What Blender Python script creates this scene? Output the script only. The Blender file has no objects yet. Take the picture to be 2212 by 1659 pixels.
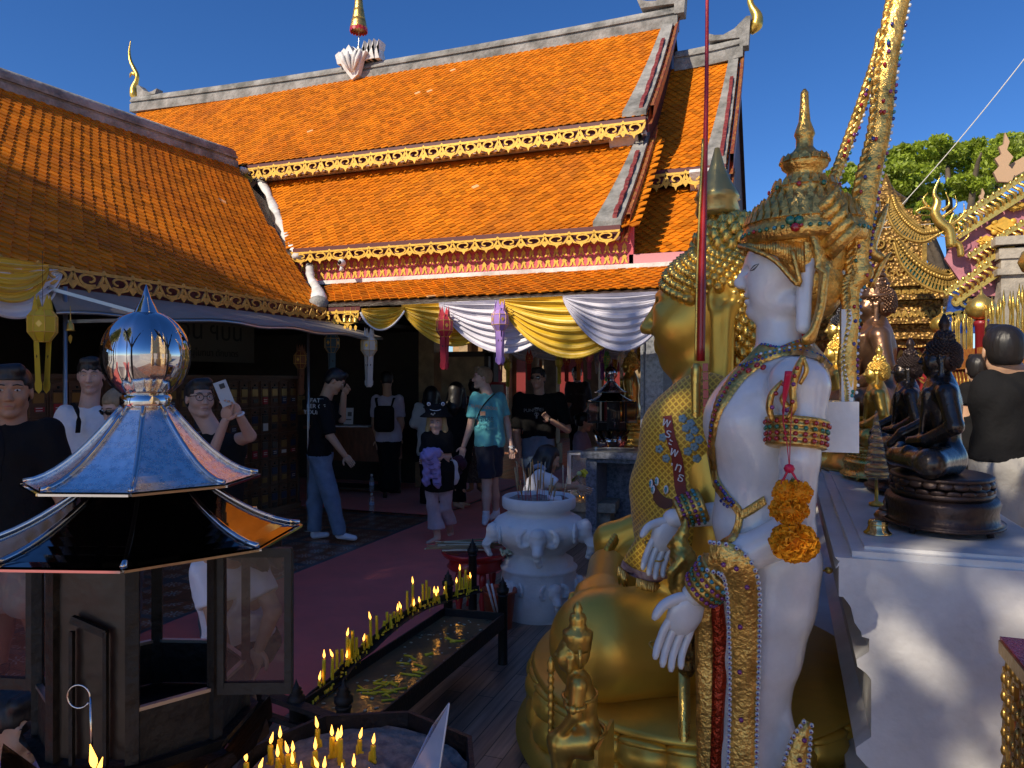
import bpy, math, random
import numpy as np
from mathutils import Vector, Matrix
sin, cos, pi = math.sin, math.cos, math.pi
random.seed(7); RNG = np.random.default_rng(7)
sc = bpy.context.scene
COL = sc.collection
# ---------------------------------------------------------------- camera
YAW = math.radians(20.4); CH = 1.67; FP = 1600.0; CX = 1106.0; HY = 820.0
FW = Vector((-sin(YAW), cos(YAW), 0)); RT = Vector((cos(YAW), sin(YAW), 0)); UP = Vector((0, 0, 1))
cam = bpy.data.cameras.new('camera'); co = bpy.data.objects.new('camera', cam); COL.objects.link(co)
co.location = (0, 0, CH); co.rotation_euler = (pi/2, 0, YAW)
cam.sensor_width = 36; cam.lens = 36*FP/2212; cam.shift_y = (HY-829.5)/2212; cam.clip_start = 0.05; cam.clip_end = 500
sc.camera = co
# ---------------------------------------------------------------- world and sun
SUN = Vector((-.39, -.70, .595)).normalized()      # direction to the sun
w = bpy.data.worlds.new('World'); sc.world = w; w.use_nodes = True
nt = w.node_tree; bg = nt.nodes['Background']; sky = nt.nodes.new('ShaderNodeTexSky')
sky.sky_type = 'NISHITA'; sky.sun_disc = False; sky.sun_elevation = math.asin(SUN.z)
sky.sun_rotation = math.atan2(SUN.x, SUN.y); sky.altitude = 1600; sky.air_density = 1.0; sky.dust_density = 0.6; sky.ozone_density = 6.0
hs = nt.nodes.new('ShaderNodeHueSaturation'); hs.inputs['Saturation'].default_value = 1.18; hs.inputs['Hue'].default_value = .508; nt.links.new(sky.outputs[0], hs.inputs['Color']); nt.links.new(hs.outputs[0], bg.inputs[0]); bg.inputs[1].default_value = 0.092
sl = bpy.data.lights.new('sun', 'SUN'); sl.energy = 3.6; sl.angle = math.radians(.55); sl.color = (1, .87, .68)
so = bpy.data.objects.new('sun', sl); COL.objects.link(so); so.rotation_euler = SUN.to_track_quat('Z', 'Y').to_euler()
sc.view_settings.view_transform = 'Standard'; sc.view_settings.look = 'None'; sc.view_settings.gamma = 1
sc.view_settings.exposure = 0.6
# ---------------------------------------------------------------- picture measurements -> world points
def Wp(px, py, d):
    return Vector((0, 0, CH)) + FW*d + RT*((px-CX)/FP*d) + UP*((HY-py)/FP*d)
def Gd(px, py, z=0.0):                # point at height z under that pixel
    return Wp(px, py, (CH-z)*FP/(py-HY))
def PY(px, py, Y):                    # point on the upright plane Y = const
    a = (px-CX)/FP; d = Y/(a*RT.y+FW.y); return Wp(px, py, d)
def DY(px, Y):
    a = (px-CX)/FP; return Y/(a*RT.y+FW.y)
# ---------------------------------------------------------------- tagging
def tag(o, label=None, cat=None, group=None, kind=None):
    if label: o['label'] = label
    if cat: o['category'] = cat
    if group: o['group'] = group
    if kind: o['kind'] = kind
    return o
def thing(name, label, cat, loc=(0, 0, 0), rz=0, group=None):
    o = bpy.data.objects.new(name, None); COL.objects.link(o); o.location = loc; o.rotation_euler = (0, 0, rz)
    o.empty_display_size = .1
    return tag(o, label, cat, group)
def copy_tree(o, parent=None, loc=None, rz=None, label=None):
    c = o.copy(); COL.objects.link(c); c.parent = parent
    if loc is not None: c.location = loc
    if rz is not None: c.rotation_euler = (0, 0, rz)
    if label: c['label'] = label
    for ch in list(o.children): copy_tree(ch, c)
    return c
# ---------------------------------------------------------------- materials
MATS = {}
def nn(t, ty, **kw):
    n = t.nodes.new(ty)
    for k, v in kw.items(): setattr(n, k, v)
    return n
def mat(name, col, rough=.6, metal=0., bump=0., bscale=30., var=0., vscale=6., col2=None, coat=0., detail=4, emis=None, es=1., spec=.5, alpha=1., trans=0., island=0., bkind='noise', stretch=None, sheen=0, sss=0):
    if name in MATS: return MATS[name]
    m = bpy.data.materials.new(name); m.use_nodes = True; t = m.node_tree; b = t.nodes['Principled BSDF']
    b.inputs['Base Color'].default_value = (*col, 1); b.inputs['Roughness'].default_value = rough
    b.inputs['Metallic'].default_value = metal; b.inputs['Coat Weight'].default_value = coat
    b.inputs['Specular IOR Level'].default_value = spec
    b.inputs['Transmission Weight'].default_value = trans; b.inputs['Alpha'].default_value = alpha
    if sheen: b.inputs['Sheen Weight'].default_value = sheen
    if sss: b.inputs['Subsurface Weight'].default_value = sss; b.inputs['Subsurface Radius'].default_value = (.02, .008, .004); b.inputs['Subsurface Scale'].default_value = .3
    if emis: b.inputs['Emission Color'].default_value = (*emis, 1); b.inputs['Emission Strength'].default_value = es
    tc = nn(t, 'ShaderNodeTexCoord'); src = tc.outputs['Object']
    if stretch:
        mp = nn(t, 'ShaderNodeMapping'); mp.inputs['Scale'].default_value = stretch; t.links.new(src, mp.inputs[0]); src = mp.outputs[0]
    if var or col2:
        n = nn(t, 'ShaderNodeTexNoise'); n.inputs['Scale'].default_value = vscale; n.inputs['Detail'].default_value = 6; n.inputs['Roughness'].default_value = .65
        t.links.new(src, n.inputs[0]); r = nn(t, 'ShaderNodeValToRGB'); t.links.new(n.outputs[0], r.inputs[0])
        c2 = col2 or tuple(c*(1-var) for c in col); c1 = col if col2 else tuple(min(1, c*(1+var*.5)) for c in col)
        r.color_ramp.elements[0].position = .35; r.color_ramp.elements[1].position = .65
        r.color_ramp.elements[0].color = (*c2, 1); r.color_ramp.elements[1].color = (*c1, 1)
        out = r.outputs[0]
        if island:
            g = nn(t, 'ShaderNodeNewGeometry'); r2 = nn(t, 'ShaderNodeMapRange'); r2.inputs[3].default_value = 1-island; r2.inputs[4].default_value = 1+island*.4
            t.links.new(g.outputs['Random Per Island'], r2.inputs[0]); mx = nn(t, 'ShaderNodeMix', data_type='RGBA', blend_type='MULTIPLY'); mx.inputs[0].default_value = 1
            t.links.new(out, mx.inputs[6]); t.links.new(r2.outputs[0], mx.inputs[7]); out = mx.outputs[2]
        t.links.new(out, b.inputs['Base Color'])
        mr = nn(t, 'ShaderNodeMapRange'); mr.inputs[3].default_value = max(.02, rough*.8); mr.inputs[4].default_value = min(1, rough*1.25)
        t.links.new(n.outputs[0], mr.inputs[0]); t.links.new(mr.outputs[0], b.inputs['Roughness'])
    if bump:
        if bkind == 'voronoi': n = nn(t, 'ShaderNodeTexVoronoi'); o = n.outputs['Distance']
        else: n = nn(t, 'ShaderNodeTexNoise'); n.inputs['Detail'].default_value = detail; o = n.outputs[0]
        n.inputs['Scale'].default_value = bscale; t.links.new(src, n.inputs[0])
        bp = nn(t, 'ShaderNodeBump'); bp.inputs['Strength'].default_value = min(1, bump); bp.inputs['Distance'].default_value = 1.0/bscale*max(1, bump)*.5
        t.links.new(o, bp.inputs['Height']); t.links.new(bp.outputs[0], b.inputs['Normal'])
    MATS[name] = m; return m
# ---------------------------------------------------------------- mesh builder
def rotm(rx=0, ry=0, rz=0):
    return np.array((Matrix.Rotation(rz, 3, 'Z') @ Matrix.Rotation(ry, 3, 'Y') @ Matrix.Rotation(rx, 3, 'X')))
class MB:
    def __init__(s): s.v = []; s.f = []; s.m = []; s.n = 0; s.cur = 0; s.sm = []; s.smooth = True
    def add(s, v, f, m=None):
        v = np.asarray(v, float).reshape(-1, 3); s.v.append(v); n = s.n
        s.f += [tuple(int(i)+n for i in q) for q in f]; s.m += [s.cur if m is None else m]*len(f); s.sm += [s.smooth]*len(f); s.n += len(v); return s
    def box(s, c, sz, R=None, m=None, taper=1.):
        x, y, z = [a/2 for a in sz]; v = np.array([(a*x*(taper if k > 0 else 1), b*y*(taper if k > 0 else 1), k*z) for k in (-1, 1) for b in (-1, 1) for a in (-1, 1)])
        if R is not None: v = v @ np.asarray(R).T
        o = s.smooth; s.smooth = False
        s.add(v+np.asarray(c), [(0, 2, 3, 1), (4, 5, 7, 6), (0, 1, 5, 4), (2, 6, 7, 3), (0, 4, 6, 2), (1, 3, 7, 5)], m); s.smooth = o; return s
    def bar(s, a, b, wd, th, m=None, up=(0, 0, 1)):      # box between two points
        a = np.asarray(a, float); b = np.asarray(b, float); d = b-a; L = np.linalg.norm(d); d = d/L; u = np.asarray(up, float)
        if abs(d@u) > .98: u = np.array((1., 0, 0))
        x = np.cross(u, d); x /= np.linalg.norm(x); y = np.cross(d, x)
        return s.box((a+b)/2, (wd, th, L), np.stack([x, y, d], 1), m)
    def lathe(s, prof, n=24, c=(0, 0, 0), R=None, m=None, sx=1, sy=1, mod=None, ph=0, cap=True):
        prof = [(max(r, 1e-4), z) for r, z in prof]; v = []; k = len(prof)
        for j, (r, z) in enumerate(prof):
            for i in range(n):
                a = 2*pi*i/n+ph; q = r*(mod(a, z, j) if mod else 1); v.append((q*cos(a)*sx, q*sin(a)*sy, z))
        v = np.array(v)
        if R is not None: v = v @ np.asarray(R).T
        f = [(j*n+i, j*n+(i+1) % n, (j+1)*n+(i+1) % n, (j+1)*n+i) for j in range(k-1) for i in range(n)]
        if cap: f += [tuple(range(n))[::-1], tuple((k-1)*n+i for i in range(n))]
        return s.add(v+np.asarray(c), f, m)
    def tube(s, pts, r, n=8, m=None, cap=True, flat=1., up=(0, 0, 1)):
        P = np.asarray([tuple(p) for p in pts], float); k = len(P); r = np.broadcast_to(np.asarray(r, float), (k,))
        T = np.gradient(P, axis=0); T /= (np.linalg.norm(T, axis=1)[:, None]+1e-12); u = np.asarray(up, float); v = []
        for i in range(k):
            x = np.cross(u, T[i]); L = np.linalg.norm(x)
            if L < .05: x = np.cross((1., .1, 0), T[i]); L = np.linalg.norm(x)
            x /= L
            if i and (x@px) < 0: x = -x
            px = x; y = np.cross(T[i], x)
            for j in range(n): a = 2*pi*j/n; v.append(P[i]+r[i]*(cos(a)*x+flat*sin(a)*y))
        f = [(j*n+i, j*n+(i+1) % n, (j+1)*n+(i+1) % n, (j+1)*n+i) for j in range(k-1) for i in range(n)]
        if cap: f += [tuple(range(n))[::-1], tuple((k-1)*n+i for i in range(n))]
        return s.add(v, f, m)
    def ell(s, c, r, n=10, R=None, m=None):
        r = (r, r, r) if np.isscalar(r) else r; k = max(4, n//2); v = [(0, 0, -1.)]
        for j in range(1, k):
            t = -pi/2+pi*j/k
            for i in range(n): a = 2*pi*i/n; v.append((cos(t)*cos(a), cos(t)*sin(a), sin(t)))
        v.append((0, 0, 1.)); v = np.array(v)*np.array(r)
        if R is not None: v = v @ np.asarray(R).T
        f = [(0, 1+(i+1) % n, 1+i) for i in range(n)]
        for j in range(k-2): f += [(1+j*n+i, 1+j*n+(i+1) % n, 1+(j+1)*n+(i+1) % n, 1+(j+1)*n+i) for i in range(n)]
        b = 1+(k-2)*n; f += [(b+i, b+(i+1) % n, len(v)-1) for i in range(n)]
        return s.add(v+np.asarray(c), f, m)
    def prism(s, poly, th, O=(0, 0, 0), A=(1, 0, 0), B=(0, 0, 1), m=None):   # polygon in plane (A,B), thickness th
        A = np.asarray(A, float); B = np.asarray(B, float); N = np.cross(A, B); N /= np.linalg.norm(N); O = np.asarray(O, float); n = len(poly)
        v = [O+A*x+B*y+N*th/2 for x, y in poly]+[O+A*x+B*y-N*th/2 for x, y in poly]
        o = s.smooth; s.smooth = False
        s.add(v, [tuple(range(n)), tuple(range(2*n-1, n-1, -1))]+[(i, i+n, (i+1) % n+n, (i+1) % n) for i in range(n)], m); s.smooth = o; return s
    def ribbon(s, pts, hw, th, O=(0, 0, 0), A=(1, 0, 0), B=(0, 0, 1), m=None):  # flat band following 2-D points
        P = np.asarray(pts, float); k = len(P); hw = np.broadcast_to(np.asarray(hw, float), (k,)); T = np.gradient(P, axis=0); T /= (np.linalg.norm(T, axis=1)[:, None]+1e-9)
        Nn = np.stack([-T[:, 1], T[:, 0]], 1)*hw[:, None]; L = P+Nn; Rr = P-Nn
        A = np.asarray(A, float); B = np.asarray(B, float); N = np.cross(A, B); N /= np.linalg.norm(N); O = np.asarray(O, float)
        v = []
        for i in range(k):
            for q in (L[i], Rr[i]):
                for z in (th/2, -th/2): v.append(O+A*q[0]+B*q[1]+N*z)
        f = []
        for i in range(k-1):
            a = 4*i; b = a+4; f += [(a, a+2, b+2, b), (a+1, b+1, b+3, a+3), (a, b, b+1, a+1), (a+2, a+3, b+3, b+2)]
        e = 4*(k-1); f += [(0, 1, 3, 2), (e, e+2, e+3, e+1)]
        o = s.smooth; s.smooth = False; s.add(v, f, m); s.smooth = o; return s
    def grid(s, P, m=None, closeu=False):       # P: array (a,b,3)
        a, b = P.shape[:2]; s.add(P.reshape(-1, 3), [(i*b+j, i*b+j+1, (i+1)*b+j+1, (i+1)*b+j) for i in range(a-1) for j in range(b-1)], m); return s
    def build(s, name, mats, parent=None, loc=None, kind=None):
        me = bpy.data.meshes.new(name); mats = mats if isinstance(mats, (list, tuple)) else [mats]
        V = np.concatenate(s.v) if s.v else np.zeros((0, 3)); me.from_pydata(V.tolist(), [], s.f)
        for q in mats: me.materials.append(q)
        if len(mats) > 1: me.polygons.foreach_set('material_index', np.array(s.m, dtype=np.int32))
        me.polygons.foreach_set('use_smooth', np.array(s.sm, dtype=bool)); me.update()
        return link(me, name, parent, loc, kind)
def link(me, name, parent=None, loc=None, kind=None):
    o = bpy.data.objects.new(name, me); COL.objects.link(o); o.parent = parent
    if loc is not None: o.location = loc
    if kind: o['kind'] = kind
    return o
# ---------------------------------------------------------------- smooth-union fields meshed by surface nets
def axis(lo, hi, h, fine=None):
    if not fine: return np.linspace(lo, hi, max(4, int((hi-lo)/h)))
    a, b, hf = fine; a = max(a, lo+h); b = min(b, hi-h)
    return np.concatenate([np.linspace(lo, a, max(3, int((a-lo)/h)+1))[:-1], np.linspace(a, b, max(3, int((b-a)/hf)+1)), np.linspace(b, hi, max(3, int((hi-b)/h)+1))[1:]])
class Fld:
    def __init__(s, lo, hi, h, fine=None):
        fx = fine or (None, None, None); s.ax = [axis(lo[i], hi[i], h, fx[i]) for i in range(3)]
        s.f = np.full([len(a) for a in s.ax], 9., np.float32); s.h = h
    def sub(s, lo, hi):
        sl = tuple(slice(max(0, np.searchsorted(s.ax[i], lo[i])-1), np.searchsorted(s.ax[i], hi[i])+1) for i in range(3))
        return sl, np.meshgrid(*[s.ax[i][sl[i]] for i in range(3)], indexing='ij')
    def put(s, lo, hi, fn, k, op='u'):
        m = k+2.5*s.h+.01; sl, (x, y, z) = s.sub([a-m for a in lo], [a+m for a in hi])
        if min(x.shape) == 0: return s
        d = fn(x, y, z); f = s.f[sl]
        if op == 'u':
            h = np.maximum(k-np.abs(f-d), 0)/k; s.f[sl] = np.minimum(f, d)-h*h*k*.25
        else:
            d = -d; h = np.maximum(k-np.abs(f-d), 0)/k; s.f[sl] = np.maximum(f, d)+h*h*k*.25
        return s
    def cap(s, a, b, r1, r2=None, k=.02, op='u', sq=None):      # tapered capsule; sq=(axis scale x,y,z) squashes
        r2 = r1 if r2 is None else r2; a = np.asarray(a, float); b = np.asarray(b, float); R = max(r1, r2); q = np.array(sq or (1, 1, 1), float)
        lo = np.minimum(a, b)-R*q; hi = np.maximum(a, b)+R*q; A = a/q; B = b/q; D = B-A; L2 = max(D@D, 1e-9); mq = min(q)
        def fn(x, y, z):
            x = x/q[0]-A[0]; y = y/q[1]-A[1]; z = z/q[2]-A[2]; t = np.clip((x*D[0]+y*D[1]+z*D[2])/L2, 0, 1)
            return (np.sqrt((x-t*D[0])**2+(y-t*D[1])**2+(z-t*D[2])**2)-(r1+(r2-r1)*t))*mq
        return s.put(lo, hi, fn, k, op)
    def ell(s, c, r, k=.02, op='u', R=None):
        c = np.asarray(c, float); r = np.array((r, r, r) if np.isscalar(r) else r, float); M = max(r); Ri = None if R is None else np.asarray(R).T
        e = r if R is None else np.array((M, M, M))
        def fn(x, y, z):
            x = x-c[0]; y = y-c[1]; z = z-c[2]
            if Ri is not None: x, y, z = [Ri[i][0]*x+Ri[i][1]*y+Ri[i][2]*z for i in range(3)]
            k0 = np.sqrt((x/r[0])**2+(y/r[1])**2+(z/r[2])**2); k1 = np.sqrt((x/r[0]**2)**2+(y/r[1]**2)**2+(z/r[2]**2)**2)+1e-6
            return k0*(k0-1)/k1
        return s.put(c-e, c+e, fn, k, op)
    def box(s, c, sz, r=.0, k=.02, op='u', R=None):
        c = np.asarray(c, float); e = np.array(sz, float)/2-r; Ri = None if R is None else np.asarray(R).T; ext = e+r if R is None else np.ones(3)*np.linalg.norm(e+r)
        def fn(x, y, z):
            x = x-c[0]; y = y-c[1]; z = z-c[2]
            if Ri is not None: x, y, z = [Ri[i][0]*x+Ri[i][1]*y+Ri[i][2]*z for i in range(3)]
            qx = np.abs(x)-e[0]; qy = np.abs(y)-e[1]; qz = np.abs(z)-e[2]
            return np.sqrt(np.maximum(qx, 0)**2+np.maximum(qy, 0)**2+np.maximum(qz, 0)**2)+np.minimum(np.maximum(qx, np.maximum(qy, qz)), 0)-r
        return s.put(c-ext, c+ext, fn, k, op)
    def chain(s, pts, rs, k=.02, sq=None, op='u'):
        for i in range(len(pts)-1): s.cap(pts[i], pts[i+1], rs[i], rs[i+1], k, op, sq)
        return s
    def warp(s, fn):
        x, y, z = np.meshgrid(*s.ax, indexing='ij'); s.f += fn(x, y, z).astype(np.float32); return s
    def cut(s, fn):                     # keep where fn<0
        x, y, z = np.meshgrid(*s.ax, indexing='ij'); s.f = np.maximum(s.f, fn(x, y, z)).astype(np.float32); return s
    def mesh(s, mb=None, paint=(), m=0):
        f = s.f.copy()
        for a in range(3):
            sl = [slice(None)]*3; sl[a] = 0; f[tuple(sl)] = 1; sl[a] = -1; f[tuple(sl)] = 1
        ins = f < 0; n = f.shape; cnt = np.zeros([q-1 for q in n], np.int8)
        offs = [(i, j, k) for i in (0, 1) for j in (0, 1) for k in (0, 1)]
        for i, j, k in offs: cnt += ins[i:n[0]-1+i, j:n[1]-1+j, k:n[2]-1+k]
        act = (cnt > 0) & (cnt < 8); I = np.argwhere(act); idx = np.full(cnt.shape, -1, np.int64); idx[act] = np.arange(len(I))
        val = np.stack([f[I[:, 0]+i, I[:, 1]+j, I[:, 2]+k] for i, j, k in offs], 1)
        pos = np.stack([np.stack([s.ax[0][I[:, 0]+i], s.ax[1][I[:, 1]+j], s.ax[2][I[:, 2]+k]], 1) for i, j, k in offs], 1)
        acc = np.zeros((len(I), 3)); c = np.zeros(len(I))
        for a in range(8):
            for b in range(a+1, 8):
                if sum(abs(offs[a][q]-offs[b][q]) for q in range(3)) != 1: continue
                va = val[:, a]; vb = val[:, b]; x = (va < 0) != (vb < 0); t = va[x]/(va[x]-vb[x]); acc[x] += pos[x, a]+(pos[x, b]-pos[x, a])*t[:, None]; c[x] += 1
        V = acc/c[:, None]; F = []
        for ax in range(3):
            o1, o2 = [(1, 2), (2, 0), (0, 1)][ax]
            sa = [slice(1, n[q]-1) for q in range(3)]; sb = list(sa); sa[ax] = slice(0, n[ax]-1); sb[ax] = slice(1, n[ax])
            A = ins[tuple(sa)]; B = ins[tuple(sb)]; E = np.argwhere(A != B)
            if not len(E): continue
            fl = A[E[:, 0], E[:, 1], E[:, 2]]; base = E.copy()
            for q in range(3):
                if q != ax: base[:, q] += 1
            def g(d1, d2):
                q = base.copy(); q[:, o1] += d1; q[:, o2] += d2; return idx[q[:, 0], q[:, 1], q[:, 2]]
            Q = np.stack([g(-1, -1), g(0, -1), g(0, 0), g(-1, 0)], 1); Q[~fl] = Q[~fl][:, ::-1]; F.append(Q)
        if not F: return mb or MB()
        F = np.concatenate(F); F = F[(F >= 0).all(1)]
        mi = np.full(len(F), m)
        if len(paint):
            C = V[F].mean(1)
            for fn, q in paint: mi[fn(C[:, 0], C[:, 1], C[:, 2])] = q
        mb = mb or MB(); b = mb.n; mb.v.append(V); mb.f += (F+b).tolist(); mb.m += mi.tolist(); mb.sm += [True]*len(F); mb.n += len(V); return mb
def cr(pts, n=6):                       # Catmull-Rom through points
    P = np.asarray([tuple(p) for p in pts], float); Q = np.vstack([2*P[0]-P[1], P, 2*P[-1]-P[-2]]); out = []
    for i in range(1, len(Q)-2):
        for t in np.arange(n)/n:
            a, b, c, d = Q[i-1], Q[i], Q[i+1], Q[i+2]
            out.append(.5*((2*b)+(-a+c)*t+(2*a-5*b+4*c-d)*t*t+(-a+3*b-3*c+d)*t**3))
    out.append(P[-1]); return np.array(out)
def text_mesh(s, size, ex=.002, align='CENTER'):
    cu = bpy.data.curves.new('t', 'FONT'); cu.body = s; cu.size = size; cu.extrude = ex; cu.align_x = align; cu.align_y = 'CENTER'; cu.resolution_u = 3
    o = bpy.data.objects.new('t', cu); COL.objects.link(o); bpy.context.view_layer.update()
    me = bpy.data.meshes.new_from_object(o.evaluated_get(bpy.context.evaluated_depsgraph_get())); bpy.data.objects.remove(o); return me
def put_text(name, s, size, m, parent, O, A, B, bend=None, ex=.001):
    me = text_mesh(s, size, ex); me.materials.clear(); me.materials.append(m); A = Vector(A).normalized(); B = Vector(B).normalized(); N = A.cross(B); O = Vector(O)
    for v in me.vertices:
        x, y, z = v.co; p = O+A*x+B*y+N*z
        if bend: p = Vector(bend(p))
        v.co = p
    return link(me, name, parent)

# ================================================================ MATERIALS
GOLD = mat('gold_paint', (.72, .47, .1), .32, .8, .12, 18, .18, 5)
GOLDB = mat('gold_bright', (.82, .55, .13), .27, .85, .3, 60, .15, 8)
LEAF = mat('gold_leaf', (.82, .5, .13), .3, .85, .8, 80, .4, 30, bkind='noise', detail=3)
GOLDY = mat('gold_yellow_paint', (.72, .43, .06), .5, .25, .2, 40, .25, 9)
STEEL = mat('steel', (.55, .55, .57), .06, 1., 0, 30, .06, 30)
SOOT = mat('sooty_metal', (.008, .007, .006), .6, .2, .5, 25, .5, 9)
IRON = mat('black_iron', (.009, .009, .009), .55, .1, .4, 50, .4, 12)
WHITEG = mat('white_enamel', (.82, .81, .79), .22, 0, .1, 12, coat=.4, var=.12, vscale=5)
MARBLE = mat('white_marble', (.76, .75, .73), .35, 0, .2, 9, col2=(.55, .54, .52), vscale=1.8, coat=.15)
STEELR = mat('roof_steel', (.9, .9, .92), .27, 1., .05, 9, .25, 60)
REDM = mat('red_lacquer', (.45, .02, .02), .3, 0, .1, 30, .2, 8, coat=.3)
BRONZE = mat('dark_bronze', (.05, .04, .035), .26, .7, .15, 30, .3, 6, coat=.3)
BROWNB = mat('brown_bronze', (.22, .12, .07), .3, .75, .15, 30, .3, 6)
GREY = mat('old_mortar', (.36, .35, .33), .9, 0, .7, 14, col2=(.12, .12, .11), vscale=3)
WHITEP = mat('old_whitewash', (.72, .7, .68), .8, 0, .4, 20, .3, 4)
PINK = mat('pink_red_wall', (.62, .1, .13), .6, 0, .2, 30, .2, 6)
DARKW = mat('dark_wood', (.05, .03, .02), .45, 0, .3, 20, .4, 5, stretch=(1, 1, 6))
TILE = mat('clay_roof_tile', (.68, .21, .006), .7, 0, .3, 60, .3, 1.2, col2=(.58, .16, .005), island=.34, spec=.15)
_t = TILE.node_tree; _b = _t.nodes['Principled BSDF']; _l = _b.inputs['Base Color'].links[0].from_socket; _g = nn(_t, 'ShaderNodeNewGeometry'); _r = nn(_t, 'ShaderNodeMath', operation='GREATER_THAN'); _r.inputs[1].default_value = .998
_t.links.new(_g.outputs['Random Per Island'], _r.inputs[0]); _n = nn(_t, 'ShaderNodeTexNoise'); _n.inputs['Scale'].default_value = .9; _n.inputs['Detail'].default_value = 8; _tc = nn(_t, 'ShaderNodeTexCoord'); _mp = nn(_t, 'ShaderNodeMapping'); _mp.inputs['Scale'].default_value = (2.5, .6, .6); _t.links.new(_tc.outputs['Object'], _mp.inputs[0]); _t.links.new(_mp.outputs[0], _n.inputs[0])
_rr = nn(_t, 'ShaderNodeMapRange'); _rr.inputs[1].default_value = .5; _rr.inputs[2].default_value = .72; _rr.inputs[3].default_value = 0; _rr.inputs[4].default_value = .3; _t.links.new(_n.outputs[0], _rr.inputs[0])
_m = nn(_t, 'ShaderNodeMix', data_type='RGBA'); _t.links.new(_rr.outputs[0], _m.inputs[0]); _t.links.new(_l, _m.inputs[6]); _m.inputs[7].default_value = (.3, .09, .02, 1)
_m2 = nn(_t, 'ShaderNodeMix', data_type='RGBA'); _t.links.new(_r.outputs[0], _m2.inputs[0]); _t.links.new(_m.outputs[2], _m2.inputs[6]); _m2.inputs[7].default_value = (.78, .42, .18, 1); _t.links.new(_m2.outputs[2], _b.inputs['Base Color'])
GEM = {c: mat('gem_'+c, v, .08, 0, 0, coat=1) for c, v in dict(red=(.4, .004, .01), green=(.01, .16, .09), blue=(.02, .03, .25), violet=(.2, .02, .18), clear=(.7, .75, .8), teal=(.03, .25, .3)).items()}
BLACK = mat('black_cloth', (.012, .012, .014), .9, 0, .2, 60, sheen=.1)
# ================================================================ GROUND
def sheet(name, x0, x1, y0, y1, z, m, kind='structure'):
    b = MB(); b.smooth = False; b.add([(x0, y0, z), (x1, y0, z), (x1, y1, z), (x0, y1, z)], [(0, 1, 2, 3)]); return b.build(name, m, kind=kind)
ground_m = mat('courtyard_paving', (.62, .57, .5), .7, 0, .3, 3, .15, .6)
sheet('ground', -150, 150, -150, 150, -.03, ground_m)
def tile_mat():
    m = bpy.data.materials.new('flower_floor_tiles'); m.use_nodes = True; t = m.node_tree; b = t.nodes['Principled BSDF']; L = t.links.new
    tc = nn(t, 'ShaderNodeTexCoord'); sx = nn(t, 'ShaderNodeSeparateXYZ'); L(tc.outputs['Object'], sx.inputs[0])
    def M(op, a, c=None, d=None):
        n = nn(t, 'ShaderNodeMath', operation=op)
        for i, v in enumerate((a, c, d)):
            if v is None: continue
            if isinstance(v, (int, float)): n.inputs[i].default_value = v
            else: L(v, n.inputs[i])
        return n.outputs[0]
    X, Y = sx.outputs[0], sx.outputs[1]
    def flower(per, r0, r1, np_, w):
        u = M('SUBTRACT', M('FRACT', M('MULTIPLY', X, 1/per)), .5); v = M('SUBTRACT', M('FRACT', M('MULTIPLY', Y, 1/per)), .5)
        r = M('SQRT', M('ADD', M('MULTIPLY', u, u), M('MULTIPLY', v, v))); a = M('ARCTAN2', v, u)
        pet = M('GREATER_THAN', M('COSINE', M('MULTIPLY', a, np_)), w); ring = M('MULTIPLY', M('GREATER_THAN', r, r0), M('LESS_THAN', r, r1))
        return M('MULTIPLY', pet, ring), r, u, v
    f1, r, u, v = flower(.2, .16, .36, 10, .55)
    c1 = M('MULTIPLY', M('GREATER_THAN', r, .05), M('LESS_THAN', r, .1))
    fl = M('MAXIMUM', f1, c1)
    U = M('SUBTRACT', M('FRACT', M('MULTIPLY', X, 1/.8)), .5); V = M('SUBTRACT', M('FRACT', M('MULTIPLY', Y, 1/.8)), .5)
    band = M('MAXIMUM', M('GREATER_THAN', M('ABSOLUTE', U), .455), M('GREATER_THAN', M('ABSOLUTE', V), .455))
    gr = M('MAXIMUM', M('GREATER_THAN', M('ABSOLUTE', u), .485), M('GREATER_THAN', M('ABSOLUTE', v), .485))
    no = nn(t, 'ShaderNodeTexNoise'); no.inputs['Scale'].default_value = 4; L(tc.outputs['Object'], no.inputs[0])
    fl = M('MULTIPLY', fl, M('GREATER_THAN', no.outputs[0], .42))
    def mix(f, a, c):
        n = nn(t, 'ShaderNodeMix', data_type='RGBA'); L(f, n.inputs[0])
        for i, q in ((6, a), (7, c)):
            if isinstance(q, tuple): n.inputs[i].default_value = (*q, 1)
            else: L(q, n.inputs[i])
        return n.outputs[2]
    base = mix(no.outputs[0], (.22, .075, .04), (.42, .15, .06))
    cc = mix(fl, base, (.55, .5, .42)); cc = mix(gr, cc, (.05, .04, .035)); cc = mix(band, cc, (.12, .12, .12))
    L(cc, b.inputs['Base Color']); b.inputs['Roughness'].default_value = .3
    return m
TILEM = tile_mat()
sheet('tiled_floor', -22, 3.4, -2, 24, 0, TILEM)
# red-purple carpet, slightly uneven
CARM = mat('purple_carpet', (.8, .13, .1), .9, 0, .5, 220, .12, 3, sheen=.15)
b = MB()
xs = np.linspace(-3.96, -2.33, 12); ys = np.linspace(-6, 15, 80); XX, YY = np.meshgrid(xs, ys, indexing='ij')
b.grid(np.stack([XX, YY, .008+.004*np.sin(YY*1.7+XX*3)*np.sin(XX*2.5)+.002], -1)); b.build('carpet', CARM, kind='structure')
b = MB(); b.smooth = False
b.add([(-9, 8.1, .02), (-3.97, 8.1, .02), (-3.97, 11.5, .02), (-9, 11.5, .02)], [(0, 1, 2, 3)]); b.add([(-2.32, 9.0, .02), (3, 9.0, .02), (3, 12, .02), (-2.32, 12, .02)], [(0, 1, 2, 3)])
b.build('side_carpet', CARM, kind='structure')
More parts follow.
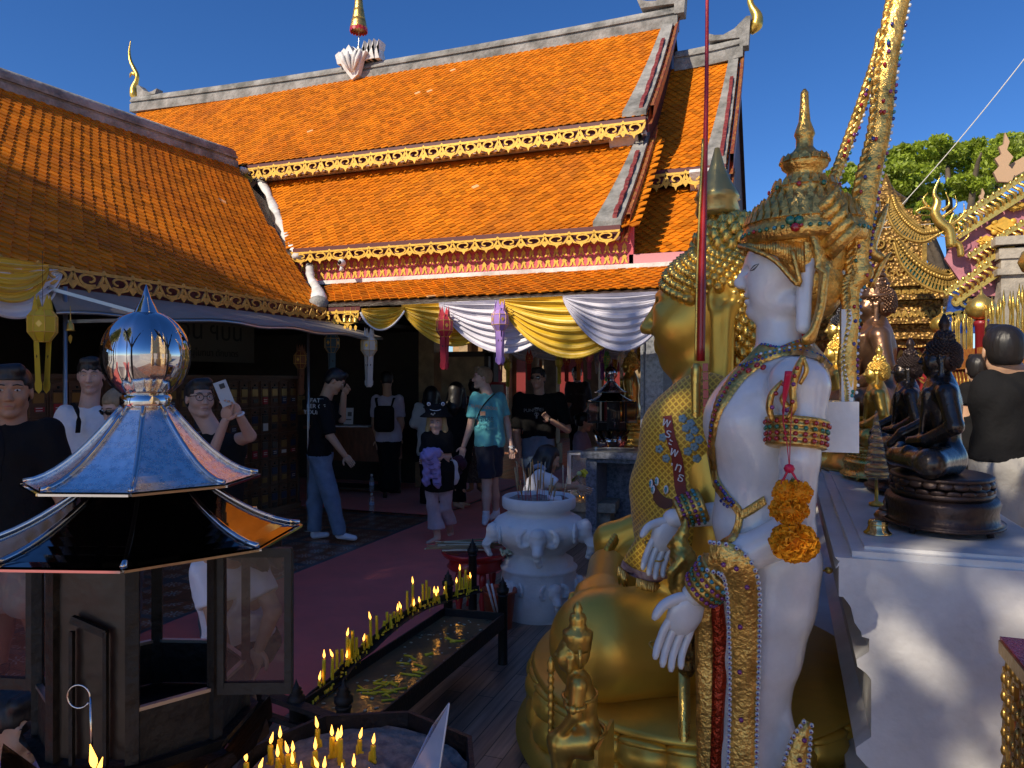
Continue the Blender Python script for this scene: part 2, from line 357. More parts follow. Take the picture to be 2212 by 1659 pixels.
# vinyl wood boards
def wood_mat():
    m = bpy.data.materials.new('wood_boards'); m.use_nodes = True; t = m.node_tree; b = t.nodes['Principled BSDF']; L = t.links.new
    tc = nn(t, 'ShaderNodeTexCoord'); mp = nn(t, 'ShaderNodeMapping'); mp.inputs['Rotation'].default_value = (0, 0, pi/2); L(tc.outputs['Object'], mp.inputs[0])
    br = nn(t, 'ShaderNodeTexBrick'); L(mp.outputs[0], br.inputs[0]); br.inputs['Scale'].default_value = 1; br.inputs['Mortar Size'].default_value = .003
    br.inputs['Brick Width'].default_value = .9; br.inputs['Row Height'].default_value = .09; br.offset = .37
    br.inputs['Color1'].default_value = (.3, .2, .145, 1); br.inputs['Color2'].default_value = (.17, .115, .085, 1); br.inputs['Mortar'].default_value = (.02, .015, .01, 1)
    m2 = nn(t, 'ShaderNodeMapping'); m2.inputs['Scale'].default_value = (40, 2.2, 1); L(tc.outputs['Object'], m2.inputs[0])
    no = nn(t, 'ShaderNodeTexNoise'); no.inputs['Scale'].default_value = 1; no.inputs['Detail'].default_value = 6; L(m2.outputs[0], no.inputs[0])
    r = nn(t, 'ShaderNodeMapRange'); r.inputs[1].default_value = .3; r.inputs[2].default_value = .7; r.inputs[3].default_value = .55; r.inputs[4].default_value = 1.5; L(no.outputs[0], r.inputs[0])
    mx = nn(t, 'ShaderNodeMix', data_type='RGBA', blend_type='MULTIPLY'); mx.inputs[0].default_value = 1; L(br.outputs[0], mx.inputs[6]); L(r.outputs[0], mx.inputs[7])
    L(mx.outputs[2], b.inputs['Base Color']); b.inputs['Roughness'].default_value = .38
    return m
sheet('wooden_floor', -2.33, -.05, -3, 8.6, .005, wood_mat())
# ================================================================ ROOFS
def prof_eval(prof, t):       # prof: list of (out, z) from top to bottom, t = distance along
    P = np.array(prof, float); s = np.concatenate([[0], np.cumsum(np.linalg.norm(np.diff(P, axis=0), axis=1))])
    return np.interp(t, s, P[:, 0]), np.interp(t, s, P[:, 1]), s[-1]
def tiles(name, origin, U, O, s0, s1, prof, wd=.12, g=.088, keep=None, parent=None, lift=.02):
    """rows of pointed clay tiles; U runs along the ridge, O points down-slope (horizontal)"""
    U = np.array(U, float); O = np.array(O, float); origin = np.array(origin, float); Z = np.array((0, 0, 1.))
    L = prof_eval(prof, 0)[2]; rows = int(L/g); V = []; F = []; n = 0; TL = g*1.9
    P2 = np.array([(-.5*wd, 0), (.5*wd, 0), (.5*wd, TL-g*.8), (0, TL), (-.5*wd, TL-g*.8)])
    for r in range(rows):
        t = r*g-.4*g; o0, z0, _ = prof_eval(prof, max(t, 0)); o1, z1, _ = prof_eval(prof, min(t+TL, L+.0))
        if t < 0: t = 0
        Tn = O*(o1-o0)+Z*(z1-z0); Tn /= np.linalg.norm(Tn); N = np.cross(U, Tn); N *= np.sign(N[2])
        cols = int((s1-s0)/wd)
        for c in range(cols+1):
            s = s0+(c+(.5 if r % 2 else 0))*wd; base = origin+U*s+O*o0+Z*z0
            if keep is not None and not keep(base+Tn*TL*.5): continue
            jit = random.uniform(-.004, .004); rt = random.uniform(-.03, .03)
            pts = []
            for a, b_ in P2: a2 = a*.985-b_*rt; pts.append(base+U*a2+Tn*b_+N*(lift*b_/TL+.004+jit*b_/TL))
            low = [p-N*.013 for p in pts[2:]]
            V += pts+low; F += [(n, n+1, n+2, n+3, n+4), (n+2, n+5, n+6, n+3), (n+3, n+6, n+7, n+4), (n+1, n+5, n+2), (n, n+4, n+7)]; n += 8
    b = MB(); b.smooth = False; b.add(V, F); return b.build(name, TILE, parent)
def deck(origin, U, O, s0, s1, prof, th=.05):        # board under the tiles
    U = np.array(U, float); O = np.array(O, float); b = MB(); b.smooth = False; P = np.array(prof); v = []
    for (o, z) in P:
        for s in (s0, s1):
            for q in (-.012, -th): v.append(np.array(origin)+U*s+O*o+np.array((0, 0, z+q)))
    f = []
    for i in range(len(P)-1):
        a = 4*i; c = a+4; f += [(a, a+2, c+2, c), (a+1, c+1, c+3, a+3), (a, c, c+1, a+1), (a+2, a+3, c+3, c+2)]
    e = 4*(len(P)-1); f += [(0, 1, 3, 2), (e, e+2, e+3, e+1)]; b.add(v, f); return b
def curve_prof(o0, z0, o1, z1, sag=.12, n=9):
    return [(o0+(o1-o0)*t, z0+(z1-z0)*t-sag*4*t*(1-t)*.5) for t in np.linspace(0, 1, n)]
FILI = []
def filigree(bm, O, A, L, unit, h, th=.012):     # pierced scroll valance hung from O along A
    A = np.array(A, float); n = max(1, int(round(L/unit))); unit = L/n
    bm.ribbon([(0, -.012*h/.16), (L, -.012*h/.16)], .014*h/.16, th, O, A)
    for i in range(n):
        x = i*unit; c = x+unit*.5; fl = 1 if i % 2 else -1
        sp = [(c+fl*(unit*.36*(1-.62*k/16))*cos(-2.2+k*.42), -h*.42+h*.36*(1-.62*k/16)*sin(-2.2+k*.42)) for k in range(17)]
        bm.ribbon(sp, np.linspace(h*.075, h*.05, 17), th, O, A)
        bm.ribbon([(c-unit*.5, -h*.12), (c-unit*.42, -h*.45), (c-unit*.3, -h*.75), (c-unit*.12, -h*.86)], [h*.05, h*.09, h*.07, h*.04], th, O, A)
        bm.ribbon([(c+unit*.5, -h*.12), (c+unit*.42, -h*.45), (c+unit*.3, -h*.75), (c+unit*.12, -h*.86)], [h*.05, h*.09, h*.07, h*.04], th, O, A)
        q = unit*.16
        bm.prism([(c-q, -h*.7), (c+q, -h*.7), (c+q*1.1, -h*.88), (c+q*.45, -h*.93), (c, -h*1.18), (c-q*.45, -h*.93), (c-q*1.1, -h*.88)], th*.9, O, A)
        bm.prism([(x-q*.7, -h*.55), (x+q*.7, -h*.55), (x+q*.8, -h*.75), (x, -h*1.0), (x-q*.8, -h*.75)], th*.8, O, A)
        bm.prism([(x-q*.5, 0), (x+q*.5, 0), (x, h*.14)], th*.9, O, A)
UX = (1, 0, 0); OY = (0, -1, 0)
hall = thing('temple_hall', 'large hall with stacked orange tiled roofs, grey ridges and gold pierced valances', 'temple hall')
def lw_z(X): return 2.54+(-5.2-X)*.806        # plane of the low wing's roof
XL, XR = -13.4, -1.75
T2 = curve_prof(-12.5, 7.6, -9.9, 5.19, .16); T2 = [(o, z) for o, z in T2]
T1 = curve_prof(-10.2, 4.98, -8.3, 3.39, .1)
T0 = curve_prof(-8.42, 2.96, -7.36, 2.56, .02)
tiles('roof_tiles', (0, 0, 0), UX, OY, XL, XR-.1, T2, parent=hall)
tiles('roof_tiles', (0, 0, 0), UX, OY, -8.4, XR+.1, T1, parent=hall, keep=lambda p: p[2] > lw_z(p[0])+.0)
tiles('roof_tiles', (0, 0, 0), UX, OY, -6.2, .3, T0, parent=hall, keep=lambda p: p[2] > lw_z(p[0])-.0)
b = deck((0, 0, 0), UX, OY, XL, XR, T2)
for P, x0 in ((T1, -8.4), (T0, -6.4)):
    d = deck((0, 0, 0), UX, OY, x0, XR if P is T1 else .3, P); b.add(np.concatenate(d.v), d.f)
# back slope keeps the roof a solid
BK = [(-12.5, 7.58), (-15.1, 5.1), (-16.8, 3.3)]; d = deck((0, 0, 0), UX, OY, XL, XR, BK); b.add(np.concatenate(d.v), d.f)
b.build('roof_boarding', DARKW, hall)
# second, lower stretch of roof on the right
DZ = -.76; X2 = -.72
S2 = [(o, z+DZ) for o, z in T2]; S1 = [(-10.1, 4.25), (-9.3, 3.6), (-8.6, 3.12)]
tiles('roof_tiles', (0, 0, 0), UX, OY, XR-.3, X2-.1, S2, parent=hall); tiles('roof_tiles', (0, 0, 0), UX, OY, XR-.3, X2-.1, S1, parent=hall)
b = deck((0, 0, 0), UX, OY, XR-.3, X2, S2)
for P in (S1, [(o, z+DZ) for o, z in BK]):
    d = deck((0, 0, 0), UX, OY, XR-.3, X2, P); b.add(np.concatenate(d.v), d.f)
b.build('roof_boarding', DARKW, hall)
# ridge caps
def ridge(p, q, sag, wd, h, parent, name='ridge'):
    b = MB(); P = [np.array(p)*(1-t)+np.array(q)*t-np.array((0, 0, sag*4*t*(1-t))) for t in np.linspace(0, 1, 24)]
    for (w_, h0, h1) in ((wd, -.1, h*.35), (wd*.72, h*.35, h*.6), (wd*.95, h*.6, h*.78)):
        for i in range(23):
            a = P[i]+np.array((0, 0, h0)); c = P[i+1]+np.array((0, 0, h0)); D = np.array((0, 0, h1-h0)); d = c-a; s_ = np.cross(d, (0, 0, 1)); s_ /= np.linalg.norm(s_); s_ *= w_/2
            b.smooth = False; b.add([a-s_, a+s_, c+s_, c-s_, a-s_+D, a+s_+D, c+s_+D, c-s_+D], [(0, 1, 2, 3), (4, 7, 6, 5), (0, 4, 5, 1), (2, 6, 7, 3), (1, 5, 6, 2), (0, 3, 7, 4)])
    b.smooth = True; b.tube([x+np.array((0, 0, h*.8)) for x in P], wd*.42, 10)
    return b.build(name, GREY, parent)
ridge((XL-.2, 12.5, 7.68), (XR+.05, 12.5, 7.6), .1, .26, .2, hall)
ridge((XR, 12.5, 6.86), (X2+.05, 12.5, 6.94), .02, .24, .2, hall)
# verges (mortar band + red and gold bargeboard)
BARG = mat('gilt_bargeboard', (.5, .24, .06), .4, .5, .6, 25, col2=(.3, .03, .03), vscale=14)
def verge(X, prof, parent, w_=.3, out=True, sc_=1.):
    b = MB(); b.smooth = False; P = prof
    for i in range(len(P)-1):
        (o0, z0), (o1, z1) = P[i], P[i+1]; W0 = w_*(.55+.6*i/len(P)); W1 = w_*(.55+.6*(i+1)/len(P)); x1 = X-.02
        v = [(x1-W0, -o0, z0+.02), (x1, -o0, z0+.02), (x1, -o1, z1+.02), (x1-W1, -o1, z1+.02)]; v += [(x, y, z+.075) for x, y, z in v]
        b.add(v, [(4, 5, 6, 7), (0, 4, 7, 3), (1, 2, 6, 5), (3, 7, 6, 2), (0, 1, 5, 4)])
    b.build('verge_band', GREY, parent)
    b = MB(); b.smooth = False; n = 40; t = np.linspace(0, prof_eval(P, 0)[2], n)
    for i in range(n-1):
        o0, z0, _ = prof_eval(P, t[i]); o1, z1, _ = prof_eval(P, t[i+1])
        a = np.array((X+.02, -o0, z0)); c = np.array((X+.02, -o1, z1)); up = np.array((0, .5, .86))
        b.add([a-up*.16, a+up*.2, c+up*.2, c-up*.16, a-up*.16+(.05, 0, 0), a+up*.2+(.05, 0, 0), c+up*.2+(.05, 0, 0), c-up*.16+(.05, 0, 0)], [(0, 3, 2, 1), (4, 5, 6, 7), (1, 2, 6, 5), (0, 4, 7, 3)])
        q = (a+c)/2+up*.2+np.array((.025, 0, 0)); dd = (c-a)*.5
        b.add([q-dd, q+dd, q+up*.07-dd*.3, q-dd+(.02, 0, 0), q+dd+(.02, 0, 0), q+up*.07-dd*.3+(.02, 0, 0)], [(0, 1, 2), (3, 5, 4), (0, 2, 5, 3), (1, 4, 5, 2)])
    b.build('bargeboard', BARG, parent)
    b = MB(); b.smooth = False; t2 = np.linspace(.25, .98, 24)*prof_eval(P, 0)[2]
    for i in range(23):         # red naga board standing on the tiles
        o0, z0, _ = prof_eval(P, t2[i]); o1, z1, _ = prof_eval(P, t2[i+1]); hh = .06+.02*sin(i*1.3); x = X-w_*.42
        b.add([(x, -o0, z0), (x, -o1, z1), (x, -o1, z1+hh+.08), (x, -o0, z0+hh+.08), (x+.05, -o0, z0), (x+.05, -o1, z1), (x+.05, -o1, z1+hh+.08), (x+.05, -o0, z0+hh+.08)], [(0, 3, 2, 1), (4, 5, 6, 7), (3, 7, 6, 2), (0, 4, 7, 3), (1, 2, 6, 5)])
    b.build('red_naga_board', mat('faded_red_board', (.22, .03, .03), .6, .1, .5, 30, .5, 20), parent)
verge(XR, T2, hall); verge(XR, T1, hall); verge(X2, S2, hall, .26); verge(X2, S1, hall, .26)
# valances
for (x0, x1, Yv, z, u, h) in ((-8.35, XR-.02, 9.84, 5.12, .3, .2), (-6.2, XR-.02, 8.24, 3.36, .3, .145), (XR, X2-.02, 9.84, 4.38, .24, .2), (-5.2, -4.6, 7.34, 2.46, .26, .17)):
    b = MB(); filigree(b, (x0, Yv, z), UX, x1-x0, u, h); b.build('gold_valance', GOLDY, hall)
    b = MB(); b.box(((x0+x1)/2, Yv+.04, z+.03), (x1-x0, .04, .06)); b.box(((x0+x1)/2, Yv+.05, z-.06), (x1-x0, .01, .1)); b.build('eave_board', mat('maroon_wood', (.1, .012, .015), .5), hall)
# recessed bands between tiers
b = MB(); b.box((-5.1, 10.25, 5.1), (6.6, .1, .5)); b.build('clerestory_band', mat('dull_pink', (.3, .07, .08), .7), hall)
b = MB(); b.box((-4.1, 8.44, 3.2), (4.9, .06, .5)); b.build('painted_frieze', PINK, hall)
def leafrow(bm, x0, x1, Yv, z0, n, h, m=0):
    for i in range(n):
        c = x0+(x1-x0)*(i+.5)/n; w2 = (x1-x0)/n*.42
        bm.prism([(c-w2, z0), (c-w2*.5, z0+h*.5), (c-w2*.7, z0+h*.62), (c, z0+h), (c+w2*.7, z0+h*.62), (c+w2*.5, z0+h*.5), (c+w2, z0), (c+w2*.3, z0+h*.12), (c, z0+h*.5), (c-w2*.3, z0+h*.12)], .006, (0, Yv, 0), UX, m=m)
b = MB(); leafrow(b, -6.4, -1.7, 8.403, 3.0, 46, .12); leafrow(b, -6.4, -1.7, 8.403, 3.12, 46, .12); leafrow(b, -6.4, -1.7, 8.403, 3.24, 46, .12); b.build('gilt_stencilling', GOLDY, hall)
b = MB(); b.box((-.75, 8.5, 3.04), (1.9, .18, .12)); b.build('pink_kerb', mat('pale_pink', (.6, .25, .27), .7), hall)
b = MB(); b.box((-3.1, 8.39, 2.955), (6.8, .16, .05)); b.box((-5.1, 10.06, 5.0), (6.4, .16, .07)); b.build('white_flashing', WHITEP, hall)
b = MB()
for i in range(56): b.box((-8.3+i*.118, 9.98, 4.99), (.06, .1, .05))
b.build('dentils', WHITEP, hall)
b = MB(); b.box((XR-.35, 10.12, 4.9), (.4, .12, .5), rotm(.7)); b.box((X2-.3, 10.0, 4.2), (.35, .12, .5), rotm(.7)); b.build('whitewashed_gable_edge', WHITEP, hall)
# gable wall, side
b = MB(); b.smooth = False; b.add([(XR-.06, 12.5, 7.6), (XR-.06, 9.9, 5.1), (XR-.06, 9.9, 4.6), (XR-.06, 15.1, 4.6), (XR-.06, 15.1, 5.1)], [(0, 1, 2, 3, 4)]); b.add([(X2-.06, 12.5, 6.85), (X2-.06, 9.9, 4.3), (X2-.06, 8.7, 3.0), (X2-.06, 16, 3.0), (X2-.06, 15.1, 4.3)], [(0, 1, 2, 3, 4)])
b.build('gable_wall', mat('dark_maroon', (.06, .012, .02), .5, 0, .3, 20, .3, 6), hall)
# finials (chofa)
def chofa(p, s, dirx, parent, name='roof_finial'):
    b = MB(); p = np.array(p, float)
    pts = [(0, 0), (.09, .1), (.1, .25), (.02, .42), (.0, .55), (.1, .72), (.2, .9), (.24, 1.12), (.2, 1.4)]; rs = [.05, .1, .085, .05, .045, .05, .04, .028, .006]
    Q = cr([p+np.array((x*s*dirx, 0, z*s)) for x, z in pts], 5); R_ = np.interp(np.linspace(0, 1, len(Q)), np.linspace(0, 1, 9), rs)*s
    b.tube(Q, R_, 12); b.tube([p+np.array((x*s*dirx, 0, z*s)) for x, z in ((.02, .55), (.14, .62), (.2, .6), (.23, .52))], [.045*s, .04*s, .03*s, .004*s], 8)
    b.build(name, GOLD, parent)
def ridge_curl(p, s, dirx, parent):
    b = MB(); p = np.array(p, float)
    b.prism([(0, -.05), (0, .12), (-.55, .14), (-.62, .3), (-.45, .24), (-.3, .22), (-.1, .3), (.12, .5), (.2, .5), (.16, -.05)], .26*s, p, (dirx*s, 0, 0), (0, 0, s)); b.build('ridge_curl', GREY, parent)
ridge_curl((XR-.0, 12.5, 7.75), 1.0, 1, hall); chofa((XR+.22, 12.5, 8.0), 1.25, 1, hall)
ridge_curl((X2-.0, 12.5, 7.05), .85, 1, hall); chofa((X2+.16, 12.5, 7.25), 1.0, 1, hall)
ridge_curl((XL+.1, 12.5, 7.8), .7, -1, hall); chofa((XL-.12, 12.5, 7.9), .95, -1, hall)
# flame crest and tiered parasol on the ridge
Pm = PY(775, 128, 12.45)
b = MB()
for k, (dx, hh, ln) in enumerate(((-.3, .14, .16), (-.2, .2, .2), (-.1, .26, .24), (0, .2, .3), (.12, .28, .2), (.22, .3, .22), (.34, .28, .2), (.44, .26, .16))):
    b.prism([(dx-.09, -.1), (dx-.04-.1*(1 if dx < 0 else -1), hh*.6), (dx+(.08 if dx > 0 else -.05), hh), (dx+.03, hh*.5), (dx+.09, -.1)], .3-.03*(k % 3), (Pm.x, 12.45, Pm.z), UX)
b.prism([(-.32, .02), (-.2, -.22), (-.03, -.44), (.1, -.36), (.2, -.1), (.3, .05)], .12, (Pm.x, 12.27, Pm.z-.02), UX, B=(0, -.1, 1))
for dx in (-.16, -.06, .06, .14): b.tube([(Pm.x+dx*1.4, 12.19, Pm.z+.05), (Pm.x+dx, 12.17, Pm.z-.12), (Pm.x+dx*.2, 12.2, Pm.z-.34)], [.03, .04, .01], 6)
b.build('ridge_crest', WHITEP, hall)
par = thing('tiered_parasol', 'tall gilt tiered ceremonial parasol standing on the roof ridge of the hall', 'parasol', (Pm.x, 12.45, Pm.z+.15))
b = MB(); b.lathe([(.03, 0), (.045, .05), (.02, .1), (.012, .14), (.012, 1.5)], 10); b.build('mast', mat('pale_metal', (.7, .65, .5), .3, .8), par)
b = MB(); z = .42; r = .165
for k in range(6):
    b.lathe([(r*1.02, z), (r, z+.03), (r*.86, z+.13), (r*.8, z+.2), (r*.45, z+.215)], 20, mod=lambda a, zz, j: 1+.04*cos(a*10)); z += .195-.012*k; r *= .74
b.lathe([(.02, z), (.012, z+.3), (.001, z+.5)], 8); b.build('gilt_tiers', LEAF, par)
b = MB()
for i in range(16): a = 2*pi*i/16; b.prism([(-.03, .03), (.03, .03), (.035, -.02), (0, -.06), (-.035, -.02)], .008, (.165*cos(a), .165*sin(a), .42), (-sin(a), cos(a), 0))
b.build('red_fringe', REDM, par)

# ---------------- low wing on the left
wing = thing('temple_wing', 'low left wing with long orange tiled roof and scroll valance, partly in shade', 'temple wing')
UYv = (0, 1, 0); OX = (1, 0, 0)
LW = curve_prof(-8.5, 5.2, -5.12, 2.5, .2, 12)
def keepw(p): return p[1] < 7.5+max(0, (-5.2-p[0]))*.72 or p[2] > 1e9
tiles('roof_tiles', (0, 0, 0), UYv, OX, -3.5, 9.9, LW, wd=.125, g=.1, keep=keepw, parent=wing, lift=.024)
b = deck((0, 0, 0), UYv, OX, -3.5, 7.4, LW); d = deck((0, 0, 0), UYv, OX, -3.5, 9.9, [(-8.5, 5.2), (-12, 2.6)]); b.add(np.concatenate(d.v), d.f)
d = deck((0, 0, 0), UYv, OX, 7.4, 9.6, [(-8.5, 5.2), (-7.4, 4.22), (-6.6, 3.5)]); b.add(np.concatenate(d.v), d.f)
b.build('roof_boarding', DARKW, wing)
ridge((-8.55, -3.5, 5.16), (-8.55, 9.75, 5.16), .03, .34, .18, wing)
for o in wing.children:
    if o.name.startswith(('roof_tiles', 'roof_boarding', 'ridge')):
        n = len(o.data.vertices); co_ = np.empty(n*3); o.data.vertices.foreach_get('co', co_); co_ = co_.reshape(-1, 3)
        co_[:, 2] += (co_[:, 1]-9.7)*.036*np.clip((co_[:, 2]-2.5)/2.7, 0, 1.2); o.data.vertices.foreach_set('co', co_.ravel()); o.data.update()
# mortar in the valley
b = MB()
vp = [(-8.35, 9.75, 5.1), (-8.15, 10.0, 4.95), (-7.3, 9.35, 4.2), (-6.6, 8.7, 3.65), (-6.1, 8.25, 3.3)]
b.tube(cr(vp, 6), .07+.02*np.sin(np.arange(25)*1.9), 8, flat=.6)
b.tube(cr([(-6.1, 8.5, 3.3), (-5.8, 8.1, 3.0), (-5.45, 7.75, 2.78), (-5.2, 7.42, 2.6)], 5), [.05, .05, .06, .05, .06, .05, .05, .06, .06, .06, .07, .08, .09, .1, .1, .1], 8, flat=.7)
b.build('valley_mortar', WHITEP, wing)
b = MB(); b.ell((-5.16, 7.36, 2.56), (.13, .12, .1)); b.tube([(-5.16, 7.36, 2.6), (-5.12, 7.3, 2.48), (-5.2, 7.26, 2.38)], [.08, .07, .03]); b.build('valley_mortar', GREY, wing)
b = MB(); filigree(b, (-5.01, -3, 2.5), UYv, 10.3, .27, .15); b.build('gold_valance', mat('dull_gold_paint', (.55, .31, .06), .5, .2, .2, 40, .3, 9), wing)
b = MB(); b.box((-5.11, 2.2, 2.47), (.04, 10.4, .05)); b.box((-5.09, 2.2, 2.42), (.01, 10.4, .12)); b.build('eave_board', mat('maroon_wood', (.1, .012, .015), .5), wing)
# ================================================================ UNDER THE ROOFS
TAN = mat('tan_stone', (.4, .28, .15), .6, 0, .3, 20, .35, 5)
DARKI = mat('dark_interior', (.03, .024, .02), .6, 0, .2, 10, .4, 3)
b = MB()
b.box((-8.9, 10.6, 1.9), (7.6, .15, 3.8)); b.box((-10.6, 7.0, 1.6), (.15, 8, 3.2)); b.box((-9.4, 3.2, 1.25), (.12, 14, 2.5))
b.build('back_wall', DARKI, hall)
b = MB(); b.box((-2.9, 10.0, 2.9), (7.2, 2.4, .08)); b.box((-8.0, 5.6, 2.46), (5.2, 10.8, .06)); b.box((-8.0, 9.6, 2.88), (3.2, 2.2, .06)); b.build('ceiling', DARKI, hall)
for (px, y0, wd, m_) in ((929, 10.3, .26, TAN), (1192, 14.2, .26, TAN), (1150, 14.2, .2, TAN), (1280, 14.2, .3, TAN), (1060, 12.6, .22, DARKW)):
    P = PY(px, 800, y0); b = MB(); b.box((P.x, y0, 1.45), (wd, .26, 2.9)); b.box((P.x, y0, 2.5), (wd*1.25, .32, .12)); b.box((P.x, y0, .2), (wd*1.3, .34, .4)); b.build('pillar', m_, hall)
P = PY(985, 800, 10.35); b = MB(); b.box((P.x, 10.45, 1.3), (.95, .05, 1.5)); b.build('tan_panel', TAN, hall)
b = MB()
for dx in (-.5, .5): b.box((P.x+dx, 10.4, 1.3), (.07, .08, 1.56))
b.box((P.x, 10.4, 2.06), (1.07, .08, .08)); b.build('panel_frame', DARKW, hall)
# far hall across the inner court
far = thing('shrine_building', 'far shrine hall with tan pillars seen beyond the shaded passage', 'building')
b = MB(); b.box((-5.0, 20.5, 2.2), (9, .2, 4.4)); b.build('wall', mat('ochre_wall', (.42, .26, .12), .6, 0, .2, 6, .3, 2), far)
b = MB()
for k in range(7): b.box((-9+k*1.3, 20.2, 2), (.28, .3, 4))
b.build('pilasters', TAN, far)
b = MB()
for k in range(6): b.box((-8.35+k*1.3, 20.32, 1.2), (.7, .1, 2.1))
b.build('door_leaves', mat('red_door', (.2, .02, .02), .4), far)
b = MB(); b.box((-5, 19, 4.5), (9.4, 3.4, .2)); b.build('roof', DARKW, far)
# ---- steel poles and awning
def pole(px, X, name, label, z=2.2):
    a = (px-CX)/FP; d = X/(a*RT.x+FW.x); P = Wp(px, 820, d); b = MB(); b.lathe([(.016, 0), (.016, z)], 10, (P.x, P.y, 0)); b.lathe([(.05, 0), (.05, .012), (.02, .02)], 10, (P.x, P.y, 0)); o = b.build(name, STEEL2); return tag(o, label, 'pole'), P
STEEL2 = mat('brushed_steel', (.4, .4, .4), .35, .9)
pole(141, -4.95, 'awning_pole', 'thin steel awning pole beside the yellow lantern', 2.35)
pole(666, -4.95, 'awning_pole', 'thin steel awning pole at the end of the box cabinet')
aw = thing('awning', 'long grey white fabric awning on a steel frame below the wing roof', 'awning')
b = MB(); P_ = []
for i, y in enumerate(np.linspace(3.85, 7.45, 30)):
    t = i/29; P_.append([( -5.03+(.67*(1-.0*t))*s*(.15+.85*min(1, t*3)), y, 2.35-(.18+.02*t)*s+.012*sin(i*.9)*s) for s in np.linspace(0, 1, 6)])
P_ = np.array(P_); b.grid(P_); b.grid((P_-np.array((0, 0, .006)))[:, ::-1]); b.build('fabric', mat('awning_fabric', (.25, .215, .18), .8, 0, .1, 10, .2, 3), aw)
b = MB(); b.tube([tuple(p[-1]+(.0, 0, -.02)) for p in P_], .014, 6)
b.bar((-5.0, 3.85, 2.33), (-4.5, 4.2, 2.16), .025, .025); b.bar((-5.0, 4.0, 2.1), (-4.55, 4.05, 2.1), .025, .025); b.bar((-5.0, 7.3, 2.3), (-4.4, 7.4, 2.14), .02, .02); b.build('frame', STEEL2, aw)
b = MB(); b.tube([(-5.05, 3.9, 2.3), (-5.0, 6, 2.3), (-4.8, 7.4, 2.33)], .004, 5); tag(b.build('sagging_cable', STEEL2), 'thin grey cable running under the gold valance of the wing', 'cable')
# ---- donation box cabinet
cab = thing('donation_cabinet', 'tall wooden cabinet of many small labelled donation boxes', 'cabinet', (-6.0, 8.1, 0))
WOODB = mat('brown_cabinet_wood', (.13, .06, .028), .4, 0, .2, 20, .4, 5, stretch=(1, 1, 5))
b = MB(); b.box((-.2, -1.82, .85), (.36, 3.66, 1.66)); b.box((-.18, -1.82, 1.7), (.46, 3.72, .04)); b.box((-.18, -1.82, .04), (.42, 3.7, .08)); b.build('carcass', WOODB, cab)
LB = [mat('label_red', (.4, .02, .03), .4), mat('label_white', (.7, .7, .68), .5), mat('label_navy', (.02, .03, .08), .4), mat('label_brass', (.3, .18, .06), .3, .6), mat('label_dark', (.04, .03, .025), .3)]
KN = mat('knob_black', (.01, .01, .01), .3)
rr = random.Random(3)
for c in range(20):
    for r in range(5):
        b = MB(); y = -.1-c*.183; z = 1.66-(r+.5)*.325
        b.box((-.008, y, z+.15), (.03, .17, .012)); b.box((-.008, y-.08, z), (.03, .012, .3)); b.box((-.008, y+.08, z), (.03, .012, .3)); b.box((-.012, y, z), (.02, .15, .3))
        b.ell((.004, y, z+.105), (.012, .014, .014), 8, m=1); b.box((.002, y, z+.072), (.02, .09, .012), m=1)
        k = rr.choice([2, 2, 3, 4, 5, 6, 6, 6, 5]); b.box((.0, y, z+.012), (.008, .1, .085), m=rr.choice([5, 6, 6, 4]) if r else 5); b.box((.002, y+rr.uniform(-.01, .01), z-.085), (.008, .085, rr.choice([.04, .06, .09])), m=k)
        if k in (2, 4):
            for q in range(2): b.box((.0075, y, z-.073-q*.022), (.002, .06, .006), m=3)
        b.build('donation_box', [WOODB, KN, LB[0], LB[1], LB[2], LB[3], LB[4]], cab)
# dim shrine things above the cabinet
P = Wp(462, 730, 9.6); brd = thing('notice_board', 'dim board with large dark Thai lettering above the donation cabinet', 'sign', (P.x, P.y, P.z), pi/2-.05)
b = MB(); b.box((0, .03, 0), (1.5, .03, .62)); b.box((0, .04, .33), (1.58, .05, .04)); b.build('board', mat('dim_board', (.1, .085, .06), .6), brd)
put_text('lettering', 'วนั ฯบน', .34, mat('board_letters', (.01, .008, .006), .6), brd, (0, .01, .08), (1, 0, 0), (0, 0, 1)); put_text('lettering', 'อนุโมทนา ตักบาตร', .12, MATS['board_letters'], brd, (0, .01, -.2), (1, 0, 0), (0, 0, 1))
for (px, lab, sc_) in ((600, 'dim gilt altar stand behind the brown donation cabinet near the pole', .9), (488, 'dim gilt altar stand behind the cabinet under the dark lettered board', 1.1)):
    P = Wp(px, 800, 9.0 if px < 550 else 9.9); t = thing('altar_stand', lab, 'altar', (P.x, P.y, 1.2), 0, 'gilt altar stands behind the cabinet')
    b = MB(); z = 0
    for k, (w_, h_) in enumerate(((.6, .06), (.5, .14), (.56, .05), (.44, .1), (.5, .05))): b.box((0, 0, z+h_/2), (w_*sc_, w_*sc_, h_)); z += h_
    b.build('tiers', mat('dim_gilt', (.3, .17, .05), .4, .5, .4, 40, .4, 20), t); b = MB(); b.box((0, 0, -.6), (.4, .4, 1.2)); b.build('plinth', DARKW, t)
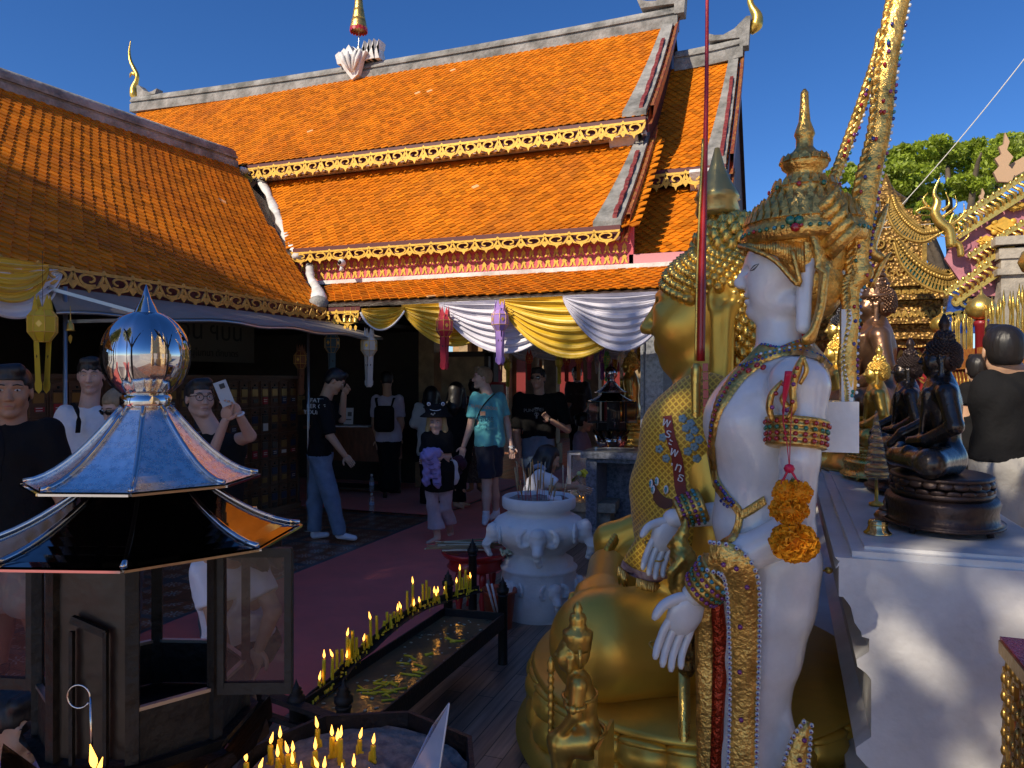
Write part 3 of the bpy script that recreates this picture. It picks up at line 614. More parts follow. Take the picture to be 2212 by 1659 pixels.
# side table
P = Gd(758, 1075); tb = thing('offering_table', 'brown wooden table with white paper standing before the dark hall', 'table', (P.x-.1, P.y+.25, 0), .06)
b = MB(); b.box((0, 0, .98), (1.35, .55, .04)); b.box((0, -.24, .74), (1.25, .04, .44)); b.box((.62, 0, .74), (.04, .5, .44)); b.build('table_top', mat('reddish_wood', (.16, .055, .025), .35, 0, .2, 20, .4, 5, stretch=(4, 1, 1)), tb)
for sx in (-.6, .6):
    for sy in (-.22, .22): b = MB(); b.lathe([(.035, 0), (.025, .1), (.035, .2), (.025, .4), (.035, .52), (.035, .96)], 8, (sx, sy, 0)); b.build('leg', DARKW, tb)
b = MB(); b.box((0, 0, .12), (1.2, .4, .03)); b.build('shelf', DARKW, tb)
PAPER = mat('paper', (.75, .75, .76), .7)
b = MB(); b.box((P.x-.05, P.y+.1, 1.008), (.55, .32, .012), rotm(0, 0, .3)); tag(b.build('paper_stack', PAPER), 'white papers lying on the brown wooden table', 'papers')
cardt = thing('table_card', 'small white printed card standing on the brown wooden table', 'card', (P.x-.18, P.y+.22, 1.02), .2)
b = MB(); b.box((0, 0, .12), (.14, .008, .24), rotm(-.12)); b.build('card', PAPER, cardt)
b = MB(); b.box((.02, -.008, .15), (.06, .002, .06), rotm(-.12)); b.box((.0, -.012, .07), (.09, .002, .015), rotm(-.12)); b.build('print', mat('grey_print', (.15, .15, .15), .6), cardt)
def bottle(P, lab):
    t = thing('water_bottle', lab, 'bottle', P, 0, 'water bottles by the table')
    b = MB(); b.lathe([(.03, 0), (.033, .02), (.031, .08), (.033, .13), (.03, .17), (.014, .2), (.013, .215)], 14); b.build('body', mat('clear_plastic', (.8, .85, .9), .08, trans=.8), t)
    b = MB(); b.lathe([(.016, .213), (.016, .235), (.014, .24)], 12); b.build('cap', PAPER, t); b = MB(); b.lathe([(.0335, .09), (.0335, .13)], 14, cap=False); b.build('label', mat('blue_label', (.3, .4, .6), .4), t)
bottle(Gd(803, 1062, .135), 'small clear water bottle on the low shelf of the brown table'); bottle(Gd(803, 1106), 'small clear water bottle on the floor by the brown table')
# ---- marble pillar + altar ledge
GRAN = mat('grey_granite', (.34, .36, .4), .3, 0, .1, 40, col2=(.1, .11, .13), vscale=26, coat=.2)
P = PY(1425, 820, 7.9); mp_ = thing('granite_pillar', 'square speckled grey granite pillar with grooves behind the golden Buddha', 'pillar', (P.x, 7.95, 0))
b = MB(); b.box((0, 0, 1.3), (.36, .36, 2.6)); b.build('shaft', GRAN, mp_)
b = MB(); b.box((-.14, -.19, 1.3), (.012, .03, 2.6)); b.box((.14, -.19, 1.3), (.012, .03, 2.6)); b.box((.14, -.0, 1.3), (.16, .40, 2.58)); b.build('groove_strips', mat('dark_granite', (.12, .13, .15), .3, 0, .1, 40, .4, 20), mp_)
b = MB(); b.box((-.45, .1, .86), (.75, .6, .07)); b.box((-.45, .12, .8), (.65, .5, .05)); b.box((-.72, .1, .4), (.12, .5, .8)); b.box((-.3, .36, .4), (.8, .06, .8)); b.build('ledge', GRAN, mp_)
# ---- drapes
YEL = mat('yellow_satin', (.7, .44, .015), .42, 0, .08, 20, sheen=.3); LIL = mat('lilac_white_satin', (.6, .58, .66), .45, 0, .08, 20, sheen=.3); WHT = mat('white_cloth', (.72, .72, .76), .7)
def swag(name, label, x0, x1, Y, z, sag, m, edge=None, lead=.25, folds=7, group='draped cloth swags along the hall eave', U=(1, 0, 0), V=(0, 1, 0), drop=0.04):
    U = np.array(U, float); V = np.array(V, float); nu, nv = 40, 56; P = np.zeros((nv, nu, 3))
    for j in range(nv):
        v = j/(nv-1)
        for i in range(nu):
            u = i/(nu-1); s = sag*(v**1.15); sh = (4*u*(1-u))**.85*(1+.35*(u-.4)); pin = min(1, u*5, (1-u)*9)
            fold = sin(v*folds*2*pi+u*2.2+sin(v*9)*1.4)*.022*(.25+.75*pin)+.012*sin(v*folds*4.6*pi+1+u*3)*pin+.012*sin(v*13+u*5+x0*3)*sin(u*8+x0)*pin
            uu = u+(1-v)*lead*0*u
            P[j, i] = U*(x0+(x1-x0)*uu)+V*(Y-.03-fold-.06*v*sh)+np.array((0, 0, z-drop*v-s*sh*(.35+.65*1)))
    b = MB(); b.grid(P); Q = P+V*.012; b.grid(Q[:, ::-1]); t = thing(name, label, 'swag', group=group)
    b.build('cloth', m, t)
    if edge:
        b = MB(); E = P[-1]; b.tube(E+np.array((0, 0, -.005)), .022, 6, flat=.5); b.build('border', edge, t)
    return t
def XP(px, Y): return PY(px, 820, Y).x
Ys = 7.30
sw = [('YEL', 870, 1098, .42), ('LIL', 958, 1240, .5), ('YEL', 1093, 1395, .56), ('LIL', 1232, 1470, .5)]
lab = ['yellow cloth swag gathered behind the red lantern', 'lilac white cloth swag hanging behind the purple lantern', 'yellow cloth swag to the right of the purple lantern', 'lilac white cloth swag ending at the golden Buddha face']
for k, (m_, a, c, s_) in enumerate(sw): swag('cloth_swag', lab[k], XP(a, Ys), XP(c, Ys), Ys-.08*k, 2.5, s_, YEL if m_ == 'YEL' else LIL)
swag('cloth_swag', 'short yellow swag with white border at the left end of the row', XP(788, Ys), XP(880, Ys), Ys-.04, 2.47, .2, YEL, WHT, folds=5)
sw2 = ['far small white swag behind the row, left', 'far small yellow swag behind the row', 'far small white swag next to the tan pillar', 'far small white swag left of the granite pillar']
for k, (a, c) in enumerate(((1090, 1180), (1180, 1260), (1100, 1300), (1280, 1390))): swag('cloth_swag', sw2[k], XP(a, 10.4), XP(c, 10.4), 10.4, 2.3, .3, [LIL, YEL, LIL, LIL][k], folds=4, group='small drapes deep under the hall')
for k in range(9):
    a = 1285+k*13; swag('hanging_drape', ['white', 'yellow'][k % 2]+' narrow gathered drape, number of the fringe left of the granite pillar' if 0 else ('narrow %s drape hanging %s in the far row left of the granite pillar' % (['white', 'yellow'][k % 2], ['first', 'second', 'third', 'fourth', 'fifth', 'sixth', 'seventh', 'eighth', 'ninth'][k])), XP(a, 11), XP(a+14, 11), 11, 2.15, .34, [LIL, YEL][k % 2], folds=2, group='narrow drapes in the far row')
# left swag near the camera, along the wing eave
ul = (0, 1, 0); vl = (-1, 0, 0)
swag('cloth_swag', 'white under swag beneath the yellow cloth at the left picture edge', 3.05, 3.98, 5.06, 2.5, .36, WHT, group='swags on the wing eave', U=ul, V=vl, folds=4)
swag('cloth_swag', 'bright yellow swag hung over white cloth at the left picture edge', 3.1, 3.84, 5.02, 2.5, .26, YEL, group='swags on the wing eave', U=ul, V=vl, folds=4)
swag('cloth_swag', 'white swag running out of the picture at the left edge', 2.2, 3.2, 5.04, 2.5, .3, WHT, group='swags on the wing eave', U=ul, V=vl, folds=4)
# ---- paper lanterns
def lantern(lab, P, col, s=1., tails=4, trim=(.8, .5, .1), tl=.36, group='hanging paper lanterns', cord=.3):
    m_ = mat('paper_%.2f_%.2f_%.2f' % col, col, .6, 0, .1, 60, sheen=.2); tr = mat('trim_%.2f' % trim[0], trim, .4, .5)
    t = thing('paper_lantern', lab, 'lantern', P, random.uniform(0, .8), group); t.scale = (s, s, s)
    b = MB(); b.smooth = False; prof = [(.045, .12), (.088, .06), (.088, -.045), (.045, -.11)]; b.smooth = False
    b.lathe(prof, 8, ph=pi/8)
    for k in range(4): a = pi/4+k*pi/2; c_, s_ = cos(a), sin(a); b.prism([(-.035, .1), (.035, .1), (0, .21)], .004, (c_*.05, s_*.05, 0), (-s_, c_, 0))
    b.build('shade', m_, t)
    b = MB()
    for (r, z) in prof: b.tube([(r*1.01*cos(2*pi*i/8+pi/8), r*1.01*sin(2*pi*i/8+pi/8), z) for i in range(9)], .003, 4)
    for i in range(8): a = 2*pi*i/8+pi/8; b.tube([(r*1.01*cos(a), r*1.01*sin(a), z) for r, z in prof], .0028, 4)
    for i in range(0, 8, 2): a = 2*pi*i/8; b.prism([(-.02, 0), (0, .025), (.02, 0), (0, -.025)], .003, (.083*cos(a), .083*sin(a), .008), (-sin(a), cos(a), 0))
    b.build('gilt_trim', tr, t)
    for k in range(tails):
        b = MB(); a = 2*pi*k/tails+pi/4; c_, s_ = cos(a), sin(a); sp = .012
        pts = [(-.028, 0), (.028, 0), (.03, -tl*.75), (.04, -tl*.82), (.036, -tl*.93), (0, -tl), (-.036, -tl*.93), (-.04, -tl*.82), (-.03, -tl*.75)]
        b.prism(pts, .003, (c_*.042, s_*.042, -.1), (-s_, c_, 0), (c_*sp*4, s_*sp*4, 1)); b.prism([(-.008, -tl*.3), (0, -tl*.27), (.008, -tl*.3), (0, -tl*.34)], .006, (c_*.042, s_*.042, -.1), (-s_, c_, 0), (c_*sp*4, s_*sp*4, 1), m=1)
        b.build('tail', [m_, DARKW], t)
    b = MB(); b.tube([(0, 0, .1), (0, 0, .2+cord)], .0015, 4); b.build('cord', DARKW, t)
YL = (.62, .42, .01); lantern('olive yellow paper lantern beside the left awning pole', Wp(92, 703, 5.0), YL, 1.0, 2, tl=.36)
lantern('crimson paper lantern with gold trim before the yellow swag', PY(960, 705, 7.05), (.5, .015, .04))
lantern('purple paper lantern with lilac tails before the white swag', PY(1080, 692, 7.0), (.38, .22, .62), .98)
lantern('pale white paper lantern in the shade by the awning end', PY(797, 748, 7.2), (.6, .55, .48))
lantern('dim blue paper lantern in the shade above the brown table', PY(717, 742, 7.9), (.06, .14, .22), 1.05)
lantern('dim brown orange paper lantern above the cabinet end', PY(650, 778, 8.1), (.25, .1, .05), 1.0)
P_far = [(1081, 780, 'pink', (.6, .12, .2)), (1097, 790, 'yellow', (.6, .5, .05)), (1143, 775, 'red', (.5, .03, .02)), (1208, 783, 'lemon yellow', (.65, .55, .05)), (1224, 778, 'dark red', (.35, .02, .02)), (1273, 772, 'rose', (.6, .15, .25)), (1301, 773, 'violet', (.25, .08, .35)), (1310, 776, 'green', (.1, .35, .08)), (1343, 775, 'cream', (.7, .65, .55)), (1366, 785, 'sky blue', (.1, .35, .6)), (1250, 775, 'orange', (.6, .2, .03))]
for px, py, n_, c_ in P_far: lantern('small far %s paper lantern with tails under the hall roof' % n_, PY(px, py, 10.0), c_, .62, 2, tl=.4, group='small lanterns deep under the hall', cord=.5)
# small hanging bells
def bell(P, lab, s=1.):
    t = thing('hanging_bell', lab, 'bell', P, 0, 'small hanging bells'); b = MB(); b.lathe([(.032*s, -.06*s), (.026*s, -.045*s), (.022*s, -.01*s), (.01*s, 0), (.004*s, .03*s), (.002, .12*s)], 12); b.build('body', GOLD, t)
    b = MB(); b.prism([(-.018*s, -.1*s), (0, -.085*s), (.018*s, -.1*s), (.014*s, -.13*s), (0, -.15*s), (-.014*s, -.13*s)], .002, (0, 0, 0)); b.build('clapper', GOLDY, t)
for k, px in enumerate((152, 745, 757, 768)): bell(Wp(px, 697 if k == 0 else 686, 5.3 if k == 0 else 8.4), ['small brass bell hanging beside the left awning pole', 'leftmost of three small bells under the corner valance', 'middle of three small bells under the corner valance', 'rightmost of three small bells under the corner valance'][k])
# security camera under the eave
P = PY(738, 568, 8.1); cc = thing('security_camera', 'white round security camera under the gold valance near the roof corner', 'camera', P)
b = MB(); b.ell((0, 0, 0), (.05, .06, .05), 14); b.lathe([(.035, -.1), (.02, -.06), (.02, -.02)], 10); b.build('housing', PAPER, cc)
b = MB(); b.ell((.0, -.05, 0), (.028, .02, .028), 12); b.build('lens', KN, cc)
# small red framed notice
P = PY(1075, 850, 10.2); t = thing('wall_notice', 'small red edged notice board behind the blue shirt man', 'notice', P); b = MB(); b.box((0, 0, 0), (.28, .03, .34)); b.build('frame', REDM, t); b = MB(); b.box((0, -.02, 0), (.2, .01, .26)); b.build('sheet', mat('dull_paper', (.4, .38, .34), .7), t)
# ================================================================ UNSEEN TREES ADDED BEHIND THE VIEWER TO SHADE THE COURT
LEAFM = mat('tree_leaves', (.22, .24, .05), .5, 0, 0, var=.3, vscale=1.5, island=.5)
def translucent(m, col, f=.5):
    t = m.node_tree; o = t.nodes['Material Output']; b = t.nodes['Principled BSDF']; tr_ = nn(t, 'ShaderNodeBsdfTranslucent'); tr_.inputs[0].default_value = (*col, 1); mx = nn(t, 'ShaderNodeMixShader'); mx.inputs[0].default_value = f
    t.links.new(b.outputs[0], mx.inputs[1]); t.links.new(tr_.outputs[0], mx.inputs[2]); t.links.new(mx.outputs[0], o.inputs[0])
translucent(LEAFM, (.55, .52, .16)); BARK = mat('bark', (.12, .09, .06), .9, 0, .6, 20, .3, 6)
def crown(cs, n, size, core=0., seed=1, flat=1.):
    r = np.random.default_rng(seed); V = []; F = []; k = 0
    tot = sum(c[3]**2 for c in cs)
    for cx, cy, cz, R in cs:
        m = int(n*R*R/tot); d = r.normal(size=(m, 3)); d /= np.linalg.norm(d, axis=1)[:, None]; rad = R*(.62+.38*r.random(m)**.6)*(1+.12*np.sin(d[:, 0]*7+d[:, 2]*5))
        c = np.array((cx, cy, cz))+d*rad[:, None]*np.array((1, 1, flat)); a = r.normal(size=(m, 3)); a /= np.linalg.norm(a, axis=1)[:, None]; q = np.cross(a, r.normal(size=(m, 3))); q /= np.linalg.norm(q, axis=1)[:, None]; s = size*(.6+.8*r.random(m))[:, None]
        P = np.stack([c-a*s, c+q*s*.45, c+a*s, c-q*s*.45], 1).reshape(-1, 3); V.append(P); F += [(k+4*i, k+4*i+1, k+4*i+2, k+4*i+3) for i in range(m)]; k += 4*m
    b = MB(); b.smooth = False; b.add(np.concatenate(V), F)
    if core:
        b.smooth = True
        for cx, cy, cz, R in cs: b.ell((cx, cy, cz), (R*core, R*core, R*core*flat), 12)
    return b
sh = [(-17, -8.5, 9.6, 4.6, 0), (-13.4, -7.5, 9.9, 3.9, 1), (-10.0, -7.0, 10.2, 3.3, 2), (-7.4, -6.3, 8.6, 2.5, 3), (-4.8, -5.6, 7.2, 2.0, 4)]  # crowns placed and sized as occluders between sun and court
for x, y, z, R, k in sh:
    t = thing('added_shade_tree', 'added unseen broad leafy tree %s behind the viewer shading the court' % ['farthest to the left', 'second from the left', 'in the middle', 'fourth from the left', 'nearest the chedi'][k], 'tree', (x, y, 0), 0, 'added shade trees behind the viewer')
    cs = [(0, 0, z, R), (R*.5, .2, z+R*.25, R*.62), (-R*.5, -.3, z+R*.1, R*.66)]; crown(cs, int(3600*(R/3.3)**2), .2, 0, k+3).build('crown', LEAFM, t)
    b = MB(); b.tube([(0, 0, 0), (.1, 0, z*.5), (0, 0, z)], [.35, .28, .15], 10); b.build('trunk', BARK, t)
# ================================================================ MARBLE BALUSTRADE / ALTAR
YA = 2.6
pro = [(1812, 1222), (1812, 1288), (1822, 1290), (1830, 1300), (1838, 1312), (1846, 1345), (1860, 1365), (1862, 1375), (1878, 1380), (1877, 1408), (1850, 1425), (1852, 1440), (1872, 1455), (1882, 1468), (1882, 1592), (1848, 1615), (1850, 1630), (1872, 1655), (1890, 1668), (1886, 1720), (1840, 1735), (1840, 1770)]
PT = [(PY(a, c, YA).x, PY(a, c, YA).z) for a, c in pro]
x0 = PT[0][0]; PT = [(x0-.012, 1.098), (x0+.002, 1.085), (x0-.01, 1.06)]+PT; PT += [(PT[-1][0], .0), (.82, 0), (.82, 1.098)]
alt = thing('marble_altar', 'long white marble altar wall with moulded side and flat front', 'altar')
b = MB(); b.prism(PT, 4.6, (0, YA+2.3, 0), (1, 0, 0), (0, 0, 1)); b.build('wall', MARBLE, alt)
b = MB(); b.box(((x0+.82)/2+.02, YA+2.32, 1.108), (.82-x0-.04, 4.6, .02)); b.box(((x0+.82)/2+.03, YA+2.34, 1.122), (.82-x0-.1, 4.56, .012)); b.build('top_slab', MARBLE, alt)
b = MB(); b.box((x0+.02, YA+2.8, .34), (.12, 4.0, .05)); b.box((x0+.06, YA+2.8, .16), (.1, 4.0, .32)); b.build('lower_ledge', MARBLE, alt)
ZT = 1.13
# ================================================================ SEATED BUDDHA FIGURES
def curls(mb, c0, surf, n, r, mask, m=0, k=7, hgt=1.5):
    for i in range(n):
        z = 1-2*(i+.5)/n; a = i*2.399963; d = np.array((math.sqrt(1-z*z)*cos(a), math.sqrt(1-z*z)*sin(a), z)); p = surf(d)
        if p is None or not mask(p): continue
        q = Vector(d).to_track_quat('Z', 'Y').to_matrix(); mb.lathe([(r, -r*.5), (r*1.02, r*.25), (r*.68, r*.55), (r*.66, r*.8), (r*.34, r*1.0), (r*.3, r*hgt*.8), (r*.02, r*hgt)], k, p, np.array(q), m, cap=False)
def surf_of(ells, c0):
    c0 = np.array(c0)
    def f(d):
        for t in np.arange(.34, .02, -.004):
            p = c0+d*t
            for c, r in ells:
                if (((p-np.array(c))/np.array(r))**2).sum() < 1: return p
    return f
def face(F, c, s, k=.012):       # classical face, facing +x, head centre c, scale s (head half height .105*s)
    x, y, z = c
    def E(o, r, kk=k, op='u'): F.ell((x+o[0]*s, y+o[1]*s, z+o[2]*s), [q*s for q in r], kk*s, op)
    E((0, 0, .01), (.088, .076, .1)); E((.02, 0, -.045), (.066, .06, .058), .03)
    E((.055, 0, -.078), (.026, .028, .026), .02)                                  # chin
    F.cap((x+.084*s, y, z+.025*s), (x+.108*s, y, z-.02*s), .0065*s, .0115*s, .012*s)     # nose
    for q in (-1, 1):
        E((.098, q*.012, -.024), (.011, .009, .008), .008)
        F.cap((x+.082*s, y+q*.012*s, z+.036*s), (x+.066*s, y+q*.05*s, z+.03*s), .007*s, .006*s, .01*s)   # brow
        E((.086, q*.031, .018), (.014, .017, .008), .01, 's'); E((.074, q*.031, .01), (.014, .017, .012), .006)
        E((.05, q*.045, -.02), (.034, .026, .036), .03)                             # cheek
    F.cap((x+.084*s, y-.016*s, z-.047*s), (x+.084*s, y+.016*s, z-.047*s), .0075*s, .0075*s, .006*s); F.cap((x+.082*s, y-.012*s, z-.058*s), (x+.082*s, y+.012*s, z-.058*s), .009*s, .009*s, .006*s)
def long_ear(F, c, s, side, L=.12):
    x, y, z = c; yy = y+side*.078*s
    F.ell((x-.008*s, yy+side*.006*s, z+.015*s), (.026*s, .009*s, .034*s), .006); F.ell((x-.004*s, yy+side*.013*s, z+.018*s), (.014*s, .006*s, .02*s), .004, 's')
    F.cap((x-.014*s, yy+side*.006*s, z), (x-.006*s, yy+side*.008*s, z-(L-.02)*s), .011*s, .013*s, .01); F.cap((x+.004*s, yy+side*.006*s, z-.01*s), (x+.004*s, yy+side*.008*s, z-(L-.02)*s), .008*s, .01*s, .008)
def hand_tubes(mb, wrist, dirv, palm, s=1., side=1, spread=.1, curl=.15, m=0, relax=None):
    """open hand: wrist point, finger direction, palm normal"""
    w_ = Vector(wrist); d = Vector(dirv).normalized(); n = Vector(palm).normalized(); n = (n-d*n.dot(d)).normalized(); x = d.cross(n)*side
    mb.ell(w_+d*.045*s, (.05*s, .04*s, .017*s), 12, np.array((Matrix((d, x, n)).transposed())), m)
    for k, (o, L, r) in enumerate(((-.027, .066, .0078), (-.009, .076, .0085), (.0095, .073, .0085), (.028, .064, .0082))):
        p = w_+d*.082*s+x*o*s; a = (o*spread*12); pts = [w_+d*.05*s+x*o*.8*s]; q = p.copy(); dd = (d+x*a).normalized(); pts.append(q.copy()); c_ = curl*(1+.25*(3-k))
        for j in range(3):
            dd = (dd+n*c_*(j+.3)).normalized(); q = q+dd*L*s/3*(1.25 if j == 0 else 1.); pts.append(q.copy())
        mb.tube(cr(pts, 3), np.interp(np.linspace(0, 1, 13), [0, .3, .7, .93, 1], [r*1.1*s, r*1.08*s, r*s, r*.85*s, r*.45*s]), 8, m)
    b0 = w_+d*.022*s+x*.03*s; pts = [w_+d*.015*s+x*.015*s, b0, b0+(d*.6+x*.75+n*.2).normalized()*.035*s, b0+(d*.6+x*.75+n*.2).normalized()*.035*s+(d*.9+x*.35+n*.25).normalized()*.034*s]
    mb.tube(cr(pts, 4), np.interp(np.linspace(0, 1, 13), [0, .4, .9, 1], [.012*s, .012*s, .009*s, .004*s]), 8, m)
def buddha_body(h=.01, fine=.0055, knees=.35, robe=True, headc=(.015, 0, .705), hs=1.):
    F = Fld((-.2, -.5, -.02), (.42, .5, .92), h, (None, None, (.58, .84, fine)))
    for s_ in (1, -1):
        F.cap((-.03, s_*.09, .09), (.11, s_*knees, .085), .098, .085, .04); F.cap((.11, s_*knees, .08), (.25, s_*.02, .085), .08, .055, .03)
        F.cap((.26, s_*.03, .09), (.2, -s_*.15, .135), .045, .035, .02); F.cap((.2, -s_*.15, .135), (.16, -s_*.2, .14), .035, .024, .02)
        F.cap((0, s_*.1, .51), (0, s_*.185, .495), .06, .062, .05)
    F.chain([(-.02, 0, .12), (-.01, 0, .28), (0, 0, .42), (0, 0, .5)], [.15, .118, .15, .13], .05, (.72, 1, 1)); F.cap((.045, -.07, .42), (.045, .07, .42), .06, .06, .05)
    F.cap((0, 0, .5), (.0, 0, .64), .062, .05, .04)
    F.chain([(0, .195, .49), (-.03, .25, .3), (.1, .13, .2), (.17, .03, .185)], [.06, .05, .042, .034], .015)
    F.chain([(0, -.195, .49), (-.0, -.27, .31), (.17, -.31, .21), (.24, -.325, .14)], [.06, .05, .042, .032], .015)
    if robe: F.cap((.1, .1, .5), (.115, .06, .22), .02, .02, .02, sq=(1, 1.6, 1)); F.cap((.03, .12, .545), (.1, .1, .48), .022, .02, .02)
    for a in (.545, .565): F.ell((0, 0, a), (.064, .064, .008), .006)
    face(F, headc, hs)
    for q in (-1, 1): long_ear(F, headc, hs, q)
    return F
HE = [((-.012, 0, .745), (.102, .094, .085)), ((-.03, 0, .71), (.085, .088, .09)), ((-.02, 0, .83), (.055, .055, .06))]
def hairmask(p): return p[2] > .655 and not (p[0] > .03 and p[2] < .765+(.02 if abs(p[1]) < .03 else 0)-abs(p[1])*.5) and not (p[0] > -.035 and p[2] < .735 and abs(p[1]) > .04)
_c = {}
def proto(key, fn):
    if key not in _c: _c[key] = fn()
    return _c[key]
def mk_body():
    b = buddha_body().mesh(); hand_tubes(b, (.24, -.325, .14), (.3, 0, -1), (-1, 0, -.2), .75, -1); hand_tubes(b, (.15, .05, .19), (.15, -1, 0), (0, 0, 1), .75, 1); return b
def mk_hair(): b = MB(); [b.ell(c, r, 20) for c, r in HE]; curls(b, (-.02, 0, .72), surf_of(HE, (-.02, 0, .72)), 520, .0115, hairmask, hgt=.8); b.lathe([(.026, .87), (.03, .885), (.026, .9), (.034, .918), (.034, .935), (.022, .96), (.006, .99)], 14, (-.02, 0, 0)); return b
def mk_crown():
    b = MB(); [b.ell(c, r, 20) for c, r in HE]; b.lathe([(.096, .745), (.104, .752), (.104, .772), (.098, .775)], 28, (-.005, 0, 0), sx=1.02)
    for i in range(11):
        a = -1.5+3*i/10; b.prism([(-.016, 0), (.016, 0), (.012, .025), (0, .05), (-.012, .025)], .006, (.1*cos(a), .1*sin(a), .77), (-sin(a), cos(a), 0), (-.2*cos(a), -.2*sin(a), 1))
    curls(b, (-.02, 0, .72), surf_of(HE, (-.02, 0, .72)), 420, .011, hairmask, hgt=1.1)
    z = .86
    for k in range(5): r = .046-.009*k; b.lathe([(r, z), (r*1.1, z+.012), (r*.7, z+.028)], 14, (-.02, 0, 0)); z += .03
    b.lathe([(.012, z-.01), (.001, z+.07)], 10, (-.02, 0, 0)); return b
def eye_paint(b, c, s):
    for q in (-1, 1): b.ell((c[0]+.0835*s, c[1]+q*.031*s, c[2]+.006*s), (.005*s, .014*s, .0032*s), 8, m=1)
def lotus_base(b, r, z0, rows=2, n=22, sx=.72, m=0):
    b.lathe([(r*.95, z0), (r, z0+.03), (r*.9, z0+.05), (r*.8, z0+.07), (r*.86, z0+.09), (r*.98, z0+.115), (r*.98, z0+.13), (r*.9, z0+.135)], 40, sx=sx, m=m)
    for q in range(rows):
        for i in range(n):
            a = 2*pi*(i+.5*q)/n; x, y = cos(a)*sx, sin(a); up = q == 0
            b.ell((x*r*.95, y*r*.95, z0+(.095 if up else .045)), (.012, r*2.7/n, .026), 8, rotm(0, (-.4 if up else .5), a), m)
def seated(lab, P, s, bm, hm, hair='curl', base='lotus', group='seated Buddha figures on the altar', rz=pi, name='buddha_statue', cat='statue'):
    t = thing(name, lab, cat, P, rz, group); t.scale = (s, s, s); zb = 0
    if base == 'lotus':
        zb = .34; b = MB(); lotus_base(b, .4, .2); b.lathe([(.42, .2), (.44, .17), (.42, .12), (.43, .06), (.46, .05)], 40, sx=.72)
        b.lathe([(.46, .05), (.46, .035), (.4, .03)], 40, sx=.74)
        for a in (pi/4, 3*pi/4, 5*pi/4, 7*pi/4): b.tube([(cos(a)*.34*.8, sin(a)*.44*.95, .06), (cos(a)*.36*.8, sin(a)*.46*.95, .0)], [.028, .018], 6)
        b.build('lotus_base', hm if hair == 'curl' else bm, t)
    elif base == 'drum':
        zb = .36; b = MB(); b.lathe([(.4, 0), (.41, .02), (.36, .06), (.34, .16), (.36, .2)], 30, sx=.85); lotus_base(b, .36, .2, sx=.85, n=16); b.lathe([(.37, .335), (.37, .352)], 30, sx=.85); b.build('gold_drum_base', GOLD, t)
    def put(mb, nm, mats):
        o = link(mb.data, nm, t, (0, 0, zb)); o.material_slots; me = mb.data
        if me.materials[0] != mats[0]:
            me2 = me.copy(); me2.materials.clear(); [me2.materials.append(x) for x in mats]; o.data = me2
        return o
    put(proto('body', lambda: hide(mk_body2())), 'body', [bm, KN]); put(proto('crown' if hair == 'crown' else 'hair', lambda: hide((mk_crown if hair == 'crown' else mk_hair)().build('x', KN))), 'crown' if hair == 'crown' else 'curled_hair', [hm]); return t
def mk_body2(): b = mk_body(); eye_paint(b, (.015, 0, .705), 1.); return b.build('x', [KN, KN])
def hide(o):
    class Q: pass
    q = Q(); q.data = o.data; bpy.data.objects.remove(o); return q
def onA(px, py): return Gd(px, py, ZT)
def SB(px, pyb, lab, size_px, bm, hm, **k):
    P = onA(px, pyb); d = (CH-ZT)*FP/(pyb-HY); s = size_px/FP*d/(1.01+(.34 if k.get('base', 'lotus') != 'none' else 0)); return seated(lab, P, s, bm, hm, **k)
SB(2032, 1136, 'dark bronze seated Buddha with spiky curls on the near end of the altar', 465, BRONZE, mat('dark_bronze_hair', (.055, .035, .03), .38, .6, .2, 40, .3, 8))
seated('dark bronze Buddha with small top knob, second on the altar', onA(1975, 1075)+Vector((.0, 0.2, 0)), .56, BRONZE, MATS['dark_bronze_hair'])
seated('brown bronze crowned Buddha on a golden drum, tallest on the altar', onA(1893, 1012), .93, BROWNB, BROWNB, hair='crown', base='drum')
seated('pale gold Buddha between the brown crowned one and the dark ones', Vector((.46, 4.5, ZT)), .55, GOLD, GOLDB)
seated('pale gold Buddha half hidden behind the brown crowned figure', Vector((.3, 5.2, ZT)), .68, GOLD, GOLDB)
HB = mat('black_hair_lacquer', (.015, .015, .02), .3)
seated('gold Buddha with black hair and gold tip behind the brown figure', Vector((.36, 5.75, ZT)), .86, GOLDB, HB)
seated('gold Buddha with black hair far back beside the white deity arm', Vector((.0, 7.2, .85)), 1.0, GOLDB, HB)
# offerings on the altar
GLASS = mat('clear_glass', (.92, .94, .95), .02, trans=1., alpha=1.)
def cone(px, pyb, hpx, lab):
    P = onA(px, pyb); d = (CH-ZT)*FP/(pyb-HY); H = hpx/FP*d; t = thing('parasol_cone', lab, 'offering', P, 0, 'clear plastic cones over tiered gilt parasols'); z0 = H*.3; r = (H-z0)*.19
    b = MB(); b.lathe([(.03, 0), (.03, .012), (.008, .02), (.006, z0), (r*.8, z0), (r*.8, z0+.004)], 16); b.build('stand', GOLD, t)
    b = MB(); n = 8
    for k in range(n): q = r*.86*(1-k/n*.9); z = z0+.01+(H-z0)*.85*k/n; b.lathe([(q, z), (q, z+.01), (q*.6, z+.016)], 22, mod=lambda a, zz, j: 1+.05*cos(a*11))
    b.build('gilt_tiers', LEAF, t)
    b = MB(); b.lathe([(r, z0-.005), (r*.96, z0+.01), (.004, H)], 28, cap=False); b.build('clear_cone', mat('clear_film', (.9, .9, .92), .05, trans=0, alpha=.1, spec=.8), t)
cone(1893, 1092, 205, 'tall clear cone over gilt tiers beside the near dark Buddha'); cone(1960, 1000, 110, 'smaller clear cone over gilt tiers behind the taller cone')
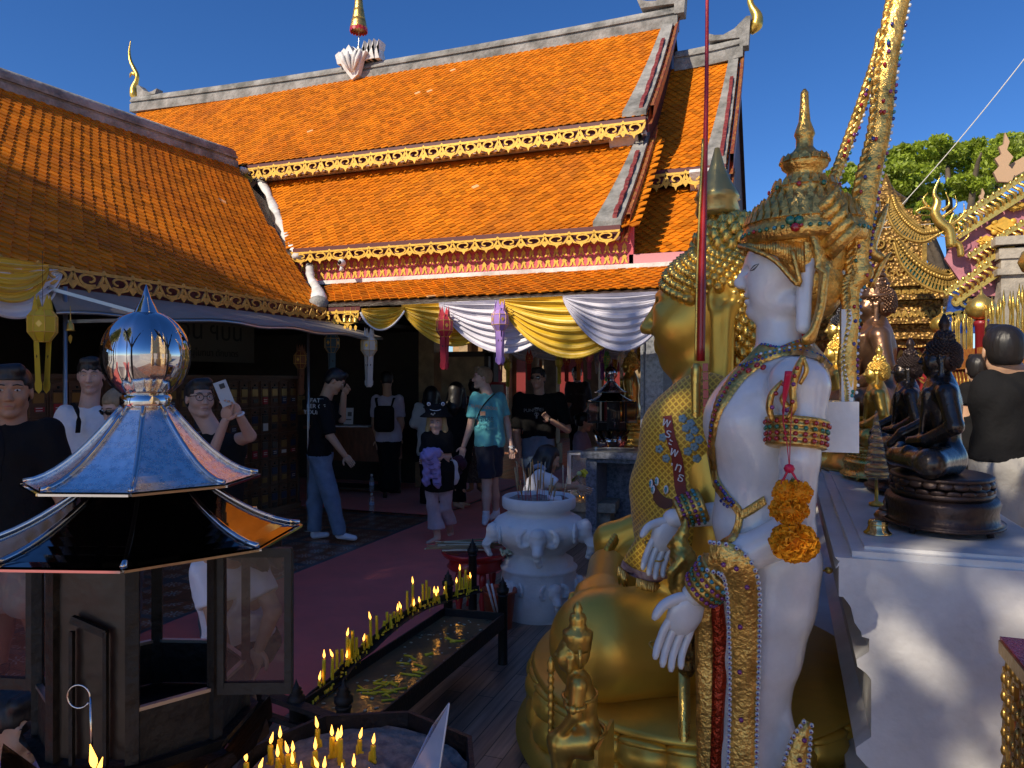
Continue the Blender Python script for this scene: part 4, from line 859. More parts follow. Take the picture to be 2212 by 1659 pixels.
P = onA(1896, 1152); t = thing('offering_bell', 'small shiny brass footed cup upside down on the altar edge', 'cup', P); b = MB(); b.lathe([(.046, 0), (.046, .004), (.036, .012), (.031, .026), (.031, .042), (.027, .047), (.0, .047)], 28, cap=False); b.build('bowl', mat('brass', (.75, .55, .25), .15, 1.), t); b = MB(); b.lathe([(.032, .03), (.033, .032), (.032, .034)], 24, cap=False); b.build('rim', GOLDB, t)
P = onA(1912, 1128); t = thing('copper_pot', 'round little copper pot with pointed lid beside the dark Buddha foot', 'pot', P); b = MB(); b.lathe([(.018, 0), (.034, .012), (.04, .028), (.03, .042), (.02, .048)], 24); b.build('body', mat('copper', (.5, .26, .14), .28, 1., .1, 60), t); b = MB(); b.lathe([(.024, .046), (.02, .056), (.006, .064), (.008, .078), (.002, .095)], 16); b.build('lid', BROWNB, t)
b = MB(); Pg = onA(1840, 1028); b.tube(cr([Pg+Vector((x, y, z)) for x, y, z in ((-.06, -.02, -.02), (-.02, 0, .012), (.05, .02, .012), (.12, .03, .01), (.2, .02, .008))], 4), .012, 6, flat=.25); tag(b.build('ribbon', mat('green_ribbon', (.1, .6, .08), .4)), 'bright green ribbon lying on the altar by the golden drum', 'ribbon')
P = onA(1835, 1000); b = MB(); b.box((P.x+.02, P.y, P.z+.012), (.16, .2, .02), rotm(0, 0, .2)); tag(b.build('tray', mat('green_tray', (.02, .12, .08), .3)), 'small dark green tray on the altar under the golden drum', 'tray')
# little screw hook on the altar side
Ph = Wp(1790, 1232, 2.52); b = MB(); b.ell(Ph, (.014, .012, .012), 10); b.tube([Ph, Ph+Vector((-.1, -.02, -.012))], .003, 6); tag(b.build('wall_hook', GOLD), 'small brass knob and rod sticking out of the altar side', 'hook')
# ================================================================ GOLDEN SHRINE, FENCE, GABLES, TREE
SG = mat('carved_gilt', (.42, .25, .06), .45, .6, 1., 26, col2=(.09, .035, .012), vscale=30, bkind='voronoi'); DG = mat('dull_gold_relief', (.5, .31, .07), .42, .6, .4, 60, .4, 12)
RL = mat('dark_red_lacquer', (.22, .012, .018), .4, 0, .1, 20)
sr = thing('golden_shrine', 'carved gilt and red lacquer shrine with stepped cornices behind the bronze statues', 'shrine')
Yg = 10.2
def zz(py, Y=Yg, px=1925): return PY(px, py, Y).z
xa, xb = -.5, PY(2030, 700, Yg).x
b = MB(); b.box(((xa+xb)/2, Yg+1.5, (zz(600))/2), (xb-xa-.2, 2.8, zz(600))); b.build('body_wall', RL, sr)
b = MB(); steps = [(600, 622, .16), (622, 640, .1), (640, 652, .22), (652, 672, .12), (672, 690, .18), (690, 703, .26), (703, 722, .14), (722, 735, .2), (735, 752, .12)]
for y0, y1, o in steps:
    za, zb_ = zz(y1), zz(y0); b.box(((xa+xb)/2, Yg+1.4, (za+zb_)/2), (xb-xa+2*o-.2, 3+2*o-.2, zb_-za-.004))
b.build('carved_cornices', SG, sr)
def leafband(bm, x0, x1, Y, z0, h, n, m=0):
    for i in range(n):
        c = x0+(x1-x0)*(i+.5)/n; w2 = (x1-x0)/n*.5; bm.prism([(c-w2, z0), (c-w2*.75, z0+h*.6), (c, z0+h), (c+w2*.75, z0+h*.6), (c+w2, z0), (c+w2*.4, z0+h*.1), (c, z0+h*.5), (c-w2*.4, z0+h*.1)], .02, (0, Y, 0), m=m); bm.ell((c, Y-.012, z0+h*.28), (w2*.3, .015, h*.18), 6, m=m)
b = MB(); leafband(b, xa, xb, Yg-.24, zz(690), .09, 30); leafband(b, xa, xb, Yg-.1, zz(640), .1, 26); leafband(b, xa, xb, Yg-.06, zz(752), .09, 34); leafband(b, xa, xb, Yg+.0, zz(775), .12, 24); b.build('gilt_leaf_rows', DG, sr)
b = MB(); zt_, zl = zz(790), zz(905); w_ = .34; n = int((xb-xa)/w_)
for i in range(n):
    c = xa+.2+i*w_; hh = (zt_-zl)/2; m_ = (zt_+zl)/2
    for s1 in (-1, 1):
        for s2 in (0, .05): b.bar((c-w_/2, Yg+.09, m_+s1*hh*.5-s2*s1), (c, Yg+.09, m_+s1*(hh-.03)-s2*s1), .014, .02); b.bar((c, Yg+.09, m_+s1*(hh-.03)-s2*s1), (c+w_/2, Yg+.09, m_+s1*hh*.5-s2*s1), .014, .02)
    b.bar((c-w_/2, Yg+.09, m_+hh*.0), (c-w_/4, Yg+.09, m_+hh*.5), .014, .02)
    for (dx, dz) in ((0, 0), (0, .1), (0, -.1), (.05, 0), (-.05, 0)): b.ell((c+dx, Yg+.07, m_+dz), (.035, .02, .06) if dx == 0 else (.05, .02, .03), 6)
b.box(((xa+xb)/2, Yg+.05, zt_+.01), (xb-xa, .06, .03)); b.box((xb-.06, Yg+.06, m_), (.1, .06, 1.)); b.build('gilt_lattice', DG, sr)
# carved arched upper panel
zc = zz(600); xc = PY(1932, 560, Yg).x
b = MB(); b.box((xc, Yg+.6, zc+.32), (.75, .6, .64)); b.box((xc-.9, Yg+1.1, zc+.25), (1.0, .6, .5)); b.build('carved_panel', SG, sr)
b = MB()
for i in range(14):
    a = i*.9; cx_ = xc-.26+.13*(i % 5); cz_ = zc+.1+.19*(i//5); sp = [(cx_+.075*(1-k/14)*cos(a+k*.5), cz_+.08*(1-k/14)*sin(a+k*.5)) for k in range(14)]; b.ribbon(sp, .009, .03, (0, Yg+.28, 0))
for s_ in (-1, 1): b.bar((xc+s_*.37, Yg+.29, zc), (xc+s_*.37, Yg+.29, zc+.64), .035, .05)
b.build('scroll_carving', DG, sr)
b = MB(); z = zc+.64
for k in range(4): w2 = .9-.18*k; b.box((xc, Yg+.8, z+.05), (w2, .9-.15*k, .1)); z += .1
b.lathe([(.2, z), (.26, z+.08), (.12, z+.2), (.06, z+.3), (.01, z+.45)], 16, (xc, Yg+.8, 0)); b.build('stepped_roof', SG, sr)
# swinging scroll eaves: two crescents with green glass
GGL = mat('green_mosaic', (.03, .42, .24), .15, .1)
def crescent(lab, pts, Y, wd, tip=True):
    t = thing('carved_eave', lab, 'carved eave', group='gilt crescent eaves with green glass'); P = cr([PY(x, y, Y) for x, y in pts], 7); n = len(P)
    T = np.gradient(P, axis=0); T /= np.linalg.norm(T, axis=1)[:, None]; N = np.stack([-T[:, 2], T[:, 1]*0, T[:, 0]], 1); W = wd*np.sin(np.linspace(.25, pi-.25, n))[:, None]
    b = MB(); b.tube(P+N*W*.5, .02, 6); b.tube(P-N*W*.5, .02, 6); b.tube(P-N*W*.1, .009, 6)
    for i in range(0, n-1): b.bar(P[i]+N[i]*W[i]*.5, P[min(n-1, i+1)]-N[min(n-1, i+1)]*W[i]*.5, .018, .02); b.ell(P[i]+N[i]*W[i]*.3+(0, -.02, 0), (.025, .012, .025), 6)
    for i in range(1, n-1, 1): q = P[i]+N[i]*W[i]*.5; b.prism([(-.02, 0), (.02, 0), (.005, .06)], .015, q, tuple(T[i]), tuple(N[i])); q = P[i]-N[i]*W[i]*.5; b.prism([(-.02, 0), (.02, 0), (.0, -.035)], .015, q, tuple(T[i]), tuple(N[i]))
    b.build('gilt_lattice', DG, t)
    b = MB(); b.smooth = False
    for i in range(n-1): b.add([P[i]+N[i]*W[i]*.45+(0, .03, 0), P[i]-N[i]*W[i]*.45+(0, .03, 0), P[i+1]-N[i+1]*W[i+1]*.45+(0, .03, 0), P[i+1]+N[i+1]*W[i+1]*.45+(0, .03, 0)], [(0, 1, 2, 3)])
    b.build('green_glass', GGL, t); return t
crescent('upper gilt crescent eave rising beside the carved golden panel', [(1925, 425), (1932, 460), (1955, 492), (1990, 510), (2030, 500)], 9.6, .17)
crescent('lower gilt crescent eave with green glass over the cornices', [(1935, 520), (1962, 565), (2005, 600), (2050, 612), (2085, 590), (2110, 560)], 9.4, .2)
crescent('left gilt crescent eave partly behind the deity headdress', [(1800, 620), (1830, 600), (1850, 570), (1862, 540)], 9.6, .15)
# right gable
gb = thing('pink_gable', 'rosy gable with gold lozenges and gilt naga bargeboards at the right edge', 'gable')
Yr = 8.6
def poly3(bm, pts, Y, th=.06):
    A = [PY(x, y, Y) for x, y in pts]; bm.prism([(p.x, p.z) for p in A], th, (0, Y, 0))
b = MB(); poly3(b, [(2060, 520), (2300, 360), (2300, 640), (2095, 640), (2040, 560)], Yr+.1); b.build('pediment', mat('rose_panel', (.5, .2, .25), .5, 0, .2, 20, .25, 5), gb)
b = MB()
for (a, c, e, g, wd) in ((2058, 500, 2240, 384, .15), (2100, 566, 2250, 474, .13), (2050, 645, 2150, 578, .13)):
    P0, P1 = PY(a, c, Yr), PY(e, g, Yr-.04); D = (P1-P0); L = D.length; D.normalize(); Nn = Vector((-D.z, 0, D.x))
    b.bar(P0+Nn*wd*.5, P1+Nn*wd*.5, .05, .025, up=(0, 1, 0)); b.bar(P0-Nn*wd*.5, P1-Nn*wd*.5, .05, .03, up=(0, 1, 0)); n = int(L/.055)
    for i in range(n):
        q = P0+D*(i+.5)*L/n; b.tube([q-Nn*wd*.45, q-Nn*wd*.1+D*.03, q+Nn*wd*.45-D*.012], [.018, .022, .01], 6); b.ell(q+Nn*wd*.62, (.022, .02, .03), 6)
b.build('gilt_bargeboards', GOLDB, gb)
b = MB()
for (x, y, s_) in ((2168, 490, .16), (2190, 450, .06), (2140, 455, .07), (2205, 395+50, .07), (2130, 520, .09)):
    P = PY(x, y, Yr+.02)
    for k, q in enumerate((1, .72, .42)): b.prism([(-s_*q, 0), (0, s_*q*.62), (s_*q, 0), (0, -s_*q*.62)], .02+.014*k, P+Vector((0, -.01*k, 0)))
    for (dx, dz) in ((-.5, .3), (.5, .3), (-.5, -.3), (.5, -.3)): b.ell(P+Vector((dx*s_, -.01, dz*s_)), (s_*.2, .015, s_*.2), 8)
b.build('gilt_lozenges', GOLDY, gb)
def naga(bm, px, py, Y, s, fl=1):
    P = PY(px, py, Y)
    def q(l): return cr([P+Vector((x*s*fl, 0, z*s)) for x, z in l], 5)
    a = q([(.25, -.9), (.2, -.5), (.02, -.3), (-.1, -.05), (-.05, .2), (-.12, .45), (.02, .85)]); bm.tube(a, np.interp(np.linspace(0, 1, len(a)), [0, .3, .6, .8, 1], [.12*s, .13*s, .1*s, .05*s, .004]), 8)
    for l in ([(-.08, 0), (-.3, .1), (-.5, .02), (-.42, -.06), (-.2, -.1)], [(0, -.2), (.2, -.05), (.35, .1), (.32, .35)], [(-.25, .1), (-.35, .3), (-.25, .45)], [(.05, .0), (.2, .15), (.12, .45)], [(.1, -.4), (.32, -.3), (.5, -.1), (.5, .15)]):
        a = q(l); bm.tube(a, np.linspace(.05*s, .006*s, len(a)), 6)
b = MB(); naga(b, 2030, 455, Yr-.1, .42); naga(b, 2060, 505, Yr-.1, .26); b.build('naga_finials', GOLDB, gb)
for px, py, s_, l in ((2172, 350, .42, 'pale wooden flame finial on the far right gable tip'), (2122, 440, .22, 'small pale wooden flame finial further down the far gable')):
    b = MB(); P = PY(px, py, 9.4); b.prism([(x*s_, z*s_) for x, z in ((-.18, -.5), (.12, -.55), (.2, -.3), (.05, -.1), (.16, .1), (.02, .3), (.08, .5), (-.02, .75), (-.05, .45), (-.16, .4), (-.1, .2), (-.25, .1), (-.15, -.1), (-.28, -.25))], .05, P); tag(b.build('flame_finial', mat('bare_wood', (.5, .33, .2), .7)), l, 'finial')
b = MB(); P0 = PY(2175, 375, 9.5); P1 = PY(2260, 330, 9.5); b.bar(P0, P1, .12, .14); b.bar(PY(2100, 460, 9.5), PY(2125, 440, 9.5), .06, .06); tag(b.build('gable_beam', mat('bare_wood', (.5, .33, .2), .7)), 'thin carved beam of the far gable at the right picture edge', 'beam')
# blue mosaic wall, column
bw = thing('mosaic_wall', 'blue glass mosaic panel with golden scrolls beside a stone column', 'wall')
b = MB(); poly3(b, [(2035, 720), (2050, 640), (2110, 572), (2160, 572), (2160, 720)], Yr+.3); b.build('blue_panel', mat('blue_mosaic', (.03, .09, .4), .25, .2, .3, 60, .4, 20), bw)
b = MB()
for i in range(22):
    px = 2048+(i % 6)*20; py = 590+(i//6)*32
    if px < 2110-(py-572)*.7: continue
    P = PY(px, py, Yr+.25); sp = [(.075*(1-k/12)*cos(i+k*.55), .075*(1-k/12)*sin(i+k*.55)) for k in range(13)]; b.ribbon(sp, np.linspace(.016, .008, 13), .03, P)
b.build('gold_scrolls', GOLDB, bw)
P = PY(2192, 640, Yr); b = MB(); b.box((P.x, Yr, 2.2), (.3, .3, 1.5)); b.box((P.x, Yr, 2.72), (.38, .38, .06)); b.box((P.x, Yr, 2.9), (.34, .34, .1)); b.box((P.x, Yr, 3.02), (.42, .42, .08)); b.build('stone_column', mat('weathered_stone', (.4, .36, .3), .85, 0, .5, 14, .4, 3), bw)
# gilt fence with lotus bulbs
fx = 1.63; fe = thing('gilt_fence', 'row of slim shining gilt bars on a red base in front of the mosaic', 'fence')
b = MB(); rr = random.Random(5)
for i in range(64):
    y = 5.6+i*.066; h = rr.uniform(-.05, .04); b.lathe([(.008, 1.75), (.01, 2.1), (.006, 2.2+h), (.016, 2.25+h), (.002, 2.36+h)], 6, (fx+rr.uniform(-.02, .02), y, 0))
b.build('bars', GOLDB, fe)
b = MB(); b.box((fx, 7.7, 1.93), (.05, 4.3, .05)); b.box((fx, 7.7, 1.2), (.1, 4.3, 1.2)); b.box((fx+1.5, 9.9, 1.2), (3, .1, 1.5)); b.build('red_base', RL, fe)
b = MB()
for i in range(26):
    for j in range(5):
        y = 5.7+i*.16; z = .85+j*.2; b.ell((fx-.055, y, z), (.012, .03, .05), 6); b.bar((fx-.052, y-.08, z-.1), (fx-.052, y+.08, z+.1), .01, .012); b.bar((fx-.052, y+.08, z-.1), (fx-.052, y-.08, z+.1), .01, .012)
b.build('gilt_lattice', DG, fe)
b = MB(); b.box((fx-.06, 7.7, 1.86), (.02, 4.3, .18)); b.build('orange_cloth_band', mat('orange_cloth', (.55, .25, .03), .7, 0, .3, 60, col2=(.35, .06, .02), vscale=25), fe)
for y, z, l in ((9.3, 2.3, 'leftmost golden lotus bulb post of the gilt fence'), (7.55, 2.32, 'middle golden lotus bulb post of the gilt fence'), (5.95, 2.5, 'large golden lotus bulb post at the right picture edge')):
    t = thing('lotus_post', l, 'post', (fx-.03, y, 0), 0, 'lotus bulb posts of the gilt fence'); b = MB(); b.lathe([(.05, .8), (.05, z-.18), (.06, z-.17), (.06, z-.14), (.035, z-.12)], 14); b.build('post', RL, t)
    b = MB(); b.lathe([(.035, z-.13), (.1, z-.09), (.125, z-.03), (.1, z+.04), (.04, z+.08), (.015, z+.11), (.002, z+.17)], 24, mod=lambda a, q, j: 1+.02*cos(8*a)); b.build('lotus_bulb', GOLDB, t)
# small chedi spire far right of the deity crown
b = MB(); P = Wp(1773, 420, 14); b.lathe([(.12, -1.5), (.09, -.8), (.05, -.3), (.035, -.1), (.05, -.05), (.02, .1), (.005, .45)], 12, P); tag(b.build('spire', mat('pale_metal', (.7, .65, .5), .3, .8)), 'thin far silver spire tip between the headdress and the flames', 'spire')
b = MB(); P0 = Wp(2240, 92, 8); P1 = Wp(1905, 488, 9.2); b.tube([P0*(1-t)+P1*t-Vector((0, 0, .25*t*(1-t))) for t in np.linspace(0, 1, 14)], .006, 5); b.tube([Wp(1905, 492, 9.2), Wp(2060, 480, 9)], .004, 5); tag(b.build('wire', mat('pale_wire', (.7, .68, .6), .6)), 'thin pale wire running from the upper right sky down to the shrine', 'wire')
# tree on the right
tr = thing('rain_tree', 'bright green spreading tree behind the right hand gables', 'tree', Wp(2060, 820, 22)-Vector((0, 0, CH)))
L0 = tr.location; cs = []; rr = random.Random(9)
limbs = []
for (px, py, R) in ((1850, 400, 1.0), (1880, 425, 1.0), (1820, 415, .9), (1865, 370, .8), (1800, 440, .7), (1925, 390, .9), (1960, 365, 1.0), (2000, 335, 1.0), (2045, 345, 1.1), (2085, 325, 1.0), (2120, 330, .9), (2155, 345, 1.0), (2195, 330, 1.0), (2230, 350, 1.2), (1945, 440, .9), (1990, 430, 1.0), (2160, 410, .9), (2205, 400, .9), (2000, 470, 1.0), (2060, 395, .8), (2120, 395, .8), (1840, 450, .8), (1900, 455, .8)):
    p = Wp(px, py, 22+rr.uniform(-1.5, 1.5))-L0; limbs.append(p)
    for k in range(5): cs.append((p.x+rr.uniform(-.8, .8)*R, p.y+rr.uniform(-.8, .8), p.z+rr.uniform(-.35, .3)*R, R*rr.uniform(.3, .5)))
BL = mat('bright_leaves', (.36, .46, .04), .5, 0, 0, var=.35, vscale=1.2, island=.55); translucent(BL, (.4, .5, .04), .35); crown(cs, 48000, .075, 0, 4, .55).build('crown', BL, tr)
b = MB(); b.tube([(0, 0, 0), (.1, 0, 2.5), (0, 0, 4.6)], [.4, .32, .26], 10)
for p in limbs[::2]: b.tube(cr([(0, 0, 3.8), (p.x*.4, p.y*.4, 4.6+(p.z-4.6)*.25), (p.x*.8, p.y*.8, p.z-.5), tuple(p)], 4), np.linspace(.17, .03, 13), 6)
b.build('trunk', BARK, tr)
# unseen chedi, sized and placed to bounce warm sun; white terrace likewise added
ch = thing('bounce_chedi', 'great unseen gilded chedi outside the right picture edge, placed to bounce sunlight', 'chedi', (8.0, -.2, 0), pi/4)
b = MB(); CHG = mat('chedi_gilding', (.95, .7, .34), .5, .6, .3, 6, .12, 2)
z = 0
for k in range(7): s_ = 7.4-.75*k; b.box((0, 0, z+.55), (s_, s_, 1.08)); b.box((0, 0, z+1.1), (s_+.16, s_+.16, .1)); z += 1.15
b.build('stepped_base', CHG, ch); b = MB(); b.lathe([(1.6, z-.4), (1.5, z), (1.7, z+.4), (1.5, z+1.2), (.9, z+2.0), (.5, z+2.4), (.55, z+2.7), (.25, z+4), (.06, z+6.5), (0, z+7)], 32); b.build('bell_and_spire', CHG, ch)
b = MB(); b.box((7.2, -2.6, .6), (6.6, 9.4, 1.2)); b.box((3.86, -2.6, 1.3), (.12, 9.4, 1.5)); tag(b.build('terrace', mat('bounce_terrace', (.78, .75, .7), .6, 0, .1, 3, .1, 1)), 'unseen pale terrace and parapet added around the chedi to bounce sunlight', 'terrace')  # pale walls added as reflectors for the shaded court
# ================================================================ helpers for placing ornament on a built surface
from mathutils.bvhtree import BVHTree
def bvh(o):
    dg = bpy.context.evaluated_depsgraph_get(); bpy.context.view_layer.update(); me = o.data; M = o.matrix_world
    return BVHTree.FromPolygons([M @ v.co for v in me.vertices], [tuple(p.vertices) for p in me.polygons])
def hit(T, px, py):
    o = Vector((0, 0, CH)); d = (Wp(px, py, 1)-o).normalized(); r = T.ray_cast(o, d); return (r[0], r[1]) if r[0] is not None else (None, None)
# ================================================================ WHITE STANDING DEITY
DX, DYY = -.05, 2.65
def q(px, py, v=0.):
    P = PY(px, py, DYY-v); return (DX-P.x, v, P.z)
dt = thing('deity_statue', 'life size white standing deity with jewelled gold headdress beside the marble altar', 'statue', (DX, DYY, 0), pi)
F = Fld((-.36, -.42, .0), (.62, .48, 2.36), .0115, (None, None, (1.84, 2.2, .0075)))
for s_ in (1, -1):
    F.cap(q(1722, 830), (q(1722, 830)[0], s_*.2, q(1722, 830)[2]-.0), .09, .09, .06)
F.chain([q(1668, 1210), q(1640, 1120), q(1632, 1050), q(1640, 950), q(1668, 860), q(1690, 800)], [.15, .128, .12, .146, .15, .11], .05, (1, 1.12, 1))
F.ell(q(1605, 905), (.13, .19, .13), .06); F.ell(q(1594, 1130), (.075, .12, .09), .05)
F.ell(q(1660, 960, .0), (.135, .185, .19), .05)
F.chain([q(1695, 800), q(1688, 720), q(1690, 660)], [.09, .075, .075], .03)
F.chain([q(1660, 1215), q(1652, 1290), q(1636, 1400), q(1622, 1500), q(1618, 1600), q(1615, 1760)], [.155, .155, .132, .115, .12, .15], .05, (1, 1.15, 1))
F.cap(q(1690, 1560, .05), q(1735, 1700, .05), .02, .06, .05)
F.warp(lambda x, y, z: np.where(z < 1.12, .004*np.sin(x*55+z*5)*np.clip((1.12-z)*3, 0, 1), 0))
# arms
A0, A1, A2, A3 = q(1738, 835, .21), q(1728, 990, .25), q(1722, 1120, .25), q(1540, 1225, .2)
A2 = q(1715, 1150, .22); A3 = q(1500, 1282, .19)
F.chain([A0, A1, A2], [.072, .056, .058], .02); F.chain([A2, q(1610, 1195, .22), A3], [.064, .056, .04], .02)
B0, B1, B2 = q(1715, 835, -.2), q(1640, 1100, -.27), q(1452, 1120, -.16)
F.chain([B0, B1], [.075, .055], .02); F.chain([B1, B2], [.055, .036], .02)
hc = q(1690, 596); HS = 1.62
F.ell(q(1706, 575), (.135, .118, .145), .02); F.ell(q(1668, 600), (.088, .098, .125), .04); F.cap(q(1642, 672), q(1706, 668), .032, .036, .03)
for s_ in (-1, 1):
    F.cap(q(1645, 672, s_*.02), q(1715, 655, s_*.08), .03, .036, .03); F.ell(q(1656, 630, s_*.05), (.05, .042, .06), .03); F.cap(q(1619, 563, s_*.018), q(1640, 553, s_*.08), .012, .01, .014)
    F.ell(q(1633, 580, s_*.05), (.022, .028, .014), .012); F.ell(q(1612, 584, s_*.045), (.012, .02, .012), .012, 's'); F.ell(q(1602, 619, s_*.015), (.014, .011, .01), .01)
F.ell(q(1631, 674), (.03, .03, .025), .015); F.cap(q(1616, 572), q(1594, 612), .01, .0165, .014); F.cap(q(1612, 638, -.022), q(1612, 638, .022), .0105, .0105, .006); F.cap(q(1615, 652, -.018), q(1615, 652, .018), .0125, .0125, .006); F.ell(q(1616, 645), (.01, .035, .004), .006, 's')
for s_ in (-1, 1): long_ear(F, (hc[0]-.058, 0, hc[2]+.0), 1.5, s_, .145)
mb = F.mesh(paint=[])
sole = 1.95
hand_tubes(mb, A3, Vector(q(1415, 1470, .22))-Vector(A3), (-.55, .65, .2), 1.62, 1, .02, .12)
hand_tubes(mb, B2, Vector(q(1402, 1240, -.12))-Vector(B2), (-.55, .65, .2), 1.45, 1, .02, .12)
db = mb.build('body', WHITEG, dt); TB = bvh(db)
# eye drawing and brow
INK = mat('ink_line', (.01, .01, .012), .4)
def decal_line(T, pts, r, m, name, parent, off=.002, n=5, flat=.5):
    P = []
    C = cr([(a, b_, 0) for a, b_ in pts], 6)
    for a in C:
        h_, nrm = hit(T, a[0], a[1])
        if h_ is not None: P.append(parent.matrix_world.inverted() @ (h_+nrm*off))
    b = MB(); k = len(P)
    if k > 2: b.tube(P, np.interp(np.linspace(0, 1, k), [0, .5, 1], [r*.4, r, r*.3]), n)
    return b.build(name, m, parent)
bpy.context.view_layer.update()
decal_line(TB, [(1622, 583), (1630, 574), (1640, 570)], .0016, INK, 'eye_line', dt); decal_line(TB, [(1621, 585), (1629, 582), (1640, 571)], .0022, INK, 'eye_line', dt)
# --- headdress
hd = thing('x', '', ''); bpy.data.objects.remove(hd)
def rot_to(nrm): return np.array(Vector(nrm).to_track_quat('Z', 'Y').to_matrix())
cz = hc[2]; cx = hc[0]-.035
def zq(py): return q(1740, py)[2]
b = MB()
ux = q(1738, 480)[0]
b.lathe([(.185, zq(530)), (.192, zq(515)), (.192, zq(500)), (.182, zq(492)), (.187, zq(484)), (.178, zq(478)), (.165, zq(462)), (.145, zq(445)), (.12, zq(432)), (.096, zq(424)), (.1, zq(418)), (.1, zq(405)), (.078, zq(398)), (.056, zq(392)), (.053, zq(372)), (.068, zq(364)), (.074, zq(350)), (.06, zq(338)), (.038, zq(328)), (.026, zq(318)), (.026, zq(300)), (.032, zq(291)), (.03, zq(285)), (.018, zq(262)), (.014, zq(230)), (.012, zq(200)), (.004, zq(192))], 40, (ux+.0, 0, 0), sx=1.04, sy=.93, mod=lambda a, z, j: 1+(.015*cos(a*14) if j < 20 else 0))
b.build('headdress', LEAF, dt)
b = MB(); b.ell((cx-.03, 0, cz+.06), (.14, .142, .15), 24); b.ell((cx-.06, 0, cz-.02), (.1, .12, .14), 20)
# hair fringe band dipping in front of the ear
for s_ in (-1, 1):
    for k in range(26):
        t = k/25; p0 = Vector(q(1622+t*95, 520+30*sin(t*1.9)+2, 0)); 
        pts = [Vector((hc[0]+.13-t*.19, s_*(.055+.085*min(1, t*1.7)), cz+.105-.02*t)), Vector((hc[0]+.128-t*.19, s_*(.06+.082*min(1, t*1.7)), cz+.085-.02*t-.075*t*t))]; b.tube(pts, .0075, 6)
    b.tube(cr([(hc[0]+.135, s_*.05, cz+.1), (hc[0]+.09, s_*.115, cz+.075), (hc[0]+.02, s_*.142, cz+.03), (hc[0]-.05, s_*.15, cz-.05), (hc[0]-.03, s_*.15, cz+.06)], 5), .009, 6)
b.build('gold_hair', LEAF, dt)
for s_ in (1, -1):      # ear guards hanging behind the ears
    b = MB()
    P = cr([(-.13, s_*.13, cz+.13), (-.155, s_*.148, cz+.02), (-.15, s_*.15, cz-.1), (-.125, s_*.15, cz-.2), (-.1, s_*.14, cz-.235)], 6); b.tube(P, np.interp(np.linspace(0, 1, len(P)), [0, .3, .7, .9, 1], [.04, .034, .03, .04, .02]), 10, flat=.45)
    for k in range(5): b.tube([(-.12-.012*k, s_*.14, cz+.16-.03*k), (-.17-.02*k, s_*.165, cz+.2-.02*k), (-.2-.01*k, s_*.17, cz+.25-.03*k)], [.025, .018, .003], 7)
    b.build('ear_guard', LEAF, dt)
crownT = None
def gems(name, pts, cols, r, parent, off=0.002):
    b = MB(); keys = list(GEM)
    for i, (p, n_) in enumerate(pts): b.ell(Vector(p)+Vector(n_)*off, (r, r, r*.6), 8, rot_to(n_), keys.index(cols[i % len(cols)]))
    return b.build(name, [GEM[k] for k in keys], parent)
# gems round the brim, leaf crest round the dome
P = []
for i in range(46):
    a = 2*pi*i/46; P.append(((ux+.2*cos(a), .18*sin(a), zq(508)), (cos(a), sin(a), 0)))
gems('green_gems', P, ['green', 'green', 'teal', 'green', 'green', 'red'], .0075, dt)
P = [((ux+.11*cos(a), .1*sin(a), zq(411)), (cos(a), sin(a), 0)) for a in np.arange(0, 6.28, .7)]; gems('crown_gems', P, ['red', 'green'], .009, dt)
gems('crown_jewel', [((ux+.03, .182, zq(512)), (0, 1, 0)), ((ux+.045, .18, zq(497)), (0, 1, 0)), ((ux+.02, .18, zq(498)), (0, 1, 0))], ['red', 'green', 'green'], .016, dt)
b = MB()
for row, (r, z, n, hh) in enumerate(((.188, 480, 40, .04), (.17, 466, 34, .045), (.145, 449, 30, .04), (.118, 434, 24, .04), (.1, 402, 20, .03), (.056, 386, 14, .03), (.075, 346, 16, .025))):
    for i in range(n): a = 2*pi*(i+.5*(row % 2))/n; b.prism([(-.012, 0), (.012, 0), (.009, hh*.6), (0, hh), (-.009, hh*.6)], .008, (ux+r*1.03*cos(a), r*.94*sin(a), zq(z)-.01), (-sin(a), cos(a), 0), (-.35*cos(a), -.35*sin(a), 1))
b.build('leaf_crest', LEAF, dt)
# --- collar and chest jewellery laid on the body
def field_band(T, rows, name, m, parent, th=.012, bumps=.004):
    """rows: list of pixel polylines; surface laid on the body between them"""
    G_ = []; inv = parent.matrix_world.inverted()
    L = [cr([(a, c, 0) for a, c in r], 8) for r in rows]; n = 46
    L = [np.array([[np.interp(t, np.linspace(0, 1, len(l)), l[:, k]) for k in (0, 1)] for t in np.linspace(0, 1, n)]) for l in L]
    rr = random.Random(2); m_ = 9
    for j in range(m_):
        v = j/(m_-1)*(len(L)-1); i0 = min(int(v), len(L)-2); f = v-i0; row = []
        last = None
        for i in range(n):
            a = L[i0][i]*(1-f)+L[i0+1][i]*f; h_, nn_ = hit(T, a[0], a[1])
            if h_ is None: row.append(last); continue
            e = th*(1 if 0 < j < m_-1 else .15)+rr.uniform(0, bumps); last = inv @ (h_+nn_*e); row.append(last)
        f0 = next((x for x in row if x is not None), None)
        if f0 is None: return
        row = [f0 if x is None else x for x in row]; G_.append([tuple(x) for x in row])
    b = MB(); b.grid(np.array(G_)); return b.build(name, m, parent)
field_band(TB, [[(1655, 742), (1690, 752), (1740, 728), (1776, 752), (1788, 775)], [(1600, 800), (1640, 790), (1700, 770), (1760, 778), (1786, 800)]], 'collar', LEAF, dt, .014)
field_band(TB, [[(1640, 760), (1590, 800), (1555, 850), (1540, 900), (1534, 960)], [(1650, 790), (1610, 822), (1576, 868), (1556, 905), (1545, 960)]], 'chest_band', LEAF, dt, .01)
field_band(TB, [[(1605, 1100), (1630, 1083), (1650, 1070)], [(1600, 1125), (1630, 1108), (1655, 1090)]], 'belt', LEAF, dt, .01)
